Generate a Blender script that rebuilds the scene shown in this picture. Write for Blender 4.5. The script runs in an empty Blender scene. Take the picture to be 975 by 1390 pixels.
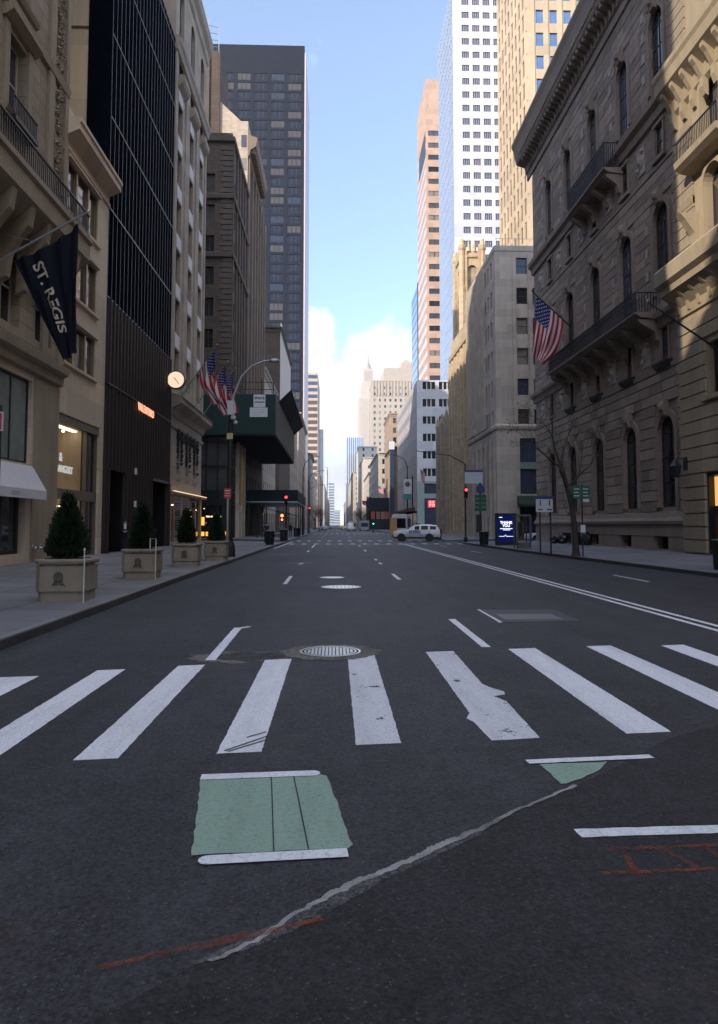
EXPOSURE, NORTH_H, HAZE = 1.03, 46., 0.00011
SKYGAIN = (2.35, 2.05, 1.9)
import bpy, math, random
from mathutils import Vector, Matrix
R = math.radians
PI = math.pi
scene = bpy.context.scene
col = scene.collection
random.seed(11)
XL, XR = -11.8, 18.7          # building lines of the avenue

# ------------------------------------------------------------------ materials
MATS = {}
class NT:
    def __init__(s, name):
        m = bpy.data.materials.new(name); m.use_nodes = True
        s.m = m; s.t = m.node_tree; s.t.nodes.clear()
        s.out = s.n('ShaderNodeOutputMaterial')
    def n(s, kind, **kw):
        nd = s.t.nodes.new(kind)
        for k, v in kw.items():
            if k in ('inp',):
                for a, b in v.items(): nd.inputs[a].default_value = b
            else: setattr(nd, k, v)
        return nd
    def l(s, a, b): s.t.links.new(a, b)
    def math(s, op, a, b=None, clamp=False):
        nd = s.n('ShaderNodeMath', operation=op); nd.use_clamp = clamp
        for i, v in enumerate((a, b)):
            if v is None: continue
            if isinstance(v, (int, float)): nd.inputs[i].default_value = v
            else: s.l(v, nd.inputs[i])
        return nd.outputs[0]
    def mix(s, f, a, b, mode='MIX'):
        nd = s.n('ShaderNodeMix', data_type='RGBA', blend_type=mode)
        for i, v in ((0, f), (6, a), (7, b)):
            if isinstance(v, (int, float)): nd.inputs[i].default_value = v
            elif isinstance(v, tuple): nd.inputs[i].default_value = (*v[:3], 1)
            else: s.l(v, nd.inputs[i])
        return nd.outputs[2]
    def ramp(s, f, stops):
        nd = s.n('ShaderNodeValToRGB')
        el = nd.color_ramp.elements
        while len(el) < len(stops): el.new(.5)
        for e, (p, c) in zip(el, stops):
            e.position = p; e.color = (c, c, c, 1) if isinstance(c, (int, float)) else (*c, 1)
        s.l(f, nd.inputs[0]); return nd.outputs[0]
    def noise(s, vec, scale, detail=4, rough=.55):
        nd = s.n('ShaderNodeTexNoise', inp={'Scale': scale, 'Detail': detail, 'Roughness': rough})
        s.l(vec, nd.inputs['Vector']); return nd.outputs[0]
    def pos(s): return s.n('ShaderNodeNewGeometry').outputs['Position']
    def wallpos(s, shift=(0, 0)):
        x = s.n('ShaderNodeSeparateXYZ'); s.l(s.pos(), x.inputs[0])
        c = s.n('ShaderNodeCombineXYZ')
        s.l(s.math('ADD', s.math('ADD', x.outputs[0], x.outputs[1]), shift[0]), c.inputs[0])
        s.l(s.math('ADD', x.outputs[2], shift[1]), c.inputs[1])
        return c.outputs[0]
    def bsdf(s, colr, rough=.7, metal=0., spec=.5, bump=None, bstr=.3, bdist=.02):
        b = s.n('ShaderNodeBsdfPrincipled')
        for k, v in (('Base Color', colr), ('Roughness', rough), ('Metallic', metal), ('Specular IOR Level', spec)):
            if isinstance(v, tuple): b.inputs[k].default_value = (*v[:3], 1)
            elif isinstance(v, (int, float)): b.inputs[k].default_value = v
            else: s.l(v, b.inputs[k])
        if bump is not None:
            bn = s.n('ShaderNodeBump', inp={'Strength': bstr, 'Distance': bdist})
            s.l(bump, bn.inputs['Height']); s.l(bn.outputs[0], b.inputs['Normal'])
        s.l(b.outputs[0], s.out.inputs[0]); s.b = b
        return s.m

def stone(name, c, brick=None, mortar=.45, msize=.012, var=.25, rough=.85, scale=1., streak=.25, bstr=.5, squash=1., island=0.):
    """masonry: large stains, streaks of dirt, block joints"""
    n = NT(name); p = n.pos(); w = n.wallpos()
    big = n.noise(p, .35*scale, 5); fine = n.noise(p, 9*scale, 5)
    mp = n.n('ShaderNodeMapping', inp={'Scale': (1.6, .12, 1)}); n.l(w, mp.inputs[0])
    st = n.noise(mp.outputs[0], 1.0, 5, .65)
    f = n.math('ADD', n.math('MULTIPLY', n.math('SUBTRACT', big, .5), var*2),
               n.math('ADD', n.math('MULTIPLY', n.math('SUBTRACT', fine, .5), var*.8),
                      n.math('MULTIPLY', n.math('SUBTRACT', st, .5), streak*2)))
    lum = n.math('ADD', f, 1.)
    if island: lum = n.math('ADD', lum, n.math('MULTIPLY', n.math('SUBTRACT', n.n('ShaderNodeNewGeometry').outputs['Random Per Island'], .5), island))
    colr = n.mix(1., tuple(c), lum, 'MULTIPLY')
    hgt = fine
    if brick:
        bt = n.n('ShaderNodeTexBrick', inp={'Scale': 1., 'Brick Width': brick[0], 'Row Height': brick[1], 'Mortar Size': msize,
                 'Mortar Smooth': .2, 'Bias': 0., 'Color1': (1.12, 1.1, 1.08, 1), 'Color2': (.86, .86, .88, 1), 'Mortar': (mortar, mortar, mortar, 1)})
        n.l(w, bt.inputs['Vector'])
        colr = n.mix(1., colr, bt.outputs[0], 'MULTIPLY')
        hgt = n.math('SUBTRACT', n.math('MULTIPLY', fine, .25), bt.outputs['Fac'])
    return n.bsdf(colr, rough, bump=hgt, bstr=bstr, bdist=.03)

def plain(name, c, rough=.6, metal=0., spec=.5, var=.12, scale=3., bstr=.08):
    n = NT(name); p = n.pos()
    f = n.noise(p, scale, 4); g = n.noise(p, scale*9, 3)
    lum = n.math('ADD', n.math('MULTIPLY', n.math('SUBTRACT', f, .5), var*2), n.math('ADD', n.math('MULTIPLY', n.math('SUBTRACT', g, .5), var), 1.))
    return n.bsdf(n.mix(1., tuple(c), lum, 'MULTIPLY'), rough, metal, spec, bump=g, bstr=bstr, bdist=.01)

def glass(name, c=(.02, .024, .03), rough=.04, metal=0., spec=.8, wob=.05, scale=.5):
    n = NT(name); p = n.pos(); f = n.noise(p, scale, 2); g = n.noise(p, .9, 3)
    colr = n.mix(1., tuple(c), n.math('ADD', n.math('MULTIPLY', g, .9), .55), 'MULTIPLY')
    return n.bsdf(colr, rough, metal, spec, bump=f, bstr=wob, bdist=.5)

def clearglass(name, tint=(.85, .87, .86), refl=.12):
    n = NT(name)
    t = n.n('ShaderNodeBsdfTransparent'); t.inputs[0].default_value = (*tint, 1)
    g = n.n('ShaderNodeBsdfGlossy'); g.inputs['Roughness'].default_value = .03; g.inputs[0].default_value = (.9, .92, .95, 1)
    fr = n.n('ShaderNodeFresnel', inp={'IOR': 1.45})
    mx = n.n('ShaderNodeMixShader'); n.l(n.math('ADD', fr.outputs[0], refl-.04, True), mx.inputs[0])
    n.l(t.outputs[0], mx.inputs[1]); n.l(g.outputs[0], mx.inputs[2]); n.l(mx.outputs[0], n.out.inputs[0])
    return n.m

def emit(name, c, s):
    n = NT(name); e = n.n('ShaderNodeEmission'); e.inputs[0].default_value = (*c, 1); e.inputs[1].default_value = s
    n.l(e.outputs[0], n.out.inputs[0]); return n.m

def asphalt_nodes(n, base=(.070, .069, .078), warm=.5):
    p = n.pos()
    big = n.noise(p, .22, 5, .65); mid = n.noise(p, 1.7, 6, .68); fine = n.noise(p, 120, 4, .8)
    med = n.noise(p, 26, 4, .75); pat = n.noise(p, 5.5, 5, .7)
    v = n.n('ShaderNodeTexVoronoi', inp={'Scale': 62.}); n.l(p, v.inputs['Vector'])
    vs = n.n('ShaderNodeSeparateColor'); n.l(v.outputs['Color'], vs.inputs[0])
    spk = n.math('MULTIPLY', n.math('GREATER_THAN', vs.outputs[0], .90), n.math('LESS_THAN', v.outputs['Distance'], n.math('MULTIPLY', vs.outputs[1], .5)))
    lum = n.math('ADD', n.math('ADD', n.math('MULTIPLY', n.math('SUBTRACT', big, .5), 1.5), n.math('MULTIPLY', n.math('SUBTRACT', mid, .5), 1.2)),
                 n.math('ADD', n.math('MULTIPLY', n.math('SUBTRACT', fine, .5), 3.6), n.math('ADD', n.math('MULTIPLY', n.math('SUBTRACT', med, .5), 3.0), n.math('ADD', n.math('MULTIPLY', n.math('SUBTRACT', pat, .5), 1.3), 1.))))
    lum = n.math('ADD', lum, n.math('MULTIPLY', n.math('SUBTRACT', vs.outputs[2], .5), .95))
    mpy = n.n('ShaderNodeMapping', inp={'Scale': (1.5, .05, 1.)}); n.l(p, mpy.inputs[0]); trk = n.noise(mpy.outputs[0], 1., 5, .6)
    lum = n.math('ADD', lum, n.math('MULTIPLY', n.math('SUBTRACT', trk, .5), 1.1))
    lum = n.math('MAXIMUM', lum, .22)
    wob = n.n('ShaderNodeTexNoise', inp={'Scale': 2.3, 'Detail': 6.}); n.l(p, wob.inputs['Vector'])
    tint = n.mix(1., base, n.mix(.38, (1, 1, 1), wob.outputs['Color'], 'OVERLAY'), 'MULTIPLY')
    c = n.mix(1., tint, lum, 'MULTIPLY')
    c = n.mix(n.math('MULTIPLY', spk, .45), c, (.17, .165, .16))
    # hairline cracks and old tar seams
    dv = n.n('ShaderNodeTexNoise', inp={'Scale': 1.3, 'Detail': 5.}); n.l(p, dv.inputs['Vector'])
    pm = n.n('ShaderNodeMix', data_type='VECTOR'); pm.inputs[0].default_value = .22
    n.l(p, pm.inputs[4]); n.l(dv.outputs['Color'], pm.inputs[5])
    vc = n.n('ShaderNodeTexVoronoi', feature='DISTANCE_TO_EDGE', inp={'Scale': .55}); n.l(pm.outputs[1], vc.inputs['Vector'])
    cr = n.math('MULTIPLY', n.math('LESS_THAN', vc.outputs['Distance'], .0035), n.math('GREATER_THAN', mid, .5))
    c = n.mix(n.math('MULTIPLY', cr, .25), c, (.025, .024, .024))
    # oil drips and patches of old stain, where the noise peaks
    oil = n.ramp(n.noise(p, .65, 7, .72), [(.60, 0.), (.72, 1.)])
    c = n.mix(n.math('MULTIPLY', oil, .42), c, (.030, .028, .027))
    rust = n.ramp(n.noise(p, 1.15, 6, .7), [(.58, 0.), (.70, 1.)])
    c = n.mix(n.math('MULTIPLY', rust, .40), c, (.070, .050, .040))
    return c, n.math('ADD', fine, n.math('MULTIPLY', v.outputs['Distance'], .6))

def asphalt(name, base=(.070, .069, .078), rough=.82):
    n = NT(name); c, h = asphalt_nodes(n, base)
    return n.bsdf(c, rough, spec=.5, bump=h, bstr=.7, bdist=.008)

def paint(name, c, wear=.35, base=(.060, .059, .066)):
    """road paint, chipped and scuffed down to the asphalt"""
    n = NT(name); a, h = asphalt_nodes(n, base); p = n.pos()
    n1 = n.noise(p, 3.2, 8, .62); n2 = n.noise(p, 38, 3, .7)
    d = n.math('ADD', n.math('MULTIPLY', n1, .8), n.math('MULTIPLY', n2, .2))
    chip = n.ramp(d, [(wear-.02, 0.), (wear+.01, 1.)])
    mpy = n.n('ShaderNodeMapping', inp={'Scale': (3.2, .5, 1.)}); n.l(p, mpy.inputs[0]); scuff = n.noise(mpy.outputs[0], 1., 7, .72)
    col_ = n.mix(1., tuple(c), n.ramp(scuff, [(.32, .80), (.54, 1.)]), 'MULTIPLY')
    col_ = n.mix(n.ramp(n2, [(.3, .35), (.5, 0.)]), col_, a)
    n.bsdf(col_, .65, spec=.3, bump=h, bstr=.25, bdist=.004)
    tr = n.n('ShaderNodeBsdfTransparent'); mx = n.n('ShaderNodeMixShader')
    n.l(chip, mx.inputs[0]); n.l(tr.outputs[0], mx.inputs[1]); n.l(n.b.outputs[0], mx.inputs[2]); n.l(mx.outputs[0], n.out.inputs[0])
    return n.m

def spray(name, c):
    """thin drifting aerosol line"""
    n = NT(name); p = n.pos()
    a = n.math('MULTIPLY', n.ramp(n.noise(p, 7, 6, .7), [(.34, 0.), (.66, 1.)]), n.ramp(n.noise(p, 90, 3, .7), [(.3, .25), (.65, 1.)]))
    n.bsdf(tuple(c), .8, spec=.2)
    tr = n.n('ShaderNodeBsdfTransparent'); mx = n.n('ShaderNodeMixShader')
    n.l(n.math('MULTIPLY', a, .85), mx.inputs[0]); n.l(tr.outputs[0], mx.inputs[1]); n.l(n.b.outputs[0], mx.inputs[2]); n.l(mx.outputs[0], n.out.inputs[0])
    return n.m

# ------------------------------------------------------------------ mesh building
def wloc(o):
    v = Vector((0, 0, 0))
    while o is not None:
        v = v + Vector(o.location); o = o.parent
    return v

def link(o, parent=None):
    col.objects.link(o)
    if parent is not None: o.parent = parent
    return o

def thing(name, label, cat, loc=(0, 0, 0), group=None):
    o = bpy.data.objects.new(name, None); o.location = loc; o.empty_display_size = .3
    o['label'] = label; o['category'] = cat
    if group: o['group'] = group
    return link(o)

def tag(o, label, cat, group=None):
    o['label'] = label; o['category'] = cat
    if group: o['group'] = group
    return o

class MB:
    def __init__(s): s.v = []; s.f = []; s.mi = []; s.uv = {}
    def face(s, pts, mi=0):
        b = len(s.v); s.v += [tuple(p) for p in pts]; s.f.append(tuple(range(b, b+len(pts)))); s.mi.append(mi)
    def box(s, x0, x1, y0, y1, z0, z1, mi=0):
        if x0 > x1: x0, x1 = x1, x0
        if y0 > y1: y0, y1 = y1, y0
        if z0 > z1: z0, z1 = z1, z0
        b = len(s.v)
        s.v += [(x, y, z) for z in (z0, z1) for x, y in ((x0, y0), (x1, y0), (x1, y1), (x0, y1))]
        for q in ((0, 3, 2, 1), (4, 5, 6, 7), (0, 1, 5, 4), (1, 2, 6, 5), (2, 3, 7, 6), (3, 0, 4, 7)):
            s.f.append(tuple(b+i for i in q)); s.mi.append(mi)
    def hexa(s, p, mi=0):
        """eight corners: bottom four then top four, counter-clockwise seen from above"""
        b = len(s.v); s.v += [tuple(q) for q in p]
        for q in ((0, 3, 2, 1), (4, 5, 6, 7), (0, 1, 5, 4), (1, 2, 6, 5), (2, 3, 7, 6), (3, 0, 4, 7)):
            s.f.append(tuple(b+i for i in q)); s.mi.append(mi)
    def tube(s, pts, rad, n=8, mi=0, caps=True):
        pts = [Vector(p) for p in pts]
        if isinstance(rad, (int, float)): rad = [rad]*len(pts)
        b = len(s.v); ref = None
        for i, p in enumerate(pts):
            t = (pts[min(i+1, len(pts)-1)]-pts[max(i-1, 0)]).normalized()
            if ref is None:
                ref = Vector((0, 0, 1)) if abs(t.z) < .9 else Vector((1, 0, 0))
            a = t.cross(ref).normalized(); c = a.cross(t).normalized(); ref = c
            for k in range(n):
                g = 2*PI*k/n
                s.v.append(tuple(p+(a*math.cos(g)+c*math.sin(g))*rad[i]))
        for i in range(len(pts)-1):
            for k in range(n):
                k2 = (k+1) % n
                s.f.append((b+i*n+k, b+i*n+k2, b+(i+1)*n+k2, b+(i+1)*n+k)); s.mi.append(mi)
        if caps:
            s.f.append(tuple(b+k for k in range(n))[::-1]); s.mi.append(mi)
            e = b+(len(pts)-1)*n
            s.f.append(tuple(e+k for k in range(n))); s.mi.append(mi)
    def lathe(s, c, prof, n=20, axis='z', mi=0):
        """profile of (radius, height) turned about an axis through c"""
        b = len(s.v)
        for r, h in prof:
            for k in range(n):
                g = 2*PI*k/n; u, w = r*math.cos(g), r*math.sin(g)
                if axis == 'z': q = (c[0]+u, c[1]+w, c[2]+h)
                elif axis == 'y': q = (c[0]+w, c[1]+h, c[2]+u)
                else: q = (c[0]+h, c[1]+u, c[2]+w)
                s.v.append(q)
        for i in range(len(prof)-1):
            for k in range(n):
                k2 = (k+1) % n
                s.f.append((b+i*n+k, b+i*n+k2, b+(i+1)*n+k2, b+(i+1)*n+k)); s.mi.append(mi)
        s.f.append(tuple(b+k for k in range(n))[::-1]); s.mi.append(mi)
        e = b+(len(prof)-1)*n
        s.f.append(tuple(e+k for k in range(n))); s.mi.append(mi)
    def poly(s, pts, z0, z1, mi=0):
        """flat outline (x, y) given a thickness"""
        n = len(pts); b = len(s.v)
        s.v += [(x, y, z0) for x, y in pts]+[(x, y, z1) for x, y in pts]
        s.f.append(tuple(range(b+n-1, b-1, -1))); s.mi.append(mi)
        s.f.append(tuple(range(b+n, b+2*n))); s.mi.append(mi)
        for i in range(n):
            j = (i+1) % n
            s.f.append((b+i, b+j, b+n+j, b+n+i)); s.mi.append(mi)
    def mesh(s, name, mats, off=(0, 0, 0), smooth=False):
        m = bpy.data.meshes.new(name)
        ox, oy, oz = off
        m.from_pydata([(x-ox, y-oy, z-oz) for x, y, z in s.v], [], s.f)
        if not isinstance(mats, (list, tuple)): mats = [mats]
        for q in mats: m.materials.append(q)
        m.polygons.foreach_set('material_index', s.mi)
        if smooth:
            m.polygons.foreach_set('use_smooth', [True]*len(m.polygons))
            m.update(); m.set_sharp_from_angle(angle=R(40))
        m.update()
        return m
    def build(s, name, mats, parent=None, smooth=False, kind=None, loc=None):
        off = wloc(parent) if parent is not None else Vector((0, 0, 0))
        if loc is not None and parent is None: off = Vector(loc)
        o = bpy.data.objects.new(name, s.mesh(name, mats, off, smooth))
        if loc is not None and parent is None: o.location = loc
        link(o, parent)
        if kind: o['kind'] = kind
        return o

def copy_tree(o, parent=None):
    c = o.copy(); col.objects.link(c)
    if parent is not None: c.parent = parent
    for ch in list(o.children): copy_tree(ch, c)
    return c

def grid_obj(name, fn, nu, nv, m, parent=None):
    off = wloc(parent) if parent is not None else Vector((0, 0, 0))
    vs = [Vector(fn(i/nu, j/nv))-off for j in range(nv+1) for i in range(nu+1)]
    fs = [(j*(nu+1)+i, j*(nu+1)+i+1, (j+1)*(nu+1)+i+1, (j+1)*(nu+1)+i) for j in range(nv) for i in range(nu)]
    me = bpy.data.meshes.new(name); me.from_pydata([tuple(v) for v in vs], [], fs)
    uv = me.uv_layers.new(name='UVMap')
    for p in me.polygons:
        p.use_smooth = True
        for li in p.loop_indices:
            vi = me.loops[li].vertex_index
            uv.data[li].uv = ((vi % (nu+1))/nu, (vi//(nu+1))/nv)
    me.materials.append(m); me.update()
    return link(bpy.data.objects.new(name, me), parent)

def text(name, s, size, m, parent, loc, rz=0., tilt=0., ext=.01, bold=.0, sx=1., align='CENTER', space=1., rot=None, warp=None):
    cu = bpy.data.curves.new(name, 'FONT'); cu.body = s; cu.size = size; cu.extrude = ext; cu.offset = bold
    cu.align_x = align; cu.align_y = 'CENTER'; cu.space_character = space
    ob = bpy.data.objects.new(name, cu); col.objects.link(ob)
    dg = bpy.context.evaluated_depsgraph_get()
    me = bpy.data.meshes.new_from_object(ob.evaluated_get(dg))
    bpy.data.objects.remove(ob)
    M = Matrix.Scale(sx, 4, Vector((1, 0, 0)))
    me.transform(M)
    rt = rot if rot is not None else (Matrix.Rotation(rz, 4, 'Z') @ Matrix.Rotation(tilt, 4, 'Y') @ Matrix.Rotation(PI/2, 4, 'X'))
    me.transform(rt)
    off = (wloc(parent) if parent is not None else Vector((0, 0, 0)))
    me.transform(Matrix.Translation(Vector(loc)-off))
    if warp:
        for v in me.vertices: v.co = Vector(warp(v.co+off))-off
    me.materials.clear(); me.materials.append(m)
    me.name = name
    return link(bpy.data.objects.new(name, me), parent)

# ------------------------------------------------------------------ facades
class Fac:
    """a wall plane: u runs to the right as seen from outside, d is outward"""
    def __init__(s, x, y, deg):
        s.x, s.y, s.a = x, y, R(deg)
        s.c, s.s = round(math.cos(s.a), 9), round(math.sin(s.a), 9)
    def p(s, u, z, d=0.):
        return (s.x+u*s.c+d*s.s, s.y+u*s.s-d*s.c, z)
    def wall(s, mb, u0, u1, z0, z1, holes=(), depth=.3, mi=0, d=0.):
        us = sorted({u0, u1, *[h[0] for h in holes], *[h[1] for h in holes]})
        zs = sorted({z0, z1, *[h[2] for h in holes], *[h[3] for h in holes]})
        us = [u for u in us if u0-1e-6 <= u <= u1+1e-6]; zs = [z for z in zs if z0-1e-6 <= z <= z1+1e-6]
        # hole lookup
        for j in range(len(zs)-1):
            zm = (zs[j]+zs[j+1])/2
            row = [h for h in holes if h[2] < zm < h[3]]
            run = None
            for i in range(len(us)-1):
                um = (us[i]+us[i+1])/2
                solid = not any(h[0] < um < h[1] for h in row)
                if solid and run is None: run = us[i]
                if run is not None and (not solid or i == len(us)-2):
                    e = us[i] if not solid else us[i+1]
                    mb.face([s.p(run, zs[j], d), s.p(e, zs[j], d), s.p(e, zs[j+1], d), s.p(run, zs[j+1], d)], mi)
                    run = None
        for h in holes:
            a, b, c, e = h[:4]; arch = len(h) > 4 and h[4]
            mb.face([s.p(a, c, d), s.p(b, c, d), s.p(b, c, d-depth), s.p(a, c, d-depth)], mi)
            if arch:
                r = (b-a)/2; zc = e-r; uc = (a+b)/2; N = 12
                arc = [(uc-r*math.cos(PI*k/N), zc+r*math.sin(PI*k/N)) for k in range(N+1)]
                for k in range(N):
                    q0, q1 = arc[k], arc[k+1]
                    crn = (a, e) if k < N/2 else (b, e)
                    mb.face([s.p(*q0, d), s.p(*q1, d), s.p(*crn, d)], mi)
                    mb.face([s.p(*q0, d), s.p(*q0, d-depth), s.p(*q1, d-depth), s.p(*q1, d)], mi)
                zt = zc
            else:
                zt = e
                mb.face([s.p(a, e, d-depth), s.p(b, e, d-depth), s.p(b, e, d), s.p(a, e, d)], mi)
            mb.face([s.p(a, c, d), s.p(a, c, d-depth), s.p(a, zt, d-depth), s.p(a, zt, d)], mi)
            mb.face([s.p(b, c, d-depth), s.p(b, c, d), s.p(b, zt, d), s.p(b, zt, d-depth)], mi)
    def band(s, mb, u0, u1, z0, z1, d0, d1, mi=0):
        P = s.p
        mb.hexa([P(u0, z0, d1), P(u1, z0, d1), P(u1, z0, d0), P(u0, z0, d0), P(u0, z1, d1), P(u1, z1, d1), P(u1, z1, d0), P(u0, z1, d0)], mi)
    def sweep(s, mb, u0, u1, prof, mi=0):
        """moulding: outline (d, z) drawn along the wall"""
        n = len(prof); b = len(mb.v)
        mb.v += [s.p(u0, z, d) for d, z in prof]+[s.p(u1, z, d) for d, z in prof]
        for i in range(n):
            j = (i+1) % n
            mb.f.append((b+i, b+j, b+n+j, b+n+i)); mb.mi.append(mi)
        mb.f.append(tuple(range(b+n-1, b-1, -1))); mb.mi.append(mi)
        mb.f.append(tuple(range(b+n, b+2*n))); mb.mi.append(mi)

WCACHE = {}
def win_meshes(w, h, arch, nx, ny, fw, depth, fm, gm, bulge=.04):
    key = (round(w, 3), round(h, 3), arch, nx, ny, fw, depth, fm.name, gm.name)
    if key in WCACHE: return WCACHE[key]
    fb = MB(); r = w/2
    y0, y1 = depth-.09, depth-.01
    zt = h-r if arch else h
    fb.box(-r+.004, -r+fw, y0, y1, .004, zt); fb.box(r-fw, r-.004, y0, y1, .004, zt)
    fb.box(-r+fw, r-fw, y0, y1, .004, fw)
    if arch:
        N = 12
        for k in range(N):
            a0, a1 = PI*k/N, PI*(k+1)/N
            q = []
            for yy in (0,):
                q = [(-(r-.004)*math.cos(a0), zt+(r-.004)*math.sin(a0)), (-(r-.004)*math.cos(a1), zt+(r-.004)*math.sin(a1)),
                     (-(r-fw)*math.cos(a1), zt+(r-fw)*math.sin(a1)), (-(r-fw)*math.cos(a0), zt+(r-fw)*math.sin(a0))]
            fb.face([(x, y0, z) for x, z in q]); fb.face([(q[3][0], y0, q[3][1]), (q[2][0], y0, q[2][1]), (q[2][0], y1, q[2][1]), (q[3][0], y1, q[3][1])])
    else:
        fb.box(-r+fw, r-fw, y0, y1, h-fw, h-.004)
    for i in range(1, nx):
        x = -r+w*i/nx
        fb.box(x-fw*.4, x+fw*.4, y0+.012, y1, fw, (h-.05 if arch else h-fw))
    for j in range(1, ny):
        z = zt*j/ny if not arch else zt*j/max(1, ny-1)
        fb.box(-r+fw, r-fw, y0+.02, y1, z-fw*.4, z+fw*.4)
    pb = MB(); yy = depth-.035
    if arch:
        N = 12
        pts = [(-r+fw*.5, yy, fw*.5), (r-fw*.5, yy, fw*.5)]+[((r-fw*.5)*math.cos(PI*k/N), yy, zt+(r-fw*.5)*math.sin(PI*k/N)) for k in range(N+1)]
        pb.face(pts)
    else:
        pb.face([(-r+fw*.5, yy, fw*.5), (r-fw*.5, yy, fw*.5), (r-fw*.5, yy, h-fw*.5), (-r+fw*.5, yy, h-fw*.5)])
    WCACHE[key] = (fb.mesh('window', fm), pb.mesh('pane', gm))
    return WCACHE[key]

def windows(root, F, holes, depth, fm, gms, nx=2, ny=2, fw=.07, name='window', rnd=True):
    if not isinstance(gms, (list, tuple)): gms = [gms]
    off = wloc(root)
    for h in holes:
        g = random.choice(gms) if rnd else gms[0]
        fme, pme = win_meshes(h[1]-h[0], h[3]-h[2], len(h) > 4 and bool(h[4]), nx, ny, fw, depth, fm, g)
        o = link(bpy.data.objects.new(name, fme), root)
        o.location = Vector(F.p((h[0]+h[1])/2, h[2]))-off; o.rotation_euler = (0, 0, F.a)
        link(bpy.data.objects.new('pane', pme), o)

def far_windows(root, F, holes, depth, mats, fw=.06, nx=3, name='window', limit=100, ref=None, gi=None):
    """small windows: one mesh each for the nearest hundred, the rest one mesh"""
    if not holes: return
    hs = sorted(holes, key=lambda h: (h[2]+h[3])/2) if ref is None else sorted(holes, key=ref)
    off = wloc(root)
    def put(mb, h):
        w = h[1]-h[0]; g = random.choice(range(1, len(mats)))
        P = F.p
        mb.face([P(h[0], h[2], -depth), P(h[1], h[2], -depth), P(h[1], h[3], -depth), P(h[0], h[3], -depth)], g)
        for i in range(1, nx):
            u = h[0]+w*i/nx
            F.band(mb, u-fw/2, u+fw/2, h[2], h[3], -depth, -depth+.05, 0)
    used = sum(1 for c in root.children if c.name.split('.')[0] == name)
    lim = max(0, limit-used)
    for h in hs[:lim]:
        mb = MB(); put(mb, h); mb.build(name, mats, root)
    if hs[lim:]:
        mb = MB()
        for h in hs[lim:]: put(mb, h)
        o = mb.build('window_rows', mats, root); o['kind'] = 'stuff'

def rows(us, w, zs, h, arch=False):
    return [(u-w/2, u+w/2, z, z+h, arch) if arch else (u-w/2, u+w/2, z, z+h) for z in zs for u in us]

def shell(mb, x0, x1, y0, y1, z0, z1, sides='NESWT', mi=0):
    """plain outer faces: S = toward camera, N = away, W = -x, E = +x, T = top"""
    if 'S' in sides: mb.face([(x0, y0, z0), (x1, y0, z0), (x1, y0, z1), (x0, y0, z1)], mi)
    if 'N' in sides: mb.face([(x1, y1, z0), (x0, y1, z0), (x0, y1, z1), (x1, y1, z1)], mi)
    if 'W' in sides: mb.face([(x0, y1, z0), (x0, y0, z0), (x0, y0, z1), (x0, y1, z1)], mi)
    if 'E' in sides: mb.face([(x1, y0, z0), (x1, y1, z0), (x1, y1, z1), (x1, y0, z1)], mi)
    if 'T' in sides: mb.face([(x0, y0, z1), (x1, y0, z1), (x1, y1, z1), (x0, y1, z1)], mi)
# ------------------------------------------------------------------ camera, light, sky
cam = bpy.data.objects.new('camera', bpy.data.cameras.new('camera')); col.objects.link(cam)
cam.location = (0, 0, 1.7); cam.rotation_euler = (R(90+3.6933), 0, R(-1.9032))
cd = cam.data; cd.sensor_fit = 'VERTICAL'; cd.sensor_height = 36; cd.sensor_width = 36*975/1390
cd.lens = 36*976/1390; cd.shift_y = -45/1390; cd.clip_start = .1; cd.clip_end = 8000
scene.camera = cam
SUN_AZ, SUN_EL = R(130), R(27)           # azimuth measured to the left of the view down the avenue
tos = Vector((-math.sin(SUN_AZ)*math.cos(SUN_EL), math.cos(SUN_AZ)*math.cos(SUN_EL), math.sin(SUN_EL)))
sl = bpy.data.lights.new('sun', 'SUN'); sl.energy = 3.0; sl.angle = R(.5); sl.color = (1., .87, .71)
so = bpy.data.objects.new('sun', sl); col.objects.link(so)
so.rotation_euler = (-tos).to_track_quat('-Z', 'Y').to_euler()
vs = scene.view_settings
vs.view_transform = 'Standard'; vs.look = 'None'; vs.gamma = 1; vs.use_curve_mapping = False; vs.exposure = EXPOSURE
scene.cycles.max_bounces = 8; scene.cycles.diffuse_bounces = 3; scene.cycles.glossy_bounces = 4; scene.cycles.transparent_max_bounces = 12
scene.cycles.caustics_reflective = False; scene.cycles.caustics_refractive = False
scene.cycles.sample_clamp_indirect = 6.

w = bpy.data.worlds.new('World'); scene.world = w; w.use_nodes = True
t = w.node_tree; t.nodes.clear()
class WN(NT):
    def __init__(s, tree): s.t = tree
W = WN(t)
out = W.n('ShaderNodeOutputWorld'); bg = W.n('ShaderNodeBackground'); bg.inputs[1].default_value = .10
sky = W.n('ShaderNodeTexSky', sky_type='NISHITA'); sky.sun_disc = False
sky.sun_elevation = SUN_EL; sky.sun_rotation = -SUN_AZ
sky.air_density = 1.; sky.dust_density = .6; sky.ozone_density = 1.6; sky.altitude = 20
tc = W.n('ShaderNodeTexCoord')
g = tc.outputs['Generated']
sx = W.n('ShaderNodeSeparateXYZ'); W.l(g, sx.inputs[0])
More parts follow.
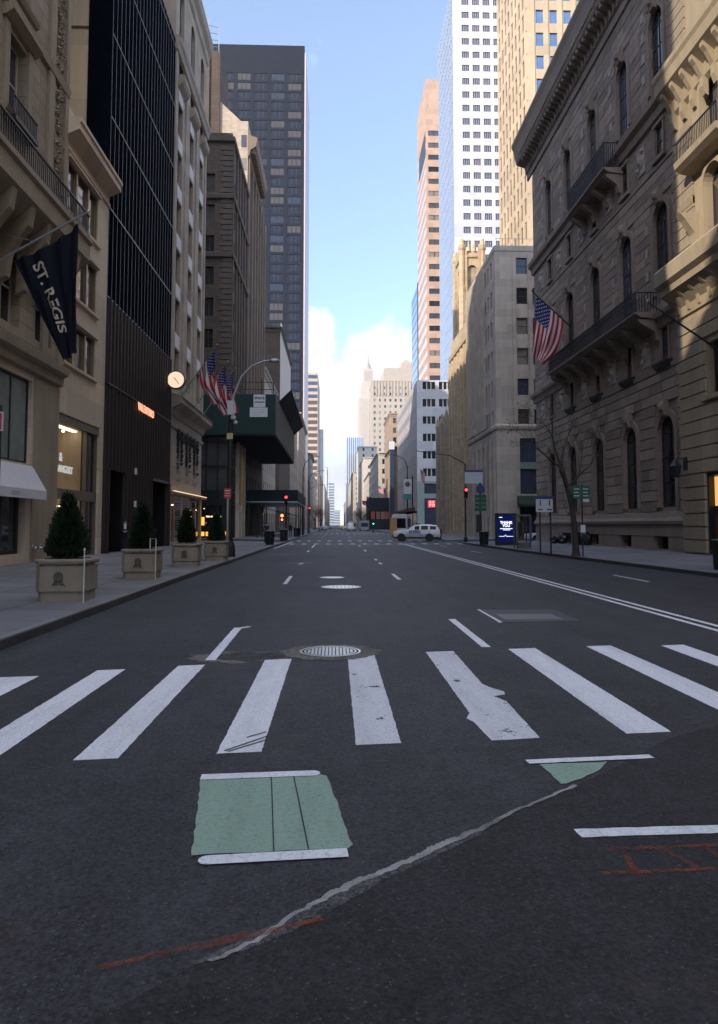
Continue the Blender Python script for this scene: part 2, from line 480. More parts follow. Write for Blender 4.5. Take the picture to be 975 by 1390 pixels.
# cumulus standing at the end of the avenue: azimuth and height of a direction, broken up by noise
azi = W.math('ARCTAN2', sx.outputs[0], sx.outputs[1])
ele = W.math('ARCSINE', sx.outputs[2])
nz = W.n('ShaderNodeTexNoise', inp={'Scale': 9., 'Detail': 8., 'Roughness': .56}); W.l(g, nz.inputs['Vector'])
nz2 = W.n('ShaderNodeTexNoise', inp={'Scale': 2.6, 'Detail': 7., 'Roughness': .55}); W.l(g, nz2.inputs['Vector'])
nz3 = W.n('ShaderNodeTexNoise', inp={'Scale': 26., 'Detail': 6., 'Roughness': .6}); W.l(g, nz3.inputs['Vector'])
def blob(a0, e0, wa, we):
    da = W.math('DIVIDE', W.math('SUBTRACT', azi, R(a0)), R(wa)); de = W.math('DIVIDE', W.math('SUBTRACT', ele, R(e0)), R(we))
    return W.math('SUBTRACT', 1., W.math('ADD', W.math('MULTIPLY', da, da), W.math('MULTIPLY', de, de)))
bl = blob(5.5, 9.6, 9.0, 6.3)
bl = W.math('MAXIMUM', bl, blob(-2.6, 13.2, 3.2, 4.3))
bl = W.math('MAXIMUM', bl, blob(0., 3.2, 9., 2.6))
bl = W.math('MAXIMUM', bl, -1.2)
cm = W.math('ADD', bl, W.math('ADD', W.math('MULTIPLY', W.math('SUBTRACT', nz.outputs[0], .5), 2.3), W.math('MULTIPLY', W.math('SUBTRACT', nz3.outputs[0], .5), .9)))
cm = W.ramp(cm, [(.0, 0.), (.12, .35), (.50, 1.)])
# added out-of-view clouds, mostly behind and above, brightened to light the street
hi = W.ramp(W.math('ADD', nz2.outputs[0], W.math('MULTIPLY', sx.outputs[1], -.16)), [(.50, 0.), (.62, 1.)])
hi = W.math('MULTIPLY', hi, W.ramp(ele, [(.40, 0.), (.75, 1.)]))
shade = W.ramp(nz.outputs[0], [(.36, 0.), (.6, 1.)])
cb = W.mix(shade, (4.7, 4.8, 5.1), (7.6, 7.5, 7.4))
lowf = W.ramp(ele, [(.06, 0.), (.62, 1.)])
skyc = W.mix(1., sky.outputs[0], W.mix(lowf, (1.30, 1.42, 1.74), SKYGAIN), 'MULTIPLY')
c1 = W.mix(hi, skyc, (10.5, 10.5, 10.8))
c2 = W.mix(cm, c1, cb)
W.l(c2, bg.inputs[0]); W.l(bg.outputs[0], out.inputs[0])

# ------------------------------------------------------------------ shared materials
M = {}
M['asphalt'] = asphalt('asphalt', (.039, .0385, .045), .64)
M['asphalt_new'] = asphalt('asphalt_fresh', (.025, .024, .027), .72)
M['asphalt_old'] = asphalt('asphalt_old', (.16, .15, .135), .9)
M['white_paint'] = paint('white_paint', (.84, .85, .90), .325)
M['white_worn'] = paint('white_paint_worn', (.72, .73, .78), .40)
M['green_paint'] = paint('green_paint', (.30, .43, .345), .335)
M['orange_spray'] = spray('orange_spray', (.34, .085, .035))
M['concrete'] = stone('concrete_strip', (.34, .335, .33), None, var=1.3, streak=.2, scale=9)
M['sidewalk'] = None
n = NT('sidewalk_flags'); p = n.pos()
bt = n.n('ShaderNodeTexBrick', inp={'Scale': 1., 'Brick Width': 1.5, 'Row Height': 1.5, 'Mortar Size': .02, 'Mortar Smooth': .3, 'Color1': (1.12, 1.12, 1.13, 1), 'Color2': (.82, .82, .84, 1), 'Mortar': (.38, .38, .38, 1)}, offset=0.)
n.l(p, bt.inputs['Vector'])
f1 = n.noise(p, .8, 5, .65); f2 = n.noise(p, 60, 3)
lum = n.math('ADD', n.math('MULTIPLY', n.math('SUBTRACT', f1, .5), .7), n.math('ADD', n.math('MULTIPLY', n.math('SUBTRACT', f2, .5), .35), 1.))
gum = n.n('ShaderNodeTexVoronoi', inp={'Scale': 2.1}); n.l(p, gum.inputs['Vector'])
gm = n.math('MULTIPLY', n.math('LESS_THAN', gum.outputs['Distance'], .055), .5)
c = n.mix(1., n.mix(1., (.20, .20, .215), lum, 'MULTIPLY'), bt.outputs[0], 'MULTIPLY')
c = n.mix(gm, c, (.07, .07, .07))
M['sidewalk'] = n.bsdf(c, .8, spec=.35, bump=n.math('SUBTRACT', f2, bt.outputs['Fac']), bstr=.25, bdist=.008)
M['kerb'] = stone('kerb_granite', (.19, .19, .20), (2.2, 5.), msize=.01, var=.3, scale=3, streak=.1)
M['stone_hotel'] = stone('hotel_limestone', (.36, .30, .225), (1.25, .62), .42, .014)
M['stone_plain'] = stone('carved_limestone', (.36, .30, .225), None, var=.35)
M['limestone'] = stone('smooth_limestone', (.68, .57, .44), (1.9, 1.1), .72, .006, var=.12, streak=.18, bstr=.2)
M['party'] = stone('party_wall_render', (.74, .61, .43), (6., 3.), .7, .008, var=.15, streak=.2, bstr=.15)
M['granite_club'] = stone('club_granite', (.265, .207, .165), (1.15, .6), .30, .016, var=.25, bstr=.8)
M['granite_trim'] = stone('club_trim', (.255, .202, .165), None, var=.3)
M['granite_rust'] = stone('club_rusticated_base', (.27, .212, .170), None, var=.3, streak=.35, island=.55)
M['stone_pen'] = stone('hotel_buff_stone', (.32, .262, .18), None, var=.25, streak=.35)
M['stone_pen_b'] = stone('hotel_buff_blocks', (.32, .262, .18), (1.3, 50.), .6, .012, var=.25, streak=.3)
M['stone_grey'] = stone('grey_limestone', (.45, .395, .34), (1.6, .9), .8, .006, var=.16, streak=.3, bstr=.2)
M['stone_l4'] = stone('warm_grey_stone', (.38, .32, .255), (1.5, .75), .8, .006, var=.18, streak=.25, bstr=.25)
M['brown'] = stone('brown_brick', (.10, .074, .058), (.9, .45), .55, .02, var=.3, bstr=.5)
M['brown_trim'] = stone('brown_trim', (.115, .088, .072), None, var=.3)
M['beige'] = stone('beige_brick', (.50, .42, .335), (.6, .3), .85, .01, var=.15)
M['church_sunlit'] = stone('church_stone_sunlit', (.50, .40, .27), (1., .5), .7, .01, var=.3, bstr=.5)  # church stone with warm sunlight put into its colour
M['church_shaded'] = stone('church_stone_shaded', (.36, .30, .235), (1., .5), .6, .012, var=.35, bstr=.5)  # same stone darkened for the front part in shadow
M['yellow_tower'] = stone('tower_buff_limestone', (.50, .405, .285), (3., 1.75), .88, .01, var=.1, streak=.12, bstr=.1)
M['white_tower'] = stone('tower_white_panels', (.56, .565, .58), (2.6, 4.), .86, .012, var=.06, streak=.08, bstr=.05)
M['white_low'] = stone('white_panels', (.62, .63, .66), (3.4, 1.9), .85, .012, var=.08, streak=.1, bstr=.05)
M['grey_panel'] = stone('grey_metal_panels', (.42, .40, .40), (1.5, 3.6), .6, .03, var=.15, streak=.2, bstr=.3)
M['tan_tower'] = stone('tower_orange_granite', (.46, .325, .25), (2.5, 2.), .88, .012, var=.1, streak=.1, bstr=.05)
M['tan_mid'] = stone('distant_tan_brick', (.42, .37, .315), None, var=.15)
M['cream'] = stone('distant_cream_stone', (.48, .445, .385), None, var=.15)
M['pale'] = stone('distant_pale_stone', (.60, .58, .54), None, var=.12)
M['brick_far'] = stone('distant_brown_brick', (.33, .25, .20), None, var=.2)
M['stripe_stone'] = stone('distant_pink_granite', (.50, .41, .37), None, var=.08)
M['roof'] = plain('roof_tar', (.12, .12, .12), .9)
M['black_metal'] = plain('black_metal', (.012, .013, .016), .38)
M['dark_frame'] = plain('dark_bronze_frame', (.030, .026, .024), .4)
M['iron'] = plain('wrought_iron', (.014, .015, .02), .45)
M['white_frame'] = plain('white_frame', (.62, .62, .62), .5)
M['brass'] = plain('brass_frame', (.42, .29, .11), .35, .8)
M['steel'] = plain('galvanised_steel', (.42, .43, .45), .42, .8)
M['chrome'] = plain('polished_steel', (.75, .75, .76), .12, 1.)
M['gold'] = plain('gilt_trim', (.62, .42, .16), .3, .7)
M['glass'] = glass('window_glass')
M['glass_b'] = glass('window_glass_blue', (.05, .06, .10))
M['blind'] = glass('window_with_blind', (.23, .215, .19), .12, 0., .5)
M['blind_d'] = glass('window_dark_blind', (.09, .085, .08), .08)  # pane with a darker blind tone
M['glass_sky'] = glass('curtain_wall_glass', (.22, .30, .44), .08, .6, .8, .03)
M['glass_tower'] = glass('dark_tower_glass', (.018, .023, .038), .12, .0, .25, .03)
M['glass_navy'] = glass('boutique_glass', (.0045, .007, .013), .5, 0., 0., .02)
M['clear'] = clearglass('shop_glass')
M['white_panel'] = plain('white_spandrel', (.62, .61, .62), .55)
M['flute'] = plain('fluted_dark_bronze', (.030, .022, .020), .55, 0., .3)
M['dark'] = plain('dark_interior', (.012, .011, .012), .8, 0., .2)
M['awning'] = plain('white_canvas', (.74, .74, .80), .8)
M['navy'] = plain('navy_cloth', (.008, .010, .020), .85, 0., .2)
M['cream_print'] = plain('cream_lettering', (.60, .52, .42), .7)
M['shed_green'] = plain('hoarding_green', (.017, .045, .042), .7, 0., .3)
M['shed_blue'] = plain('hoarding_dark_blue', (.014, .022, .034), .7, 0., .3)
M['soffit'] = plain('hoarding_soffit', (.015, .015, .017), .9, 0., .2)
M['paper'] = plain('white_board', (.72, .73, .76), .6)
M['ink'] = plain('black_ink', (.02, .02, .025), .6)
M['planter'] = stone('planter_cast_stone', (.29, .25, .20), None, var=.25, scale=5, streak=.3)
M['planter_dark'] = plain('planter_groove', (.10, .088, .07), .9)
M['soil'] = plain('soil', (.04, .03, .022), .95)
n = NT('evergreen_needles'); p = n.pos(); f1 = n.noise(p, 7, 3); f2 = n.noise(p, 40, 2)
M['needles'] = n.bsdf(n.mix(1., n.mix(f1, (.008, .022, .010), (.024, .05, .02)), n.ramp(f2, [(.3, .6), (.7, 1.3)]), 'MULTIPLY'), .65, spec=.3)
n = NT('bark'); p = n.pos(); f1 = n.noise(p, 14, 5)
M['bark'] = n.bsdf(n.mix(f1, (.018, .015, .014), (.07, .06, .052)), .9, bump=f1, bstr=.6)
M['buds'] = plain('spring_buds', (.085, .10, .035), .7)
M['bare'] = plain('bare_twigs', (.12, .085, .06), .9)
M['red_sign'] = plain('red_enamel', (.55, .02, .025), .4)
M['green_sign'] = plain('green_enamel', (.008, .11, .065), .45)
M['blue_sign'] = plain('blue_enamel', (.045, .055, .20), .45)
M['sign_white'] = plain('sign_white', (.58, .60, .66), .5)
M['bin'] = plain('bin_black', (.014, .015, .018), .5)
M['bag'] = plain('bin_bag_plastic', (.010, .010, .013), .28, 0., .6)
M['tyre'] = plain('tyre_rubber', (.016, .016, .017), .8)
M['car_white'] = plain('white_car_paint', (.72, .74, .78), .22, 0., .6, .03)
M['car_blue'] = plain('blue_livery', (.03, .07, .34), .3)
M['car_trim'] = plain('black_car_trim', (.016, .016, .018), .5)
M['car_glass'] = glass('car_glass', (.010, .011, .014), .12, 0., .15)
M['car_black'] = plain('black_car_paint', (.015, .015, .018), .2, 0., .6, .03)
M['car_yellow'] = plain('yellow_cab_paint', (.60, .34, .02), .25, 0., .6, .03)
M['car_silver'] = plain('silver_car_paint', (.40, .41, .43), .25, .5, .5, .03)
M['red_glow'] = emit('red_signal_lamp', (1., .015, .02), 9.)
M['green_glow'] = emit('green_far_glow', (.03, 1., .5), 5.)
M['orange_glow'] = emit('red_hand_signal', (1., .10, .03), 6.)
M['sign_glow'] = emit('warm_sign_light', (1., .40, .24), .75)
M['clock_glow'] = emit('clock_face_light', (1., .76, .55), .50)
M['lamp_glow'] = emit('shop_lamp', (1., .70, .38), 5.)
M['amber_glow'] = emit('amber_shop_light', (1., .36, .06), 1.0)
M['screen'] = emit('blue_screen', (.004, .009, .09), .42)
M['screen_white'] = emit('screen_white', (.9, .95, 1.), .75)
M['window_glow'] = emit('warm_window', (1., .50, .14), .48)
M['logo_red'] = emit('lit_red_square', (.85, .03, .05), .55)
M['skin'] = plain('skin', (.45, .26, .18), .6)
M['shirt'] = plain('white_shirt', (.7, .68, .62), .8)
M['suit'] = plain('navy_suit', (.010, .013, .035), .85)
M['coat'] = plain('dark_coat', (.022, .020, .024), .9)
M['tan_coat'] = plain('grey_brown_coat', (.12, .10, .09), .9)
M['hair'] = plain('dark_hair', (.02, .014, .01), .7)
M['mh_metal'] = plain('worn_iron_cover', (.62, .61, .60), .30, .85, .5, .2, 8)
M['mh_dark'] = plain('cover_recess', (.035, .03, .028), .8)
M['vault'] = plain('vault_cover', (.085, .085, .095), .6, .2)
M['vault_mid'] = plain('vault_cover_worn', (.20, .20, .225), .5, .3)

# US flag: stripes, canton and stars from the cloth's own coordinates
n = NT('stars_and_stripes'); uvn = n.n('ShaderNodeUVMap'); s_ = n.n('ShaderNodeSeparateXYZ'); n.l(uvn.outputs[0], s_.inputs[0])
u, v = s_.outputs[0], s_.outputs[1]
odd = n.math('MODULO', n.math('FLOOR', n.math('MULTIPLY', v, 13.)), 2.)
c = n.mix(odd, (.42, .025, .05), (.62, .58, .58))
canton = n.math('MULTIPLY', n.math('LESS_THAN', u, .4), n.math('GREATER_THAN', v, 6/13))
cu_, cv_ = n.math('MULTIPLY', u, 15.), n.math('MULTIPLY', n.math('SUBTRACT', v, 6/13), 16.7)
stag = n.math('MULTIPLY', n.math('MODULO', n.math('FLOOR', cv_), 2.), .5)
du = n.math('SUBTRACT', n.math('FRACT', n.math('ADD', cu_, stag)), .5); dv = n.math('SUBTRACT', n.math('FRACT', cv_), .5)
star = n.math('LESS_THAN', n.math('ADD', n.math('MULTIPLY', du, du), n.math('MULTIPLY', dv, dv)), .062)
c = n.mix(canton, c, n.mix(star, (.012, .024, .13), (.5, .5, .55)))
M['us_flag'] = n.bsdf(c, .85, spec=.2)

# ------------------------------------------------------------------ ground, road, sidewalks
S = lambda o: o.__setitem__('kind', 'structure')
mb = MB()
g_ = [-2600, -300, -60, -20, -6, 0, 6, 14, 30, 60, 300, 2600]; h_ = [-900, -200, -40, -10, 0, 4, 8, 14, 30, 70, 160, 400, 1000, 5200]
for i in range(len(g_)-1):
    for j in range(len(h_)-1):
        mb.face([(g_[i], h_[j], 0), (g_[i+1], h_[j], 0), (g_[i+1], h_[j+1], 0), (g_[i], h_[j+1], 0)])
S(mb.build('road', M['asphalt']))

KL = lambda y: -4.42-.012*min(y, 22) if y < 22 else -4.69
def KR(y): return 12.45 if y < 22 else 12.45-(y-22)/23*.75 if y < 45 else 11.7
SW, KB = MB(), MB()
def pad(side, y0, y1):
    K, xb = (KL, -60.) if side < 0 else (KR, 70.)
    ys = [y0]+[y for y in (12, 22, 30, 38, 45) if y0 < y < y1]+[y1]
    xl = XL-.2 if side < 0 else XR+.2
    for a, b in zip(ys, ys[1:]):
        k0, k1 = K(a)+side*.16, K(b)+side*.16
        q = [(k0, a, .15), (k1, b, .15), (xl, b, .27), (xl, a, .27)]
        r = [(xl, a, .27), (xl, b, .27), (xb, b, .27), (xb, a, .27)]
        SW.face(q if side > 0 else q[::-1]); SW.face(r if side > 0 else r[::-1])
        KB.hexa([(K(a), a, -.05), (k0, a, -.05), (k1, b, -.05), (K(b), b, -.05), (K(a)+side*.012, a, .152), (k0, a, .152), (k1, b, .152), (K(b)+side*.012, b, .152)] if side > 0 else
                [(k0, a, -.05), (K(a), a, -.05), (K(b), b, -.05), (k1, b, -.05), (k0, a, .152), (K(a)+side*.012, a, .152), (K(b)+side*.012, b, .152), (k1, b, .152)])
    for yy, s in ((y0, -1), (y1, 1)):
        x0, x1 = sorted((K(yy), xb))
        KB.box(x0, x1, yy, yy+s*.16, -.05, .152)
BLOCKS = [(8.5, 67.4), (76.6, 143.), (152., 222.), (231., 300.), (309., 380.), (389., 460.), (469., 540.), (549., 700.), (709., 1000.), (1009., 2400.)]
for a, b in BLOCKS: pad(-1, a, b); pad(1, a, b)
pad(-1, -75, -8.5); pad(1, -75, -8.5)
KF = MB()
for side in (-1, 1):
    K = KL if side < 0 else KR
    for a, b in BLOCKS[:4]:
        ys = [a]+[y for y in (12, 22, 30, 38, 45) if a < y < b]+[b]
        for y0, y1 in zip(ys, ys[1:]):
            d0, d1 = K(y0)-side*.003, K(y1)-side*.003
            KF.face([(d0, y0, -.02), (d1, y1, -.02), (d1+side*.010, y1, .128), (d0+side*.010, y0, .128)])
S(KF.build('kerb_face', plain('dark_steel_kerb_face', (.055, .054, .056), .6, .2, .4, .4, 2)))  # kerb's road face darker than its top
S(SW.build('sidewalk', M['sidewalk'])); S(KB.build('kerb', M['kerb']))

# fresh asphalt, its ragged concrete seam
rng = random.Random(4)
seam = [(10., 9.2), (6.2, 8.0), (3.26, 6.13), (2.7, 5.80), (2.2, 5.33), (1.85, 5.0), (1.4, 4.63), (1.08, 4.38), (.8, 4.10), (.57, 3.91), (.33, 3.71), (.13, 3.56), (-.02, 3.42), (-.17, 3.28), (-.31, 3.09), (-.5, 2.93), (-.9, 2.55), (-1.6, 1.9), (-2.6, 1.)]
fine = []
for a, b in zip(seam, seam[1:]):
    for k in range(8):
        f = k/8; j = rng.uniform(-.006, .006)
        fine.append((a[0]+(b[0]-a[0])*f+j, a[1]+(b[1]-a[1])*f-j))
fine.append(seam[-1])
mb = MB()
for a, b in zip(fine, fine[1:]):
    mb.face([(a[0], a[1], .004), (a[0], -8+a[0]*.01, .004), (b[0], -8+b[0]*.01, .004), (b[0], b[1], .004)][::-1])
S(mb.build('asphalt_patch', M['asphalt_new']))
mb = MB()
def swid(x, y):
    w0 = .014
    if -.25 < x < 1.5: w0 = .003+.036*math.exp(-((x-.55)/.34)**2)+.022*math.exp(-((x-.05)/.14)**2)
    elif x <= -.25: w0 = .003
    return w0
prev = None
for (a, b) in zip(fine, fine[1:]):
    if a[0] > 1.6 or a[0] < -.5: continue
    for k in range(3):
        f = k/3; x, y = a[0]+(b[0]-a[0])*f, a[1]+(b[1]-a[1])*f
        w0 = swid(x, y); up = w0*rng.uniform(.55, 1.0); dn = w0*rng.uniform(.1, .4)
        cur = ((x-.45*up, y+.9*up, .007), (x+.02, y-.012, .010 if w0 > .03 else .008), (x+.45*dn, y-.9*dn, .006))
        if prev:
            mb.face([prev[0], prev[1], cur[1], cur[0]]); mb.face([prev[1], prev[2], cur[2], cur[1]])
        prev = cur
S(mb.build('concrete_seam', M['concrete']))
mb = MB(); ws = [(-.55, 2.93, .02), (-.4, 3.06, .07), (-.25, 3.20, .10), (-.1, 3.36, .11), (.05, 3.50, .10), (.2, 3.62, .07), (.45, 3.80, .05), (.8, 4.08, .03)]
for (x0, y0, w0), (x1, y1, w1) in zip(ws, ws[1:]): mb.face([(x0, y0, .0055), (x0+w0*.7, y0-w0*.75, .0055), (x1+w1*.7, y1-w1*.75, .0055), (x1, y1, .0055)])
S(mb.build('asphalt_feather_edge', asphalt('asphalt_feathered', (.095, .094, .10), .8)))

def marking(name, pts, m, z=.004, jag=.0):
    mb = MB()
    if jag:
        q = []
        for a, b in zip(pts, pts[1:]+pts[:1]):
            L = math.hypot(b[0]-a[0], b[1]-a[1]); k = max(2, int(L/.06))
            for i in range(k):
                f = i/k; q.append((a[0]+(b[0]-a[0])*f+rng.uniform(-jag, jag), a[1]+(b[1]-a[1])*f+rng.uniform(-jag, jag)))
        pts = q
    if sum(a[0]*b[1]-b[0]*a[1] for a, b in zip(pts, pts[1:]+pts[:1])) < 0: pts = pts[::-1]
    mb.face([(x, y, z) for x, y in pts])
    o = mb.build(name, m); S(o); return o
def line(name, x0, y0, x1, y1, wd, m, z=.004, jag=.0):
    dx, dy = x1-x0, y1-y0; L = math.hypot(dx, dy); nx, ny = -dy/L*wd/2, dx/L*wd/2
    return marking(name, [(x0+nx, y0+ny), (x0-nx, y0-ny), (x1-nx, y1-ny), (x1+nx, y1+ny)], m, z, jag)
def roundline(name, x0, y0, x1, y1, wd, m, z=.008, ends=(1, 1)):
    dx, dy = x1-x0, y1-y0; L = math.hypot(dx, dy); ux, uy = dx/L, dy/L; r = wd/2; pts = []
    for (x, y, s, rd) in ((x1, y1, 1, ends[1]), (x0, y0, -1, ends[0])):
        if rd:
            for k in range(9):
                a = -PI/2+PI*k/8
                pts.append((x+s*(ux*r*math.cos(a)-uy*r*math.sin(a)), y+s*(uy*r*math.cos(a)+ux*r*math.sin(a))))
        else:
            pts += [(x+s*uy*r, y-s*ux*r), (x-s*uy*r, y+s*ux*r)]
    return marking(name, pts, m, z)

# near crosswalk: bars laid square to the kerbs on a slightly skewed crossing
bars = [(-5.0, -4.62, 7.6, 3.9, 0), (-3.76, -3.33, 8.32, 4.7, 0), (-2.78, -2.47, 8.68, 5.3, 0), (-1.89, -1.58, 8.92, 5.40, 0), (-.88, -.55, 9.27, 5.52, 0), (.165, .52, 9.52, 5.70, 1), (1.22, 1.60, 9.78, 5.80, 1), (2.38, 2.77, 9.97, 5.93, 0), (3.53, 3.90, 10.15, 6.3, 0), (4.61, 4.96, 10.18, 6.6, 0), (5.75, 6.1, 10.5, 6.9, 0), (6.85, 7.2, 10.7, 7.1, 0), (7.95, 8.3, 10.9, 7.4, 0), (9.05, 9.4, 11.1, 7.7, 0), (10.1, 10.45, 11.3, 8., 0)]
for x0, x1, ya, yb, worn in bars:
    if x0 < -4.5: continue
    if abs(x0-1.22) < .01:      # the chipped bar
        pts = [(x0, ya-.04), (x1, ya+.02), (x1-.02, 7.78), (1.63, 7.62), (1.73, 7.42), (1.71, 7.30), (1.58, 7.22), (1.66, 7.02), (1.64, 5.82), (1.24, 5.76), (1.20, 6.3), (1.16, 6.42), (1.22, 6.6)]
    else:
        pts = [(x0, ya-.03), (x1, ya+.03), (x1, yb+.02), (x0, yb-.02)]
    marking('crosswalk_bar', pts, M['white_worn' if worn else 'white_paint'], .0045, .0035)
# scuffs across two of the bars
for x0, y0, x1, y1 in ((-.83, 5.56, -.53, 5.94), (-.80, 5.54, -.54, 5.83), (-.7, 5.9, -.56, 6.05)):
    line('tyre_scuff', x0, y0, x1, y1, .018, M['asphalt'], .0085)
marking('green_box', [(-.89, 4.94), (-.87, 4.97), (-.09, 5.03), (-.05, 5.0), (.095, 3.95), (.08, 3.91), (-.73, 3.85), (-.74, 3.88)], M['green_paint'], .0045, .006)
roundline('white_line', -.90, 4.995, -.15, 5.05, .105, M['white_paint'], .0085, (0, 1))
roundline('white_line', -.64, 3.785, .07, 3.845, .10, M['white_paint'], .0085, (1, 0))
line('groove_line', -.425, 4.98, -.315, 3.87, .007, M['asphalt_new'], .0088)
line('groove_line', -.275, 4.99, -.135, 3.89, .007, M['asphalt_new'], .0088)
marking('green_box', [(1.46, 5.19), (1.96, 5.225), (1.83, 5.05), (1.66, 4.90), (1.53, 4.80), (1.49, 4.80)], M['green_paint'], .0045, .006)
line('white_line', 1.38, 5.235, 2.33, 5.325, .085, M['white_paint'], .0085, .004)
line('white_line', 1.34, 4.035, 4.2, 4.14, .105, M['white_paint'], .0085, .004)
line('lane_line', -1.565, 9.22, -1.60, 12.1, .13, M['white_paint'], .009, .004)
line('lane_line', -1.60, 12.0, -1.42, 12.22, .10, M['white_paint'], .0092, .004)
line('lane_line', 2.115, 10.1, 2.115, 13.1, .125, M['white_paint'], .0045, .004)
for y in (21.0,): line('lane_line', -1.45, y, -1.47, y+3.3, .12, M['white_paint'])
for a, b in ((22.6, 25.3), (31.5, 32.8), (35., 36.4), (47., 50), (58., 61.), (95, 98), (107, 110), (119, 122), (131, 134)): line('lane_line', 2.02, a, 2.02, b, .13, M['white_paint'])
for a, b in ((46., 49.), (55., 63.), (95, 98), (107, 110), (119, 122), (131, 134)): line('lane_line', -1.75, a, -1.75, b, .13, M['white_paint'])
line('lane_line', -2.05, 32.6, -1.0, 32.75, .11, M['white_worn']); line('lane_line', -1.55, 31.5, -1.45, 32.6, .16, M['white_worn'])
line('lane_line', -4.1, 41., -2.3, 43., .10, M['white_worn'])
line('double_line', 6.18, 10.9, 6.12, 66., .12, M['white_paint'], .0045, .004); line('double_line', 6.46, 10.9, 6.40, 66., .12, M['white_paint'], .0045, .004)
line('lane_line', 9.45, 21.5, 9.5, 24.4, .10, M['white_worn'])
line('lane_line', 9.0, 44., 8.9, 47., .10, M['white_worn']); line('lane_line', 8.8, 57, 8.8, 60., .10, M['white_worn'])
line('edge_line', -4.45, 53., -4.4, 75., .13, M['white_paint'])
for (ya, yb) in ((64.9, 66.6), (77.2, 79.4), (140, 142.5), (153, 155.5), (219., 221.5), (232, 234.5)):
    for k in range(15):
        x = -4.1+k*1.1
        marking('crosswalk_bar', [(x, ya), (x+.38, ya), (x+.38, yb), (x, yb)], M['white_paint'])
line('stop_line', -4.3, 63.6, 6.0, 63.6, .2, M['white_worn'])
# utility-survey spray on the fresh asphalt
for a in ((1.42, 3.83, 2.5, 3.90), (1.3, 3.58, 2.2, 3.62), (1.5, 3.82, 1.48, 3.6), (1.72, 3.84, 1.80, 3.62), (1.95, 3.86, 1.98, 3.55), (1.98, 3.55, 2.3, 3.35), (2.12, 3.86, 2.2, 3.5), (2.2, 3.5, 2.34, 3.3), (-.55, 3.02, -.05, 3.22), (-.9, 2.9, -.35, 3.12)):
    line('survey_mark', *a, .034, M['orange_spray'], .0092, .006)
GL = [M['glass'], M['glass'], M['glass_b'], M['blind_d']]
GLB = [M['glass'], M['glass'], M['blind_d'], M['blind'], M['glass_b']]

# ================================================================== LEFT SIDE
# ---- corner hotel, limestone (only its last bay is in the picture)
hot = thing('corner_hotel', 'ornate rusticated limestone hotel with a heavy balcony at the left edge', 'building', (XL, 11.3, .2))
F = Fac(XL, 11.3, 90); U = lambda y: y-11.3
H_ = 84.
holes = []
wy = [U(13.2), U(17.6), U(22.0), U(26.0)]
shop = [(U(y)-1.6, U(y)+1.6, 4.05, 7.3) for y in (13.6, 17.6, 22.)]+[(U(25.2), U(28.1), 4.05, 7.3)]
door = [(U(y)-1.5, U(y)+1.5, .62, 3.75) for y in (13.6, 17.6, 22.)]+[(U(25.1), U(27.85), .62, 3.75)]
mid = rows([U(y) for y in (13.2, 16.4, 19.6, 22.8, 26.0, 29.0)], 1.6, [9.0], 3.0)
up = rows(wy, 1.55, [16.7, 21.3, 26., 30.6, 35.2, 39.8], 2.9)
holes = shop+door+mid+up
mb = MB()
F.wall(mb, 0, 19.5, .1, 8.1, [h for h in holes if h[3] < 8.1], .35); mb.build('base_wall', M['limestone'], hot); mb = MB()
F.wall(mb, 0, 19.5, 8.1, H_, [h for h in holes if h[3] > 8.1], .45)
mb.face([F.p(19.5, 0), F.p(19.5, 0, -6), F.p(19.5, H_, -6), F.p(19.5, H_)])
shell(mb, -17.8, XL, 11.3, 30.8, 0, H_, 'SWT'); shell(mb, -62, -40., 11.3, 30.8, 0, H_, 'SENWT'); shell(mb, -40., -17.8, 11.3, 15.5, 0, H_, 'SNT')  # rear body out of view, made tall and deep to shade the club
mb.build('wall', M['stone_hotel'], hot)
mb = MB()   # mouldings
F.sweep(mb, -.3, 19.5, [(0, 7.55), (.18, 7.62), (.22, 7.95), (.42, 8.05), (.46, 8.35), (.12, 8.5), (0, 8.5)])
F.sweep(mb, -.3, 19.5, [(0, 20.3), (.15, 20.35), (.2, 20.7), (0, 20.75)])
for y in wy:
    for zb in (16.7, 21.3, 26., 30.6):
        F.band(mb, y-1.15, y-.79, zb-.2, zb+3.05, 0, .10); F.band(mb, y+.79, y+1.15, zb-.2, zb+3.05, 0, .10)
        F.sweep(mb, y-1.3, y+1.3, [(0, zb+3.05), (.16, zb+3.1), (.42, zb+3.3), (.42, zb+3.42), (0, zb+3.55)])
        F.sweep(mb, y-1.25, y+1.25, [(0, zb-.45), (.22, zb-.35), (.3, zb-.2), (0, zb-.18)])
F.band(mb, 17.4, 17.95, 8.5, 40., 0, .12); F.band(mb, 19.15, 19.5, 8.5, 40., 0, .12)
F.band(mb, 17.0, 19.5, .2, 7.5, 0, .04)
mb.build('moulding', M['stone_plain'], hot)
mb = MB()   # strip of carved foliage
for k in range(520):
    z = rng.uniform(14.5, 34); u = 18.55+rng.gauss(0, .20); r = rng.uniform(.05, .15)
    c = F.p(u, z, rng.uniform(.0, .10))
    a = rng.uniform(0, PI); q = [(math.cos(a+t_)*r*(1 if i % 2 else .5), math.sin(a+t_)*r*(1 if i % 2 else .5)) for i, t_ in enumerate([0, .8, 1.6, 2.4, 3.2, 4, 4.8, 5.6])]
    tip = (c[0]+.08+r*.4, c[1], c[2])
    for i in range(8):
        p0, p1 = q[i], q[(i+1) % 8]
        mb.face([(c[0], c[1]+p0[0], c[2]+p0[1]), (c[0], c[1]+p1[0], c[2]+p1[1]), tip])
mb.build('carved_strip', M['stone_plain'], hot)
mb = MB()   # heavy balcony and its brackets
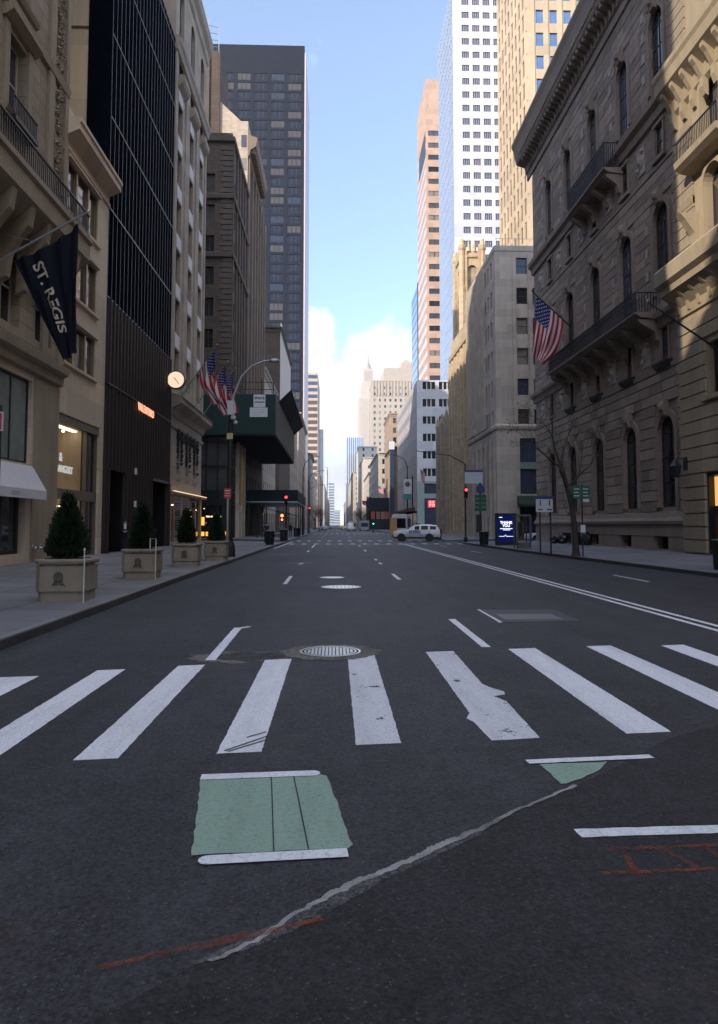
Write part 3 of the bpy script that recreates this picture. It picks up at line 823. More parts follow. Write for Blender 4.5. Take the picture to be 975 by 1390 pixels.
F.sweep(mb, -.2, 19.3, [(0, 12.1), (.7, 12.5), (1.1, 12.85), (1.25, 13.0), (1.25, 13.65), (1.36, 13.75), (1.36, 13.95), (1.2, 14.05), (0, 14.1)])
for k in range(13):
    u = .3+k*1.5
    if u < 19.2:
        F.sweep(mb, u-.18, u+.18, [(0, 10.2), (.3, 10.4), (.4, 11.2), (.75, 11.8), (1.05, 12.2), (1.15, 12.9), (0, 13.0)])
mb.build('balcony', M['stone_plain'], hot)
mb = MB()
for k in range(110):
    u = .1+k*.175
    F.band(mb, u, u+.035, 14.1, 14.95, 1.16, 1.195)
F.band(mb, 0, 19.3, 14.95, 15.02, 1.14, 1.22); F.band(mb, 0, 19.3, 14.12, 14.16, 1.14, 1.22)
mb.build('balcony_railing', M['iron'], hot)
windows(hot, F, mid+up, .42, M['white_frame'], GL, 2, 2, .08)
for y in wy:    # small iron window guards
    mb = MB()
    for k in range(15): F.band(mb, y-.95+k*.13, y-.92+k*.13, 16.25, 16.95, .38, .41)
    F.band(mb, y-.98, y+.98, 16.93, 16.98, .36, .43)
    F.band(mb, y-.98, y+.98, 16.12, 16.28, .02, .45)
    mb.build('window_guard', M['iron'], hot)
for h in shop: pass
windows(hot, F, shop, .22, M['black_metal'], [glass('hotel_display_glass', (.24, .29, .275), .08, .0, .7, .03)], 2, 1, .09, 'display_window')  # base colour brightened to stand for what the pane reflects
windows(hot, F, door, .35, M['black_metal'], [M['glass']], 2, 1, .16, 'shop_door')
mb = MB(); F.band(mb, U(26.6), U(26.95), 2.95, 3.35, -.5, -.38); mb.build('lamp', M['lamp_glow'], hot)
aw = MB()
for y0, y1 in ((U(23.2), U(28.3)),):
    P = F.p; a, b = y0, y1
    a2 = a
    aw.face([P(a, 3.98, .03), P(b, 3.98, .03), P(b-.05, 3.02, .62), P(a2, 3.02, .62)][::-1]); aw.face([P(a, 3.95, .03), P(b, 3.95, .03), P(b-.05, 2.99, .60), P(a2, 2.99, .60)])
    aw.hexa([P(a2, 2.68, .62), P(b-.05, 2.68, .62), P(b-.05, 2.68, .60), P(a2, 2.68, .60), P(a2, 3.02, .62), P(b-.05, 3.02, .62), P(b-.05, 3.02, .60), P(a2, 3.02, .60)])
    for uu, ww in ((b, b-.05), (a, a2)):
        aw.face([P(uu, 3.98, .03), P(ww, 3.02, .62), P(ww, 2.68, .62), P(uu, 3.0, .03)]); 
a_o = aw.build('awning', M['awning'], hot)
mb = MB(); F.band(mb, U(25.2), U(25.9), 2.86, 2.90, .622, .626); F.band(mb, U(25.2), U(25.9), 2.79, 2.82, .622, .626); mb.build('print_line', plain('grey_print', (.40, .40, .44), .8), a_o)

# ---- low limestone shop building
lim = thing('limestone_shop', 'low smooth limestone shop building with a flat projecting cornice and three-part windows', 'building', (XL, 30.8, .2))
F = Fac(XL, 30.8, 90); UW = 6.02
tw = []
for z0, z1 in ((15.55, 17.9), (12.0, 14.3), (8.85, 10.75)):
    tw += [(.42, 4.45, z0, z1)]
disp = [(.12, 5.45, .25, 6.55)]
mb = MB()
F.wall(mb, 0, UW, 0, 20.2, tw+disp, .30)
shell(mb, -24, XL, 30.8, 36.82, 0, 20.2, 'NT')
mb.face([(-17.8, 30.8, 0), (XL, 30.8, 0), (XL, 30.8, 20.2), (-17.8, 30.8, 20.2)])
mb.build('wall', M['limestone'], lim)
mb = MB()
F.sweep(mb, -.05, UW, [(0, 18.7), (.06, 18.75), (.5, 18.95), (.62, 19.0), (.62, 19.28), (.7, 19.34), (.7, 19.5), (.1, 19.62), (0, 19.62)])
F.sweep(mb, 0, UW, [(0, 18.15), (.09, 18.2), (.09, 18.34), (0, 18.4)])
for z0, z1 in ((15.55, 17.9), (12.0, 14.3), (8.85, 10.75)):
    F.sweep(mb, .3, 4.6, [(0, z0-.22), (.14, z0-.16), (.14, z0-.04), (0, z0-.02)]); F.sweep(mb, .3, 4.6, [(0, z1+.02), (.12, z1+.05), (.12, z1+.16), (0, z1+.2)])
mb.build('cornice', M['limestone'], lim)
for h in tw:
    fb = MB(); P = F.p; a, b, c, e = h
    for u0, u1 in ((a, a+.05), (a+1.18, a+1.36), (b-1.3, b-1.12), (b-.05, b)): F.band(fb, u0, u1, c, e, -.22, -.06)
    F.band(fb, a, b, c, c+.06, -.22, -.08); F.band(fb, a, b, e-.06, e, -.22, -.08)
    fo = fb.build('window', plain('bronze_mullion', (.30, .215, .12), .4, .5) if 'bronze_mullion' not in M else M['bronze_mullion'], lim)
    M['bronze_mullion'] = fo.data.materials[0]
    g = MB(); g.face([P(a, c, -.2), P(b, c, -.2), P(b, e, -.2), P(a, e, -.2)]); g.build('pane', glass('reflecting_window', (.05, .06, .08), .03, .0, 1., .05) if 'refl' not in M else M['refl'], fo); M['refl'] = fo.children[0].data.materials[0]
# display window: recess with a lit buff back wall
P = F.p; a, b, c, e = disp[0]
fb = MB()
F.band(fb, a, b, e-.38, e, -.3, -.05); F.band(fb, a, a+.09, c, e, -.3, -.12); F.band(fb, b-.12, b, c, e, -.3, -.12); F.band(fb, a, b, 2.85, 3.3, -.3, -.12)
F.band(fb, 3.9, 4.0, c, e-.38, -.3, -.14); F.band(fb, 2.2, 2.3, c, 2.85, -.3, -.14)
fo = fb.build('display_window', plain('display_frame', (.16, .14, .10), .5), lim)
g = MB(); g.face([P(a, c, -.25), P(b, c, -.25), P(b, e, -.25), P(a, e, -.25)]); g.build('pane', M['clear'], fo)
g = MB(); g.face([P(a, c, -1.6), P(b-1.6, c, -1.6), P(b-1.6, e, -1.6), P(a, e, -1.6)]); g.face([P(b-1.6, c, -1.6), P(b-1.6, c, -.35), P(b-1.6, e, -.35), P(b-1.6, e, -1.6)][::-1])
g.face([P(a, c, -.31), P(b, c, -.31), P(b, c, -3), P(a, c, -3)]); g.face([P(b-1.6, c, -2.5), P(b, c, -2.5), P(b, e, -2.5), P(b-1.6, e, -2.5)]); g.face([P(a, e, -.31), P(b, e, -.31), P(b, e, -3), P(a, e, -3)])
g.build('display_back', plain('display_buff_wall', (.56, .46, .33), .8), lim)
M['spot'] = emit('display_spot', (1., .80, .55), 8.)
for k in range(3): mb = MB(); mb.tube([P(1.1+k*.95, e-.42, -.9), P(1.1+k*.95, e-.5, -.9)], .06, 10); mb.build('spotlight', M['spot'], lim)
mb = MB(); F.band(mb, .5, 3.7, 6.12, 6.17, -.75, -.5); F.band(mb, .5, 3.7, 2.55, 2.6, -1.1, -.9); mb.build('hidden_fill_strip', emit('fill_strip_glow', (1., .80, .56), 2.2), lim)  # strips added out of sight to brighten the display
sg = thing('shop_sign', 'pale shop lettering with an ampersand behind the glass of the limestone display window', 'sign', P(1.6, 4.6, -.5))
SGN = emit('glow_lettering', (.85, .86, .80), .42); text('lettering', '&', .55, SGN, sg, P(1.75, 4.75, -.5), rz=R(90), ext=.02, bold=.008)  # glow put into the lettering so it reads brighter
text('lettering', 'ELLANGERT', .46, SGN, sg, P(2.0, 4.22, -.5), rz=R(90), ext=.02, bold=.006)
sp = MB(); sp.lathe(P(-2.3, .82, 0), [(.16, 0), (.16, .03), (.10, .05), (.10, .18)], 14, 'x'); sp.tube([P(-2.3, .82, .18), P(-2.43, .80, .34)], .065, 10); sp.tube([P(-2.3, .82, .18), P(-2.17, .80, .34)], .065, 10)
o = sp.build('standpipe', M['chrome'], None, True, loc=P(-2.3, .82, 0)); tag(o, 'polished twin standpipe connection low on the pale limestone pier', 'standpipe')
for u in (0,): pass

# ---- dark boutique
bou = thing('dark_boutique', 'dark boutique block with thin pale mullions above and dark fluted metal cladding below', 'building', (XL, 36.82, .2))
F = Fac(XL, 36.84, 90); UW = 14.35; HT = 37.4
mb = MB(); shell(mb, -26, -13.05, 36.84, 51.2, 20.2, 33., 'ST'); mb.build('party_wall', M['party'], bou)
mb = MB(); mb.box(-24.2, -13.05, 36.80, 36.835, 27.9, 28.02); mb.build('wall_joint', M['planter_dark'], bou)
mb = MB(); mb.face([(-13.05, 36.80, 0), (XL, 36.80, 0), (XL, 36.80, HT), (-13.05, 36.80, HT)]); mb.face([(-13.05, 36.80, 33), (-13.05, 36.80, HT), (-13.05, 51, HT), (-13.05, 51, 33)])
mb.face([F.p(0, 13.55), F.p(UW, 13.55), F.p(UW, HT), F.p(0, HT)]); mb.face([(XL, 36.8, HT), (XL, 51.19, HT), (-13.05, 51.19, HT), (-13.05, 36.8, HT)])
mb.build('glass_wall', M['glass_navy'], bou)
mb = MB()
for k in range(21): u = .02+k*UW/20-(.04 if k == 20 else 0); F.band(mb, u, u+.032, 13.6, HT, 0, .012)
mb.build('mullion', plain('pale_mullion', (.20, .20, .205), .5, .2), bou)
mb = MB()
for z in (13.5, 18.2, 23.1, 27.6, 32.2, 36.7): F.band(mb, 0, UW, z, z+.05, 0, .05)
mb.build('floor_trim', plain('pale_floor_trim', (.34, .35, .35), .4, .4), bou)
fl = MB()       # flutes: half-round ribs, with two door openings
def flutes(u0, u1, z0, z1):
    k = max(1, int((u1-u0)/.62)); st_ = (u1-u0)/k
    for i in range(k):
        u = u0+i*st_; r = st_*.40
        pts = [F.p(u, z0, 0)]; prof = [(u+st_/2-r*math.cos(PI*q/6), r*.75*math.sin(PI*q/6)) for q in range(7)]
        for (a0, d0), (a1, d1) in zip(prof, prof[1:]): fl.face([F.p(a0, z0, d0), F.p(a1, z0, d1), F.p(a1, z1, d1), F.p(a0, z1, d0)])
        fl.face([F.p(a_, z0, d_) for a_, d_ in prof][::-1])
d1, d2 = (.8, 3.4), (9.6, 13.4)
flutes(0, UW, 9.05, 13.45); flutes(0, UW, 4.6, 8.92)
for a, b in ((0, d1[0]), (d1[1], d2[0]), (d2[1], UW)): flutes(a, b, .2, 4.6)
fl.build('fluted_cladding', M['flute'], bou, True)
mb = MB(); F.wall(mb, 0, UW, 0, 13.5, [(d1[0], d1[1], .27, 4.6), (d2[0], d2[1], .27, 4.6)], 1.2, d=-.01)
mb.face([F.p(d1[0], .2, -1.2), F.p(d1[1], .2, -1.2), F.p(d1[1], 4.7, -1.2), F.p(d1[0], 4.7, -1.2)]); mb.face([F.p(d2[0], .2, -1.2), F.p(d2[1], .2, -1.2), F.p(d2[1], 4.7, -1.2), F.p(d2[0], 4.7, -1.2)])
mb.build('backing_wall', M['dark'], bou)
mb = MB(); F.band(mb, 0, UW, 8.94, 9.02, 0, .2); F.band(mb, d2[0]-.2, d2[1]+.2, 4.55, 4.72, 0, .2); mb.build('ledge', M['black_metal'], bou)
mb = MB(); F.band(mb, d2[0]+.12, d2[0]+1.15, .3, 3.3, -.6, -.5); mb.build('door_panel', plain('pale_door_panel', (.20, .20, .205), .4), bou)
lit = thing('number_sign', 'small glowing red square number sign in the far doorway of the dark boutique', 'sign', F.p(d2[0]+.7, 3.5, -.3))
mb = MB(); F.band(mb, d2[0]+.35, d2[0]+1.15, 3.4, 3.98, -.42, -.36); o = mb.build('plate', M['red_sign'], lit)
text('numeral', '693', .34, M['sign_glow'], lit, F.p(d2[0]+.75, 3.69, -.352), rz=R(90), ext=.004, bold=.01)
for z in (2.75, 4.65):
    mb = MB(); F.band(mb, 5.05, 5.35, z, z+.36, .2, .27)
    o = mb.build('wall_plaque', M['paper'], None, loc=F.p(5.2, z, .2))
    tag(o, 'pale rectangular plaque on the fluted dark boutique wall, %s of the two' % ('lower' if z < 3 else 'upper'), 'plaque', 'plaques on the fluted wall')
vs_ = thing('boutique_sign', 'glowing pink VALENTINO lettering on the dark fluted facade', 'sign', F.p(6.8, 8.6, .2))
text('lettering', 'VALENTINO', .66, M['sign_glow'], vs_, F.p(6.85, 8.62, .34), rz=R(90), ext=.02, bold=.0, sx=.92, space=1.12)

# ---- stone corner building with white spandrels
cb_ = thing('stone_corner_building', 'tall warm grey stone building with white spandrel panels, garlanded base and gilt shop front', 'building', (XL, 51.2, .2))
F = Fac(XL, 51.2, 90); UW = 12.4; HT = 45.5
cu = [2.0, 6.25, 10.4]
zs = [12.2+3.75*k for k in range(7)]
uw = rows(cu, 1.5, zs, 2.5)+rows(cu, 1.6, [38.6], 4.2, True)
low = rows([2.3, 4.6, 6.9, 9.2][:4], .95, [5.55], 2.9)
low = rows([3.2, 6.3, 9.4], 1.0, [5.55], 2.9)
mb = MB(); F.wall(mb, 0, UW, 4.4, HT, uw+low, .40)
F2 = Fac(XL-24, 51.2, 0)
shell(mb, -36, XL, 51.2, 63.6, 4.4, HT, 'NWT'); shell(mb, -76, -37, 51.2, 63.6, 0, 63, 'SNEWT'); mb.face([(-36, 51.2, 36), (XL, 51.2, 36), (XL, 51.2, HT), (-36, 51.2, HT)])  # second shell is an unseen rear mass added to shade the brown corner
mb.build('wall', M['stone_l4'], cb_)
mb = MB()
for k in range(4):
    u = [.0, 3.62, 7.82, 11.9][k]; F.band(mb, u, u+(1.1 if k in (1, 2) else .5), 11.4, 37.2, 0, .10)
F.sweep(mb, -.1, UW+.4, [(0, 9.6), (.12, 9.65), (.2, 10.1), (.75, 10.35), (.85, 10.45), (.85, 10.75), (.95, 10.85), (.2, 11.1), (0, 11.1)])
F.sweep(mb, -.05, UW+.1, [(0, 8.75), (.12, 8.8), (.16, 9.0), (0, 9.05)])
F.sweep(mb, -.1, UW+.2, [(0, 36.6), (.2, 36.7), (.3, 37.1), (.42, 37.3), (.45, 37.6), (0, 37.8)])
F.sweep(mb, -.1, UW+.25, [(0, 43.6), (.15, 43.8), (.2, 44.4), (.45, 44.8), (.5, 45.2), (.55, 45.6), (0, 45.9)])
for u in low: F.sweep(mb, u[0]-.25, u[1]+.25, [(0, 5.1), (.15, 5.15), (.2, 5.45), (0, 5.5)])
mb.build('cornice', M['stone_l4'], cb_)
for u in cu:
    mb = MB(); F.sweep(mb, u-1.1, u+1.1, [(0, 34.4), (.35, 34.7), (.5, 34.95), (.5, 35.3), (0, 35.35)]); mb.build('balconette', M['stone_plain'], cb_)
for u in cu:
    for z in zs[:-1]:
        mb = MB(); F.band(mb, u-.75, u+.75, z+2.62, z+3.62, -.12, .03); mb.build('spandrel', M['white_panel'], cb_)
windows(cb_, F, uw+low, .38, M['dark_frame'], GL, 1, 2, .08)
for h in low:       # wrought garlands round the low windows
    mb = MB()
    for s_ in (-1, 1):
        for k in range(36):
            z = 5.9+k*.085; u = (h[0]-.16 if s_ < 0 else h[1]+.16)+.09*math.sin(k*1.1)+rng.uniform(-.06, .06)
            if k < 10 and rng.random() < .5: continue
            c = Vector(F.p(u, z, .1)); r = rng.uniform(.06, .13)
            mb.lathe(tuple(c), [(.01, -r), (r, 0), (.01, r)], 5, 'x')
    mb.build('garland', M['iron'], cb_)
mb = MB()
for k in range(70):
    u = 2.4+k*.115; z = 8.35+.22*math.sin(k*.62)+rng.uniform(-.1, .1); c = Vector(F.p(u, z, .12)); r = rng.uniform(.07, .16)
    mb.lathe(tuple(c), [(.01, -r), (r, 0), (.01, r)], 5, 'x')
mb.build('garland', M['iron'], cb_)
mb = MB(); F.wall(mb, 0, UW, .2, 4.4, [(.45, UW-.35, .5, 3.95)], .2, d=.02); mb.build('shop_surround', plain('shop_surround_stone', (.34, .27, .20), .5), cb_)
mb = MB()
F.band(mb, .3, .52, .3, 4.1, .02, .12); F.band(mb, UW-.42, UW-.2, .3, 4.1, .02, .12); F.band(mb, .2, UW+.5, 3.98, 4.12, .02, .42)
mb.build('gilt_trim', M['gold'], cb_)
mb = MB(); F.band(mb, .2, UW+.5, 4.12, 4.16, .3, .44); mb.build('cornice_light', emit('cornice_strip_light', (1., .78, .5), .8), cb_)
fb = MB(); 
for u in (2.6, 5.2, 7.8): F.band(fb, u, u+.1, .5, 3.95, -.2, -.1)
fo = fb.build('shop_window', M['brass'], cb_)
g = MB(); g.face([F.p(.45, .5, -.15), F.p(UW-.35, .5, -.15), F.p(UW-.35, 3.95, -.15), F.p(.45, 3.95, -.15)]); g.build('pane', M['clear'], fo)
g = MB(); g.face([F.p(.45, .5, -2.2), F.p(UW-.35, .5, -2.2), F.p(UW-.35, 3.95, -2.2), F.p(.45, 3.95, -2.2)]); g.face([F.p(.45, .5, -.2), F.p(UW-.35, .5, -.2), F.p(UW-.35, .5, -2.2), F.p(.45, .5, -2.2)]); g.build('shop_interior', plain('shop_interior_wall', (.17, .13, .10), .8), cb_)
g = MB()
for k in range(14): F.band(g, 9.2, 11.6, .9+k*.21, 1.0+k*.21, -1.6, -1.55)
g.build('shelf', plain('pale_shelf', (.45, .44, .43), .6), cb_)
for u, z in ((1.6, 3.1), (3.8, 3.0), (6.6, 3.3)): g = MB(); F.band(g, u, u+.9, z, z+.06, -1.3, -1.2); g.build('display_light', M['lamp_glow'], cb_)
ck = thing('round_clock_sign', 'round lit clock with a brown rim hanging off the fluted dark facade', 'clock', (-11.75, 50.3, 11.85))
mb = MB(); mb.lathe((-11.15, 50.25, 11.85), [(.60, -.14), (.66, -.12), (.66, .12), (.60, .14)], 36, 'y'); mb.build('rim', plain('clock_rim', (.06, .03, .02), .4), ck, True)
mb = MB(); mb.lathe((-11.15, 50.08, 11.85), [(.57, 0), (.57, .02)], 36, 'y'); mb.build('face', M['clock_glow'], ck)
mb = MB(); mb.tube([(-11.15, 50.07, 11.85), (-10.92, 50.07, 11.55)], .022, 6); mb.tube([(-11.15, 50.07, 11.85), (-11.28, 50.07, 12.0)], .026, 6); mb.build('hand', M['planter_dark'], ck)
mb = MB(); mb.tube([(-11.8, 50.25, 11.85), (-11.7, 50.25, 11.85)], .06, 8); mb.build('bracket', M['black_metal'], ck)

# ---- brown corner building beyond the cross street, in two heights
br = thing('brown_corner_building', 'dark brown masonry corner building beyond the cross street with green hoarding round it', 'building', (XL, 80, .2))
Fs, Fc = Fac(XL, 80, 90), Fac(-50, 80, 0)
cw = [(u-.55, u+.55, z, z+2.1) for z in [18.+3.6*k for k in range(7)] for u in (35.7, 33.0, 30.2)]
sw_ = [(u-.5, u+.5, z, z+2.1) for z in [18.+3.6*k for k in range(7)] for u in (2.2, 4.6, 7.0, 9.4, 11.8)]
mb = MB()
Fc.wall(mb, 0, 38.2, 12, 46.5, cw, .3); Fs.wall(mb, 0, 14, 12, 46.5, sw_, .3); shell(mb, -50, XL, 80, 94, 12, 46.5, 'NWT')
mb.build('wall', M['brown'], br)
mb = MB()
for z in (16.9, 31.8, 38.6, 45.3):
    Fs.sweep(mb, 0, 14, [(0, z), (.3, z+.15), (.35, z+.6), (0, z+.8)]); Fc.sweep(mb, 26, 38.5, [(0, z), (.3, z+.15), (.35, z+.6), (0, z+.8)])
for k in range(44):
    Fc.band(mb, 36.9 if k % 2 else 37.2, 38.24, 17.8+k*.62, 18.3+k*.62, 0, .08)
for u in (.1, 3.2, 5.6, 8.0, 10.4, 13.2): Fs.band(mb, u, u+.45, 17.8, 45.2, 0, .2)
mb.build('cornice', M['brown_trim'], br)
far_windows(br, Fc, cw, .28, [M['dark_frame'], M['glass'], M['blind_d']], nx=2); far_windows(br, Fs, sw_, .28, [M['dark_frame'], M['glass'], M['blind_d']], nx=2)
# glazed shop below
mb = MB(); shell(mb, -49.8, XL-.1, 80.15, 94, 0, 12, 'SE'); mb.build('shop_glazing', glass('shop_dark_glazing', (.085, .085, .088), .12, 0., .6, .03), br)
mb = MB()
for z in (3.95, 5.45, 8.2, 10.9): Fc.band(mb, 20, 38.3, z, z+.13, -.15, .05); Fs.band(mb, 0, 5., z, z+.13, -.1, .05)
for u in (38.15, 36.9, 35.6, 33.3, 31): Fc.band(mb, u, u+.16, .2, 12, -.15, .05)
for u in (0, 1.8, 3.6, 4.9): Fs.band(mb, u, u+.16, .2, 12, -.1, .05)
Fc.band(mb, 20, 38.3, 4.08, 5.45, -.14, .02); Fc.band(mb, 37.6, 38.3, .2, 5.4, -.14, .03)
mb.build('shop_frame', M['black_metal'], br)
mb = MB(); Fc.band(mb, 20, 37.5, .3, 3.9, -.08, -.02); mb.build('shop_opening', M['dark'], br)
mb = MB()
for k in range(26):
    u = rng.uniform(33.2, 37.3); z = rng.choice([3.5, 3.3, 2.6, 1.9]); Fc.band(mb, u, u+rng.uniform(.05, .16), z, z+rng.uniform(.05, .14), -.02, .0)
mb.build('shop_light', emit('small_shop_light', (1., .62, .34), 1.5), br)
mb = MB(); Fc.band(mb, 34.0, 36.0, .52, .98, -.02, .02); Fc.band(mb, 37.75, 38.2, .52, .98, .03, .06); Fc.band(mb, 35.1, 35.6, 1.7, 2.6, -.02, .01)
mb.build('amber_sign', M['amber_glow'], br)
for u in (5.6, 8.6, 11.4): mb = MB(); Fs.band(mb, u, u+1.0, .2, 12, 0, .32); mb.build('stone_pier', M['limestone'], br)
mb = MB(); Fs.band(mb, 8.3, 8.55, 4.2, 10.2, .1, .5); mb.build('gilt_strip', M['gold'], br)

M['upper_trim'] = stone('brown_cornice_stone', (.23, .175, .135), None, var=.3)
up_ = thing('cornice_building', 'dark brown building with a beige gabled end wall and deep bracketed cornice by the hoarding', 'building', (XL, 94, .2))
Fs = Fac(XL, 94, 90); Fc = Fac(-40, 94, 0)
sw_ = [(u-.55, u+.55, z, z+2.4) for z in [6+4.*k for k in range(11)] for u in (2.5, 6., 9.5, 13., 16.5, 20.)]
mb = MB(); Fs.wall(mb, 0, 23, 0, 53.5, sw_, .3); shell(mb, -40, XL, 94.1, 117, 0, 53.5, 'NWT'); mb.build('wall', M['brown'], up_)
mb = MB(); q = [(-15.6, 44), (-11.82, 44), (-11.82, 56), (-12.75, 56), (-15.6, 58.7)]
mb.face([(x, 94, z) for x, z in q]); mb.face([(x, 101, z) for x, z in q][::-1])
for (a, za), (b, zb) in zip(q[1:], q[2:]+q[:1]): mb.face([(a, 94, za), (a, 101, za), (b, 101, zb), (b, 94, zb)])
mb.build('end_wall', M['beige'], up_)
hs = [(27.3, 28.0, z, z+1.7) for z in (52.4, 49.2, 46.4)]
far_windows(up_, Fc, hs, -.03, [M['white_frame'], M['blind'], M['glass_b']], nx=1)
mb = MB(); mb.box(-34, -15.62, 93.7, 101, 30, 65.6); mb.build('dark_shaft', M['brown'], up_)
mb = MB(); mb.box(-74, -40.2, 94.2, 117, 0, 76); mb.build('unseen_shade_mass', M['brown'], up_)  # unseen mass added to shade the white office block
mb = MB()
for k in range(6): mb.box(-33.6+k*3.2, -33.0+k*3.2, 93.5, 93.7, 46, 65)
mb.build('shaft_pier', M['brown_trim'], up_)
mb = MB()
for k in range(7): mb.tube([(-24+k*1.35, 94.2, 65.5), (-24+k*1.35, 94.2, 72.-.75*max(0, k-3))], .05, 5)
for k in range(4): mb.tube([(-24, 94.2, 66.5+k*1.6), (-16+.0*k, 94.2, 66.5+k*.9)], .04, 5)
mb.build('roof_frame', M['steel'], up_)
mb = MB(); Fs.sweep(mb, -.3, 14, [(0, 51.0), (.25, 51.2), (.35, 51.9), (1.1, 52.4), (1.2, 52.9), (1.3, 53.6), (0, 54.0)])
for k in range(20): Fs.band(mb, .1+k*.7, .4+k*.7, 51.6, 52.35, .25, 1.0)
for u in (.1, 4.1, 7.6, 11.1, 14.6, 18.1, 21.8): Fs.band(mb, u, u+.6, 16, 51., 0, .25)
mb.build('cornice', M['upper_trim'], up_)
far_windows(up_, Fs, sw_, .28, [M['dark_frame'], M['glass'], M['blind_d'], M['blind_d']], nx=2)

# ---- construction hoarding round the brown corner
sh = thing('construction_hoarding', 'big dark green construction hoarding with white notices, overhanging the pavement at the brown corner', 'hoarding', (-9, 79.5, 11.5))
mb = MB()
mb.hexa([(-15.5, 79.3, 11.75), (-6.65, 79.3, 11.75), (-6.65, 79.45, 11.75), (-15.5, 79.45, 11.75), (-15.5, 79.3, 16.2), (-6.65, 79.3, 16.2), (-6.65, 79.45, 16.2), (-15.5, 79.45, 16.2)])
mb.build('front_panel', M['shed_green'], sh)
mb = MB(); mb.box(-6.75, -6.6, 79.45, 116, 11.75, 16.2); mb.build('side_panel', plain('weathered_side_panel', (.07, .075, .065), .8), sh)
mb = MB(); mb.box(-15.5, -6.7, 79.3, 116, 11.55, 11.74); mb.build('deck', M['soffit'], sh)
mb = MB()
for k in range(12): mb.hexa([(-6.6, 84+k*2.6, 16.15), (-5.15, 84+k*2.6, 17.55), (-5.15, 86.5+k*2.6, 17.55), (-6.6, 86.5+k*2.6, 16.15), (-6.62, 84+k*2.6, 16.23), (-5.2, 84+k*2.6, 17.63), (-5.2, 86.5+k*2.6, 17.63), (-6.62, 86.5+k*2.6, 16.23)])
for k in range(13): mb.tube([(-6.63, 83.9+k*2.6, 16.1), (-5.1, 83.9+k*2.6, 17.65)], .05, 5)
for x_, z_ in ((-6.3, 16.55), (-5.9, 16.95), (-5.5, 17.35)): mb.tube([(x_, 84, z_-.12), (x_, 115, z_-.12)], .04, 5)
mb.build('debris_screen', M['shed_blue'], sh)
mb = MB()
for x in (-15, -12.4, -10., -8.2, -6.9): mb.tube([(x, 79.6, 16.1), (x, 79.6, 18.0)], .05, 6)
for z in (16.8, 17.6): mb.tube([(-15.2, 79.6, z), (-6.8, 79.6, z)], .04, 6)
for x in (-15.2, -11.2): mb.tube([(x, 80.2, 11.6), (x+3.2, 79.9, 8.9)], .05, 6) if False else None
mb.build('guard_rail', M['black_metal'], sh)
nb = MB(); nb.box(-9.05, -7.75, 79.22, 79.29, 14.75, 16.15); o = nb.build('notice_board', M['paper'], sh)
for i, (s_, z) in enumerate((('SPACE', 15.75), ('AVAILABLE', 15.3))): text('lettering', s_, .40 if i == 0 else .23, M['ink'], o, (-8.4, 79.215, z), ext=.003, bold=.012)
nb = MB(); nb.box(-9.45, -7.5, 79.21, 79.28, 13.65, 14.7); o = nb.build('notice_board', M['paper'], sh)
for k in range(3):
    bb = MB(); bb.box(-9.2, -7.75+(-.5 if k == 2 else 0), 79.204, 79.212, 14.42-k*.28, 14.46-k*.28); bb.build('print_line', plain('grey_print_line', (.35, .35, .38), .7) if 'gpl' not in M else M['gpl'], o); M['gpl'] = o.children[0].data.materials[0]
ss = thing('sidewalk_shed', 'low dark blue sidewalk shed bridging the left pavement past the crossing', 'sidewalk shed', (-8.2, 95, .2))
mb = MB(); mb.box(-11.7, -4.95, 95, 95.12, 4.85, 6.35); mb.box(-5.07, -4.95, 95.12, 121, 4.85, 6.35); mb.build('fascia', M['shed_blue'], ss)
mb = MB(); mb.box(-11.7, -4.95, 95.0, 121, 4.7, 4.84); mb.build('deck', M['steel'], ss)
for x in (-11.4, -5.15):
    for y in (95.3, 101.5, 107.5, 113.5, 120.): mb = MB(); mb.box(x-.07, x+.07, y-.07, y+.07, .2, 4.7); mb.build('post', M['black_metal'], ss)

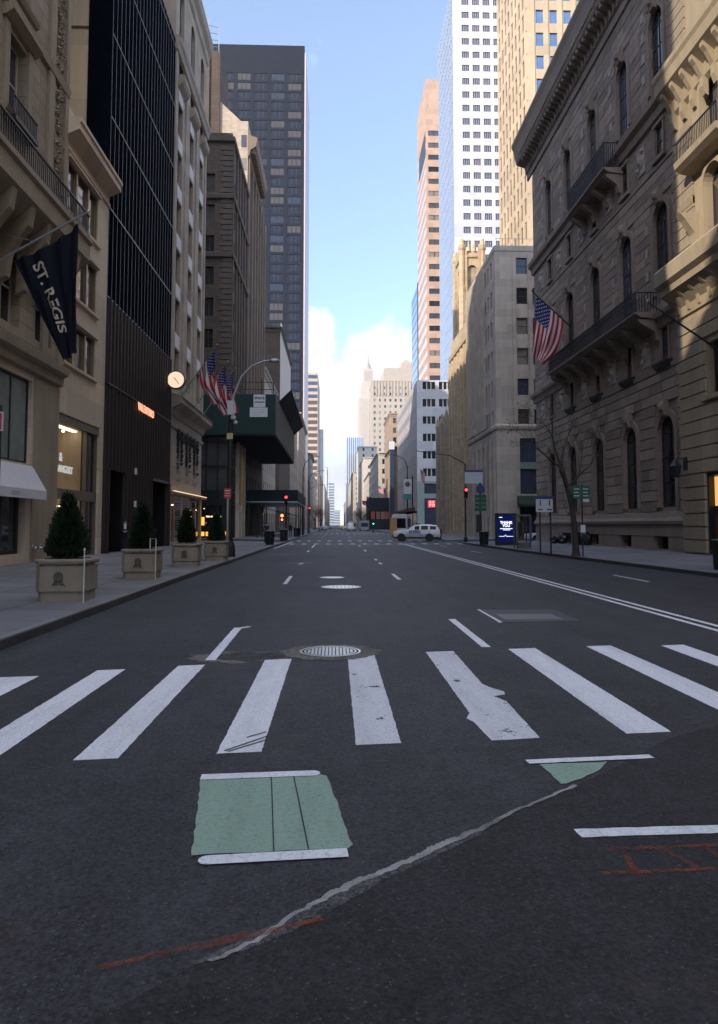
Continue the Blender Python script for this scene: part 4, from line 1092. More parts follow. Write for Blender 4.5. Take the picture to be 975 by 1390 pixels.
# ---- further down the left side
def block_building(name, label, cat, X, side, Y0, Y1, dep, h, wm, win=None, cw=None, base=4.5, cor=.5, shopm=None, roof_extra=None, gl=None, z0=7., dz=3.7, ww=1.2, wh=2., pitch=2.6, nx=2, street=True, camf=True, cm=None):
    r = thing(name, label, cat, (X, Y0, .2))
    if side < 0:
        Fs, Fc = Fac(X, Y0, 90), Fac(X-dep, Y0, 0); x0, x1 = X-dep, X
    else:
        Fs, Fc = Fac(X, Y1, -90), Fac(X, Y0, 0); x0, x1 = X, X+dep
    L = Y1-Y0
    def grid(L_):
        n_ = max(1, int((L_-.8)/pitch)); st_ = L_/n_
        return [(st_*(i+.5)-ww/2, st_*(i+.5)+ww/2, z, z+wh) for z in [z0+dz*k for k in range(int((h-z0-wh-.6)/dz)+1)] for i in range(n_)]
    hs = grid(L) if street else []; hc = grid(dep) if camf else []
    mb = MB(); Fs.wall(mb, 0, L, base, h, hs, .22); Fc.wall(mb, 0, dep, base, h, hc, .22)
    shell(mb, x0, x1, Y0, Y1, base, h, 'NT'+('W' if side < 0 else 'E')); mb.build('wall', wm, r)
    if cor:
        mb = MB(); pr = [(0, h-1.1), (.15, h-1.), (.2, h-.5), (cor, h-.2), (cor, h+.12), (0, h+.25)]
        Fs.sweep(mb, -.0, L, pr); Fc.sweep(mb, -.0, dep, pr); Fs.sweep(mb, 0, L, [(0, base), (.2, base+.1), (.25, base+.4), (0, base+.5)]); Fc.sweep(mb, 0, dep, [(0, base), (.2, base+.1), (.25, base+.4), (0, base+.5)])
        mb.build('cornice', cm or wm, r)
    mb = MB(); shell(mb, x0+.05, x1-.05, Y0+.05, Y1-.05, .1, base, 'SNEW'); mb.build('shop_front', shopm or M['glass'], r)
    mb = MB()
    for F_, L_ in ((Fs, L), (Fc, dep)):
        k_ = max(2, int(L_/4.5))
        for i in range(k_+1): u = min(L_-.6, max(0, L_*i/k_-.3)); F_.band(mb, u, u+.6, .1, base, -.05, .06)
        F_.band(mb, 0, L_, base-.7, base, -.05, .05)
    mb.build('shop_pier', wm, r)
    g_ = gl or [M['glass'], M['glass'], M['blind_d']]
    allw = [(Fs, q) for q in hs]+[(Fc, q) for q in hc]
    far_windows(r, Fc, hc, .2, [M['dark_frame']]+g_, nx=nx, limit=50); far_windows(r, Fs, hs, .2, [M['dark_frame']]+g_, nx=nx)
    return r, Fs, Fc

block_building('stone_building', 'tan stone building with shop windows beyond the low blue sidewalk shed', 'building', XL, -1, 117, 142, 14, 27.5, M['tan_mid'], pitch=3.4)
fb_, Fs, Fc = block_building('finned_building', 'brown building crowned by tall white vertical fins, in front of the black tower', 'building', XL, -1, 152, 187, 16, 44, M['brown'], z0=8, pitch=3., camf=False, street=False)
M['fin'] = plain('white_fin', (.80, .74, .68), .6)
for k in range(15): mb = MB(); Fs.band(mb, .1+k*2.35, 1.1+k*2.35, 27.5, 44.2, 0, .10); mb.build('fin', M['fin'], fb_)
mb = MB(); Fs.band(mb, 0, 35, 44.2, 44.9, .0, .25); mb.build('fin_coping', M['fin'], fb_)
block_building('ornate_stone_building', 'ornate beige stone building between the white fins and the black tower', 'building', XL, -1, 187, 222, 14, 33, M['tan_mid'], pitch=3.2, cor=1.0)
block_building('stone_store', 'tan stone department store at the foot of the black tower', 'building', XL, -1, 231, 284, 14, 38, M['tan_mid'], pitch=3.6, cor=.9)
bt_ = thing('black_tower', 'huge black glass office tower filling the sky on the left', 'tower', (XL-1, 285, .2))
Fc, Fs = Fac(-62, 285, 0), Fac(-12.9, 285, 90); HT = 199.
bays = [(k*6.9+.9, k*6.9+6.3) for k in range(7)]
hs = []
for k in range(int((HT-16)/4.0)):
    z = 8+k*4.0
    for a, b in bays: hs.append((a, b, z, z+2.9))
mb = MB(); Fc.wall(mb, 0, 49.1, 0, HT, hs, .25); shell(mb, -62, -12.9, 285, 327, 0, HT, 'NWT'); mb.build('wall', plain('tower_black_cladding', (.014, .017, .027), .45, .0, .15, .2, .15), bt_)
mb = MB(); shell(mb, -62, -12.9, 285.3, 327, 0, HT-.1, 'E'); mb.build('side_wall', plain('tower_side_lit', (.55, .52, .52), .25, .6, .5, .05), bt_)  # street face coloured pale for the light it reflects
mb = MB(); mb.box(-12.95, -12.45, 285.0, 326.5, 0, HT-3); mb.build('edge_reflection', plain('pale_edge_reflection', (.62, .50, .50), .45, .3), bt_)  # pale strip stands for a bright line of reflected light
far_windows(bt_, Fc, hs, .2, [plain('tower_frame', (.020, .023, .033), .4, .1), M['glass_tower'], M['glass_tower'], M['glass_tower'], M['glass_tower'], plain('tower_pale_blind', (.075, .070, .070), .25, 0., .3), plain('tower_blue_pane', (.032, .042, .066), .15, .1, .4)], fw=.35, nx=3, ref=lambda h: -h[0]*3-h[2]*.12 if h[2] < 190 else 0)
mb = MB(); mb.box(-40, -19, 290, 320, HT, HT+2.2); mb.build('roof_plant', M['black_metal'], bt_)
block_building('old_stone_building', 'beige classical stone building just past the black tower', 'building', XL, -1, 332, 380, 14, 35, M['tan_mid'], pitch=3.4, cor=1.2)
block_building('low_shop_block', 'low cream shop block far down the left side below the striped tower', 'building', XL, -1, 389, 460, 14, 28, M['cream'], pitch=4., dz=4.2)
st, Fs, Fc = block_building('striped_tower', 'slim distant tower banded pink granite and dark glass, right of the black tower', 'tower', XL, -1, 478, 540, 9.5, 104, M['stripe_stone'], street=False, camf=False, cor=0, base=1)
mb = MB()
for k in range(17): Fc.band(mb, .25, 9.3, 12+k*4.4, 14.6+k*4.4, 0, .06)
mb.build('window_band', M['brown_trim'], st)
mb = MB()
for k in range(4): Fc.band(mb, .25, 9.3, 86.8+k*4.4, 89.2+k*4.4, 0, .06)
mb.build('glass_band', M['glass_sky'], st)
block_building('far_stone_block', 'small brown stone block below the thin blue tower on the left', 'building', XL, -1, 549, 690, 12, 40, M['brick_far'], pitch=6, dz=4.5)
th, Fs, Fc = block_building('thin_blue_tower', 'thin grey-blue glass tower next to the striped tower', 'tower', XL, -1, 712, 800, 7, 97, M['glass_sky'], street=False, camf=False, cor=0, base=1)
mb = MB()
for k in range(8): Fc.band(mb, .1+k*.95, .4+k*.95, 10, 97, 0, .3)
mb.build('rib', plain('grey_rib', (.3, .32, .36), .5), th)
block_building('far_cream_block', 'cream block far down the left side past the thin blue tower', 'building', XL, -1, 805, 1000, 12, 46, M['cream'], pitch=8, dz=5, ww=3, wh=3)
block_building('far_pale_tower', 'pale tower near the vanishing point on the left side', 'tower', XL, -1, 1010, 1150, 12, 84, M['pale'], pitch=6, dz=5, ww=3, wh=3)
block_building('far_brick_block', 'brown block near the vanishing point on the left side', 'building', XL, -1, 1160, 1600, 12, 45, M['brick_far'], pitch=9, dz=6, ww=4, wh=3)
for nm, lb, x0, x1, y, h in (('blue_skyscraper', 'hazy blue skyscraper closing the view at the end of the avenue', -19., -2., 2100, 125.), ('slab_skyscraper', 'lower hazy blue slab at the vanishing point of the avenue', -8., 16., 2350, 50.)):
    r = thing(nm, lb, 'tower', (x0, y, 0)); mb = MB(); mb.box(x0, x1, y, y+30, 0, h); mb.build('wall', M['glass_sky'], r)
    mb = MB()
    for k in range(int(h/8)): mb.box(x0-.1, x1+.1, y-.4, y, 4+k*8, 6.4+k*8)
    mb.build('floor_band', M['pale'], r)
# ================================================================== RIGHT SIDE
def arch_surround(F, mb, h, wd=.32, d=.14, key=True):
    a, b, c, e = h[:4]; r = (b-a)/2; zc = e-r; uc = (a+b)/2; N = 12
    F.band(mb, a-wd, a-.01, c, zc, 0, d); F.band(mb, b+.01, b+wd, c, zc, 0, d)
    for k in range(N):
        a0, a1 = PI*k/N, PI*(k+1)/N; ri, ro = r+.01, r+wd
        q = [(uc-ri*math.cos(a0), zc+ri*math.sin(a0)), (uc-ri*math.cos(a1), zc+ri*math.sin(a1)), (uc-ro*math.cos(a1), zc+ro*math.sin(a1)), (uc-ro*math.cos(a0), zc+ro*math.sin(a0))]
        P = F.p
        mb.hexa([P(*q[0], d), P(*q[1], d), P(*q[1], 0), P(*q[0], 0), P(*q[3], d), P(*q[2], d), P(*q[2], 0), P(*q[3], 0)])
    if key:
        F.sweep(mb, uc-.28, uc+.28, [(0, e-.15), (.30, e-.05), (.42, e+.35), (.30, e+.85), (0, e+.9)])
        c3 = F.p(uc, e+.45, .34); mb.lathe(c3, [(.04, -.32), (.2, -.2), (.25, 0), (.2, .2), (.04, .32)], 9)

# ---- buff hotel, foreground right
XP = 18.15
pen = thing('buff_hotel', 'buff rusticated stone hotel with sunlit corner and deep ledges at the right edge', 'building', (XP, 11.3, .2))
F = Fac(XP, 36.8, -90); UW = 25.5
up = []
ucs = [2.2+3.9*k for k in range(6)]
gw = rows([3.6+4.3*k for k in range(5)], 1.7, [8.0], 2.6)
door = [(2.42, 4.8, .3, 4.25)]+[(u-1.2, u+1.2, .6, 4.2) for u in (7.6, 11.6, 15.6, 19.6)]
m1 = rows([3.9+4.3*k for k in range(5)], 1.6, [15.7], 3.4, True); m2 = rows([3.9+4.3*k for k in range(5)], 1.7, [20.3], 3.6, True); m3 = rows([3.9+4.3*k for k in range(5)], 1.5, [27.6, 32., 36.4], 2.6)
allh = gw+door+m1+m2+m3
HT = 46.
mb = MB()
F.wall(mb, 0, UW, 13.0, HT, m1+m2+m3, .45); F.wall(mb, 0, UW, .1, 13., gw+door, .5)
shell(mb, XP, 60, 11.3, 36.8, 0, HT, 'SNT'); mb.build('wall', M['stone_pen'], pen)
mb = MB()   # banded rustication: courses standing proud, dark joints between
def courses(u0, u1, z0, z1, ch, gap, d, holes):
    z = z0
    while z+ch*.5 < z1:
        zt = min(z+ch-gap, z1)
        segs = [(u0, u1)]
        for h in holes:
            if h[2] < zt and h[3] > z:
                ns = []
                for a, b in segs:
                    if h[0]-.12 > a: ns.append((a, min(b, h[0]-.12)))
                    if h[1]+.12 < b: ns.append((max(a, h[1]+.12), b))
                segs = [q for q in ns if q[1]-q[0] > .15]
        for a, b in segs: F.band(mb, a, b, z, zt, 0, d)
        z += ch
courses(.02, UW, .35, 12.4, .66, .07, .12, gw+door)
courses(.02, 2.0, 15.4, 22.4, .60, .055, .10, [])
courses(6.6, UW, 15.4, 22.4, .60, .055, .10, m1+m2)
courses(.02, 1.6, 26.9, 44, .60, .055, .10, [])
mb.build('rustication', M['stone_pen_b'], pen)
mb = MB()
F.sweep(mb, -.1, UW, [(0, 12.45), (.12, 12.5), (.16, 13.0), (.6, 13.5), (.95, 13.7), (1.0, 14.0), (1.25, 14.2), (1.3, 14.9), (1.15, 15.1), (0, 15.15)])
F.sweep(mb, -.15, UW, [(0, 23.4), (.2, 23.6), (.25, 24.2), (.6, 24.5), (.9, 24.75), (.95, 25.3), (1.05, 25.5), (1.05, 25.75), (.1, 26.2), (0, 26.2)])
F.sweep(mb, -.3, UW, [(0, 44), (.3, 44.3), (.4, 44.9), (1.2, 45.3), (1.3, 46.1), (0, 46.4)])
F.sweep(mb, 0, 2.0, [(0, 17.95), (.12, 18.), (.2, 18.3), (0, 18.4)])
for h in m1+m2+gw: 
    if h in gw: F.sweep(mb, h[0]-.3, h[1]+.3, [(0, h[2]-.3), (.25, h[2]-.25), (.25, h[2]-.03), (0, h[2]-.02)])
    else: arch_surround(F, mb, h, .26, .16, False)
mb.build('ledge', M['stone_pen'], pen)
for k in range(24):     # scrolled brackets under the ledges
    u = .35+k*1.05
    if u < UW-.3:
        mb = MB(); F.sweep(mb, u-.15, u+.15, [(0, 22.6), (.16, 22.7), (.3, 23.1), (.3, 23.6), (.6, 24.2), (.8, 24.45), (.8, 24.7), (0, 24.75)]); mb.build('bracket', M['stone_pen'], pen); mb = MB()
        F.sweep(mb, u-.13, u+.13, [(0, 12.5), (.2, 12.7), (.3, 13.2), (.85, 13.65), (.9, 13.9), (0, 13.95)]); mb.build('bracket', M['stone_pen'], pen)
for u in (2.1, 5.7): mb = MB(); F.sweep(mb, u-.25, u+.25, [(0, 15.6), (.2, 15.7), (.25, 16.3), (.7, 17.0), (.95, 17.3), (0, 17.35)]); mb.build('bracket', M['stone_pen'], pen)
for uc in (3.9, 8.2, 12.5):
    mb = MB(); F.sweep(mb, uc-2.0, uc+2.0, [(0, 19.35), (.7, 19.5), (.95, 19.7), (1., 20.0), (0, 20.05)]); o = mb.build('balcony', M['stone_pen'], pen)
    mb = MB()
    for k in range(25): F.band(mb, uc-1.9+k*.157, uc-1.87+k*.157, 20.05, 20.95, .88, .91)
    F.band(mb, uc-1.95, uc+1.95, 20.95, 21.0, .86, .93)
    for k in range(6):
        for u in (uc-1.93, uc+1.9): F.band(mb, u, u+.03, 20.05, 20.95, .1+k*.15, .13+k*.15)
    mb.build('balcony_railing', M['iron'], o)
windows(pen, F, gw+m1+m2+m3, .42, M['dark_frame'], GL, 2, 2, .08)
windows(pen, F, door[1:], .4, M['black_metal'], [M['glass']], 2, 2, .1, 'shop_window')
mb = MB(); a, b, c, e = door[0]
F.band(mb, a, a+.14, c, e, -.3, .03); F.band(mb, b-.14, b, c, e, -.3, .03); F.band(mb, a, b, e-.16, e, -.3, .03); F.band(mb, a, b, 2.5, 2.62, -.3, -.2)
fo = mb.build('lit_doorway', M['black_metal'], pen)
mb = MB(); F.band(mb, a+.16, b-.16, 2.64, e-.2, -.30, -.24); mb.build('lit_transom', M['window_glow'], fo)
mb = MB(); F.band(mb, a+.16, b-.16, c, 2.48, -.30, -.24); mb.build('pane', plain('amber_door_glass', (.10, .045, .015), .2), fo)
ln = thing('wall_lantern', 'black iron wall lantern on the corner stones between the club and the buff hotel', 'lantern', (XP, 36.3, 4.6))
mb = MB(); mb.tube([(XP-.1, 36.3, 5.1), (XP-.45, 36.4, 5.15), (XP-.72, 36.55, 5.0)], .035, 7); mb.box(XP-.16, XP-.08, 36.1, 36.5, 4.55, 5.2); mb.build('bracket', M['iron'], ln)
mb = MB(); mb.lathe((XP-.6, 36.4, 4.15), [(.08, 0), (.2, .05), (.30, .55), (.34, .58), (.14, .82), (.03, .95)], 6); mb.build('case', M['iron'], ln)
mb = MB(); mb.lathe((XP-.6, 36.4, 4.24), [(.19, 0), (.275, .42)], 6); mb.build('pane', plain('lantern_glass', (.16, .18, .19), .15), ln)

# ---- the club: three storeys of tall arches
club = thing('club_building', 'brown-grey granite palazzo with rows of tall arched windows and a heavy overhanging cornice', 'building', (XR, 36.8, .2))
F = Fac(XR, 65.8, -90); UW = 29.0; U = lambda y: 65.8-y
yc = [39.6, 44.55, 50.0, 55.55, 60.7]
uc_ = [U(y) for y in yc]
a1 = rows(uc_, 2.0, [2.72], 5.2, True); a2 = rows(uc_, 1.9, [15.0], 5.2, True); a3 = rows(uc_, 1.7, [27.1], 4.75, True)
z1 = rows(uc_, .95, [11.05], 1.95); z2 = rows([U(y) for y in (39.8, 44.8, 52.2, 56.2, 60.9)], .95, [22.95], 1.9)
z2 = rows([U(y)for y in yc], .95, [22.95], 1.9)
bs = rows([U(40.5), U(45.5), U(51.1), U(57.)], 1.9, [.32], .75)
HT = 37.
Fe = Fac(XR, 65.8, 180)   # cross-street side, unseen
mb = MB(); F.wall(mb, 0, UW, 8.9, HT, a2+a3+z1+z2, .5); F.wall(mb, 0, UW, 0, 8.9, a1+bs, .55)
shell(mb, XR, 52, 36.8, 65.8, 0, HT, 'NT'); mb.build('wall', M['granite_club'], club)
mb = MB()
F2 = F
def club_courses(u0, u1, z0, z1_, ch, gap, d, holes):
    z = z0
    while z+ch*.5 < z1_:
        zt = min(z+ch-gap, z1_); segs = [(u0, u1)]
        for h in holes:
            if h[2]-.05 < zt and h[3]+.3 > z:
                ns = []
                for a, b in segs:
                    if h[0]-.4 > a: ns.append((a, min(b, h[0]-.4)))
                    if h[1]+.4 < b: ns.append((max(a, h[1]+.4), b))
                segs = [q for q in ns if q[1]-q[0] > .15]
        for a, b in segs:
            u = a
            while u < b-.1:
                L_ = min(rng.uniform(1.1, 1.9), b-u)
                if b-u-L_ < .4: L_ = b-u
                F.band(mb, u+.02, u+L_-.02, z, zt, 0, d+rng.uniform(-.012, .012)); u += L_
        z += ch
club_courses(.02, UW, 2.5, 10.4, .62, .06, .12, a1)
club_courses(.02, UW, 13.9, 22.3, .56, .045, .07, a2)
club_courses(.02, UW, 26.9, 35., .56, .04, .055, a3)
mb.build('rustication', M['granite_rust'], club)
mb = MB()
F.band(mb, -.12, UW, 0.1, .34, 0, .28); F.band(mb, -.1, UW, 1.08, 1.75, 0, .2); F.sweep(mb, -.12, UW, [(0, 1.76), (.34, 1.78), (.38, 1.95), (.2, 2.15), (.12, 2.45), (0, 2.48)])
for h, g in zip([bs[0]]+bs, bs+[None]): pass
e_ = sorted([q for h in bs for q in (h[0], h[1])]); e_ = [-.1]+e_+[UW]
for a, b in zip(e_[0::2], e_[1::2]): F.band(mb, a, b, .36, 1.06, 0, .17)
F.sweep(mb, -.25, UW, [(0, 12.95), (.15, 13.0), (.22, 13.35), (.45, 13.5), (.5, 13.75), (0, 13.9)])
F.sweep(mb, -.15, UW, [(0, 10.45), (.12, 10.5), (.14, 10.75), (0, 10.8)])
F.sweep(mb, -.28, UW, [(0, 25.2), (.18, 25.25), (.24, 25.7), (.5, 25.9), (.55, 26.25), (.3, 26.5), (0, 26.75)])
F.sweep(mb, -.1, UW, [(0, 22.3), (.1, 22.35), (.1, 22.5), (0, 22.55)])
for h in a1: arch_surround(F, mb, h, .36, .16)
for h in a2: arch_surround(F, mb, h, .34, .15)
for h in a3: arch_surround(F, mb, h, .30, .13)
for h in z1+z2:
    F.band(mb, h[0]-.2, h[0]-.01, h[2], h[3], 0, .09); F.band(mb, h[1]+.01, h[1]+.2, h[2], h[3], 0, .09)
    F.band(mb, h[0]-.25, h[1]+.25, h[3]+.01, h[3]+.22, 0, .12); F.band(mb, h[0]-.3, h[1]+.3, h[2]-.22, h[2]-.01, 0, .2)
mb.build('moulding', M['granite_trim'], club)
mb = MB()       # bracketed top cornice
F.sweep(mb, -1.45, UW, [(0, 35.0), (.14, 35.05), (.16, 35.6), (.3, 35.7), (.35, 36.3), (1.1, 36.55), (1.2, 36.7), (1.45, 37.9), (1.62, 38.3), (1.62, 38.55), (.2, 39.0), (0, 39.0)])
for k in range(44):
    u = .1+k*.67
    if u < UW-.3: F.sweep(mb, u, u+.30, [(0, 35.62), (.35, 35.7), (.5, 36.1), (1.05, 36.3), (1.1, 36.54), (0, 36.6)])
for k in range(95): F.band(mb, .02+k*.305, .19+k*.305, 36.9, 37.35, 1.2, 1.33)
mb.build('top_cornice', M['granite_trim'], club)
sv = [(U(y), z) for y in (42.1, 47.3, 52.8, 58.2, 63.4) for z in (12.0, 23.9)]
M['carved'] = plain('carved_marble', (.36, .32, .285), .8)
for u, z in sv:     # carved panels and shields
    mb = MB(); F.band(mb, u-.55, u+.55, z-.85, z+.85, 0, .06)
    c3 = F.p(u, z, .05); mb.lathe((c3[0], c3[1], c3[2]), [(.5, -.005), (.46, -.05), (.3, -.10), (.12, -.2)], 14, 'x')
    for s_ in (-1, 1):
        c4 = F.p(u+s_*.3, z+.5*s_, .12); mb.lathe(c4, [(.02, -.2), (.15, 0), (.02, .2)], 7)
    mb.build('carved_shield', M['carved'], club)
for y in (42.1, 47.3, 52.8, 58.2, 63.4):
    for z in (28.3, 29.6, 30.9, 32.2): 
        u = U(y)+.75; mb = MB(); F.band(mb, u-.18, u+.18, z, z+.62, .03, .10); mb.build('carved_panel', M['carved'], club)
    for z in (16.2, 17.6, 19.0):
        u = U(y)+.6; mb = MB(); F.band(mb, u-.16, u+.16, z, z+.6, .04, .11); mb.build('carved_panel', M['carved'], club)
windows(club, F, a1, .2, M['black_metal'], [M['glass']], 2, 4, .07); windows(club, F, a2, .2, M['dark_frame'], [M['glass'], M['glass_b']], 2, 4, .07)
windows(club, F, a3, .2, M['dark_frame'], [M['glass'], M['glass_b'], M['blind_d']], 2, 4, .07); windows(club, F, z1+z2, .16, M['dark_frame'], GL, 1, 2, .06)
mb = MB()
for h in bs: F.band(mb, h[0]+.02, h[1]-.02, h[2]+.02, h[3]-.01, -.45, -.4)
mb.build('basement_grille', M['dark'], club)
for nm, (y0, y1, zf, zt, n_, d_) in {'balcony': (40.0, 56.9, 13.92, 15.05, 110, 1.55), 'small_balcony': (44.9, 52.2, 25.0, 26.65, 48, 1.3)}.items():
    u0, u1 = U(y1), U(y0)
    mb = MB(); F.sweep(mb, u0, u1, [(0, zf-.42), (d_-.35, zf-.3), (d_-.1, zf-.12), (d_, zf-.1), (d_, zf), (0, zf+.02)])
    k_ = max(3, int((u1-u0)/2.4))
    for i in range(k_+1):
        u = u0+.3+(u1-u0-.6)*i/k_; F.sweep(mb, u-.2, u+.2, [(0, zf-1.7), (.25, zf-1.6), (.35, zf-1.1), (d_*.75, zf-.62), (d_*.88, zf-.4), (0, zf-.38)])
    o = mb.build('balcony', M['granite_trim'], club)
    mb = MB()
    for k in range(n_): u = u0+.06+(u1-u0-.14)*k/(n_-1); F.band(mb, u, u+.035, zf+.02, zt, d_-.12, d_-.085)
    for k in range(n_): u = u0+.06+(u1-u0-.3)*k/(n_-1); F.band(mb, u, u+.15, zf+.35+.2*(k % 2), zf+.42+.2*(k % 2), d_-.115, d_-.09)
    for z in (zf+.1, zt-.3, zt): F.band(mb, u0+.04, u1-.04, z, z+.06, d_-.13, d_-.07)
    for u in (u0+.05, u1-.09):
        for k in range(9): F.band(mb, u, u+.035, zf+.02, zt, .05+k*(d_-.2)/8, .09+k*(d_-.2)/8)
        F.band(mb, u, u+.04, zt, zt+.06, .02, d_-.07)
    mb.build('balcony_railing', M['iron'], o)
for h in z1[2:4]+z1[0:2]: mb = MB(); F.sweep(mb, h[0]-.35, h[1]+.35, [(0, h[2]-.55), (.3, h[2]-.45), (.45, h[2]-.25), (.45, h[2]-.12), (0, h[2]-.1)]); mb.build('window_box', M['iron'], club)

# ---- grey limestone corner building
g2 = thing('grey_corner_building', 'plain grey limestone corner building with vertical window strips beyond the club', 'building', (XR, 82.3, .2))
Fc, Fs = Fac(XR, 82.3, 0), Fac(XR, 99.9, -90); UW = 17.6
zt = [33.2-3.6*k-1.95 for k in range(6)]
hc = rows([3.2+1.9*k for k in range(5)], 1.3, zt, 1.95)
hs = rows([UW-2.0, UW-3.8], .85, zt, 1.95)+rows([2.2, 4.0, 6.3, 8.1, 10.4, 12.2], .9, zt, 1.95)
bc = [(2.7, 4.85, 9.0, 11.8), (2.7, 4.85, 5.3, 8.2), (6.2, 8.3, 9., 11.8), (6.2, 8.3, 5.3, 8.2)]
bsx = rows([UW-2.0, UW-4.6, UW-7.4, UW-10.2, UW-13], 1.3, [.6], 10.8)
mb = MB(); Fc.wall(mb, 0, 30, 0, 34.6, hc+bc, .35); Fs.wall(mb, 0, UW, 0, 34.6, hs+bsx, .35); shell(mb, XR, 48.7, 82.3, 99.9, 0, 34.6, 'NET'); mb.build('wall', M['stone_grey'], g2)
mb = MB()
for F_, L_ in ((Fc, 30), (Fs, UW)):
    F_.sweep(mb, -.16, L_+.0, [(0, 12.8), (.14, 12.85), (.2, 13.15), (.16, 13.3), (0, 13.45)]); F_.sweep(mb, -.05, L_, [(0, 33.95), (.06, 34.), (.06, 34.62), (0, 34.66)])
for u in (2.22, 4.1, 6.0, 7.9, 9.8): Fc.band(mb, u-.12, u+.12, 13.6, 33.6, 0, .16)
for k in range(12): Fs.band(mb, .3+k*1.05, .62+k*1.05, 13.6, 33.8, 0, .3) if k*1.05 < 12.4 else None
for u in (UW-1.1, UW-3.3, UW-6., UW-8.8, UW-11.6, UW-14.2): Fs.band(mb, u-.25, u+.25, .3, 12., 0, .18)
mb.build('pier', M['stone_grey'], g2)
windows(g2, Fc, hc, .3, M['dark_frame'], GLB, 1, 2, .07); windows(g2, Fs, hs, .3, M['dark_frame'], GL, 1, 2, .07)
windows(g2, Fc, bc, .3, M['dark_frame'], [M['glass_b']], 1, 1, .07); windows(g2, Fs, bsx, .3, M['dark_frame'], [M['blind_d'], M['glass']], 2, 5, .08, 'tall_window')
mb = MB()
for h in (bc[0], bc[2]): Fc.band(mb, h[0], h[1], 8.22, 8.98, .0, .04)
mb.build('green_spandrel', plain('green_spandrel', (.19, .27, .22), .5), g2)
mb = MB(); Fc.sweep(mb, 2.3, 5.3, [(.02, 5.1), (.9, 4.1), (.9, 3.8), (.02, 3.9)]); mb.build('door_awning', plain('green_canvas', (.012, .028, .02), .8), g2)
mb = MB(); Fc.band(mb, 2.6, 5.0, .2, 3.9, -.02, .02); mb.build('doorway', M['dark'], g2)
mb = MB()
for x in [XR+.3+k*2.4 for k in range(8)]: mb.tube([(x, 82.6, 34.6), (x, 82.6, 35.6)], .03, 5)
mb.tube([(XR+.2, 82.6, 35.6), (XR+18, 82.6, 35.6)], .03, 5); mb.build('roof_rail', M['steel'], g2)

# ---- church with sunlit tower
ch = thing('stone_church', 'sandstone church with a tall pinnacled tower catching the sun', 'church', (XR, 101, .2))
mb = MB()
Fs, Fc = Fac(XR+.4, 131, -90), Fac(19.1, 118, 0)
hs = rows([4., 9.], 1.8, [5.], 9., True)
mb = MB(); Fs.wall(mb, 0, 13, 0, 19, hs, .6); shell(mb, 19.1, 46, 118, 131, 0, 19, 'SNET')
mb.build('porch_wall', M['church_shaded'], ch)
mb = MB()
Fs2 = Fac(19.4, 119, -90); Fc2 = Fac(19.4, 101.5, 0)
nave = rows([3.5, 9, 14.5], 2., [7.], 11., True)
Fs2.wall(mb, 0, 17.5, 0, 32., [], .5); shell(mb, 19.4, 46, 101.5, 119, 0, 32, 'SNET'); mb.build('nave', M['church_sunlit'], ch)
mb = MB()
for k in range(7): Fs2.band(mb, .1+k*2.75, .9+k*2.75, 0, 28.5-.0*k, 0, .45)
Fs2.sweep(mb, -.1, 17.6, [(0, 28.8), (.3, 29), (.4, 29.6), (0, 29.8)])
mb.build('buttress', M['church_sunlit'], ch)
mb = MB()
for k in range(6): Fs2.band(mb, 1.3+k*2.75, 2.5+k*2.75, 9., 27., -.02, .05)
mb.build('lancet', M['dark_frame'], ch)
windows(ch, Fs, hs, .5, M['dark_frame'], [M['glass']], 2, 3, .12)
mb = MB()
for k in range(3): Fs.band(mb, .6+k*5, 1.6+k*5, 0, 19.5, 0, .7)
mb.build('buttress', M['church_shaded'], ch)
for k in range(3):
    c = Fs.p(1.1+k*5, 19.5, .35); mb = MB(); mb.lathe(c, [(.55, 0), (.4, .5), (.05, 1.8)], 6); mb.build('pinnacle', M['church_shaded'], ch)
# tower
tw = MB(); tx0, tx1, ty = 22.0, 25.6, 122.; cxm = (tx0+tx1)/2
Ft = Fac(tx0, ty, 0); Ft2 = Fac(tx0, ty+6.5, -90)
bel = [(1.0, 2.6, 34, 47, True)]
Ft.wall(tw, 0, 3.6, 18, 49.5, bel, .5); Ft2.wall(tw, 0, 6.5, 18, 49.5, [(2.4, 4.1, 34, 47, True)], .5); shell(tw, tx0, tx1, ty, ty+6.5, 18, 49.5, 'NET'); tw.build('tower', M['church_sunlit'], ch)
tw = MB()
for (x, y) in ((tx0, ty), (tx1, ty), (tx0, ty+6.5), (tx1, ty+6.5)):
    tw.lathe((x, y, 18), [(.75, 0), (.7, 14), (.6, 14.4), (.6, 25), (.5, 25.4), (.5, 31.5), (.65, 31.8), (.65, 32.4), (.5, 32.5), (.3, 33.6)], 8)
for z in (29.5, 31.8, 48.2): Ft.sweep(tw, -.3, 3.9, [(0, z), (.25, z+.15), (.3, z+.45), (0, z+.6)]); Ft2.sweep(tw, -.3, 6.8, [(0, z), (.25, z+.15), (.3, z+.45), (0, z+.6)])
for u in (.5, 2.8): Ft.band(tw, u, u+.35, 32.5, 49.5, 0, .3)
for u in (.75, 5.2): Ft2.band(tw, u, u+.5, 32.5, 49.5, 0, .3)
for k in range(4): Ft.band(tw, .2+k*.9, .75+k*.9, 49.5, 50.7, -.4, .0)
for k in range(7): Ft2.band(tw, .2+k*.9, .75+k*.9, 49.5, 50.7, -.4, 0.)
for u in (1.2, 2.2): c = Ft.p(u, 49.4, .1); tw.lathe(c, [(.25, 0), (.05, 2.2)], 6)
tw.build('tower_pinnacle', M['church_sunlit'], ch)
mb = MB()
for u0, u1, *_ in bel: Ft.band(mb, u0, u1, 34, 46.8, -.45, -.4); Ft2.band(mb, 2.4, 4.1, 34, 46.8, -.45, -.4)
mb.build('belfry_louvre', M['church_shaded'], ch)

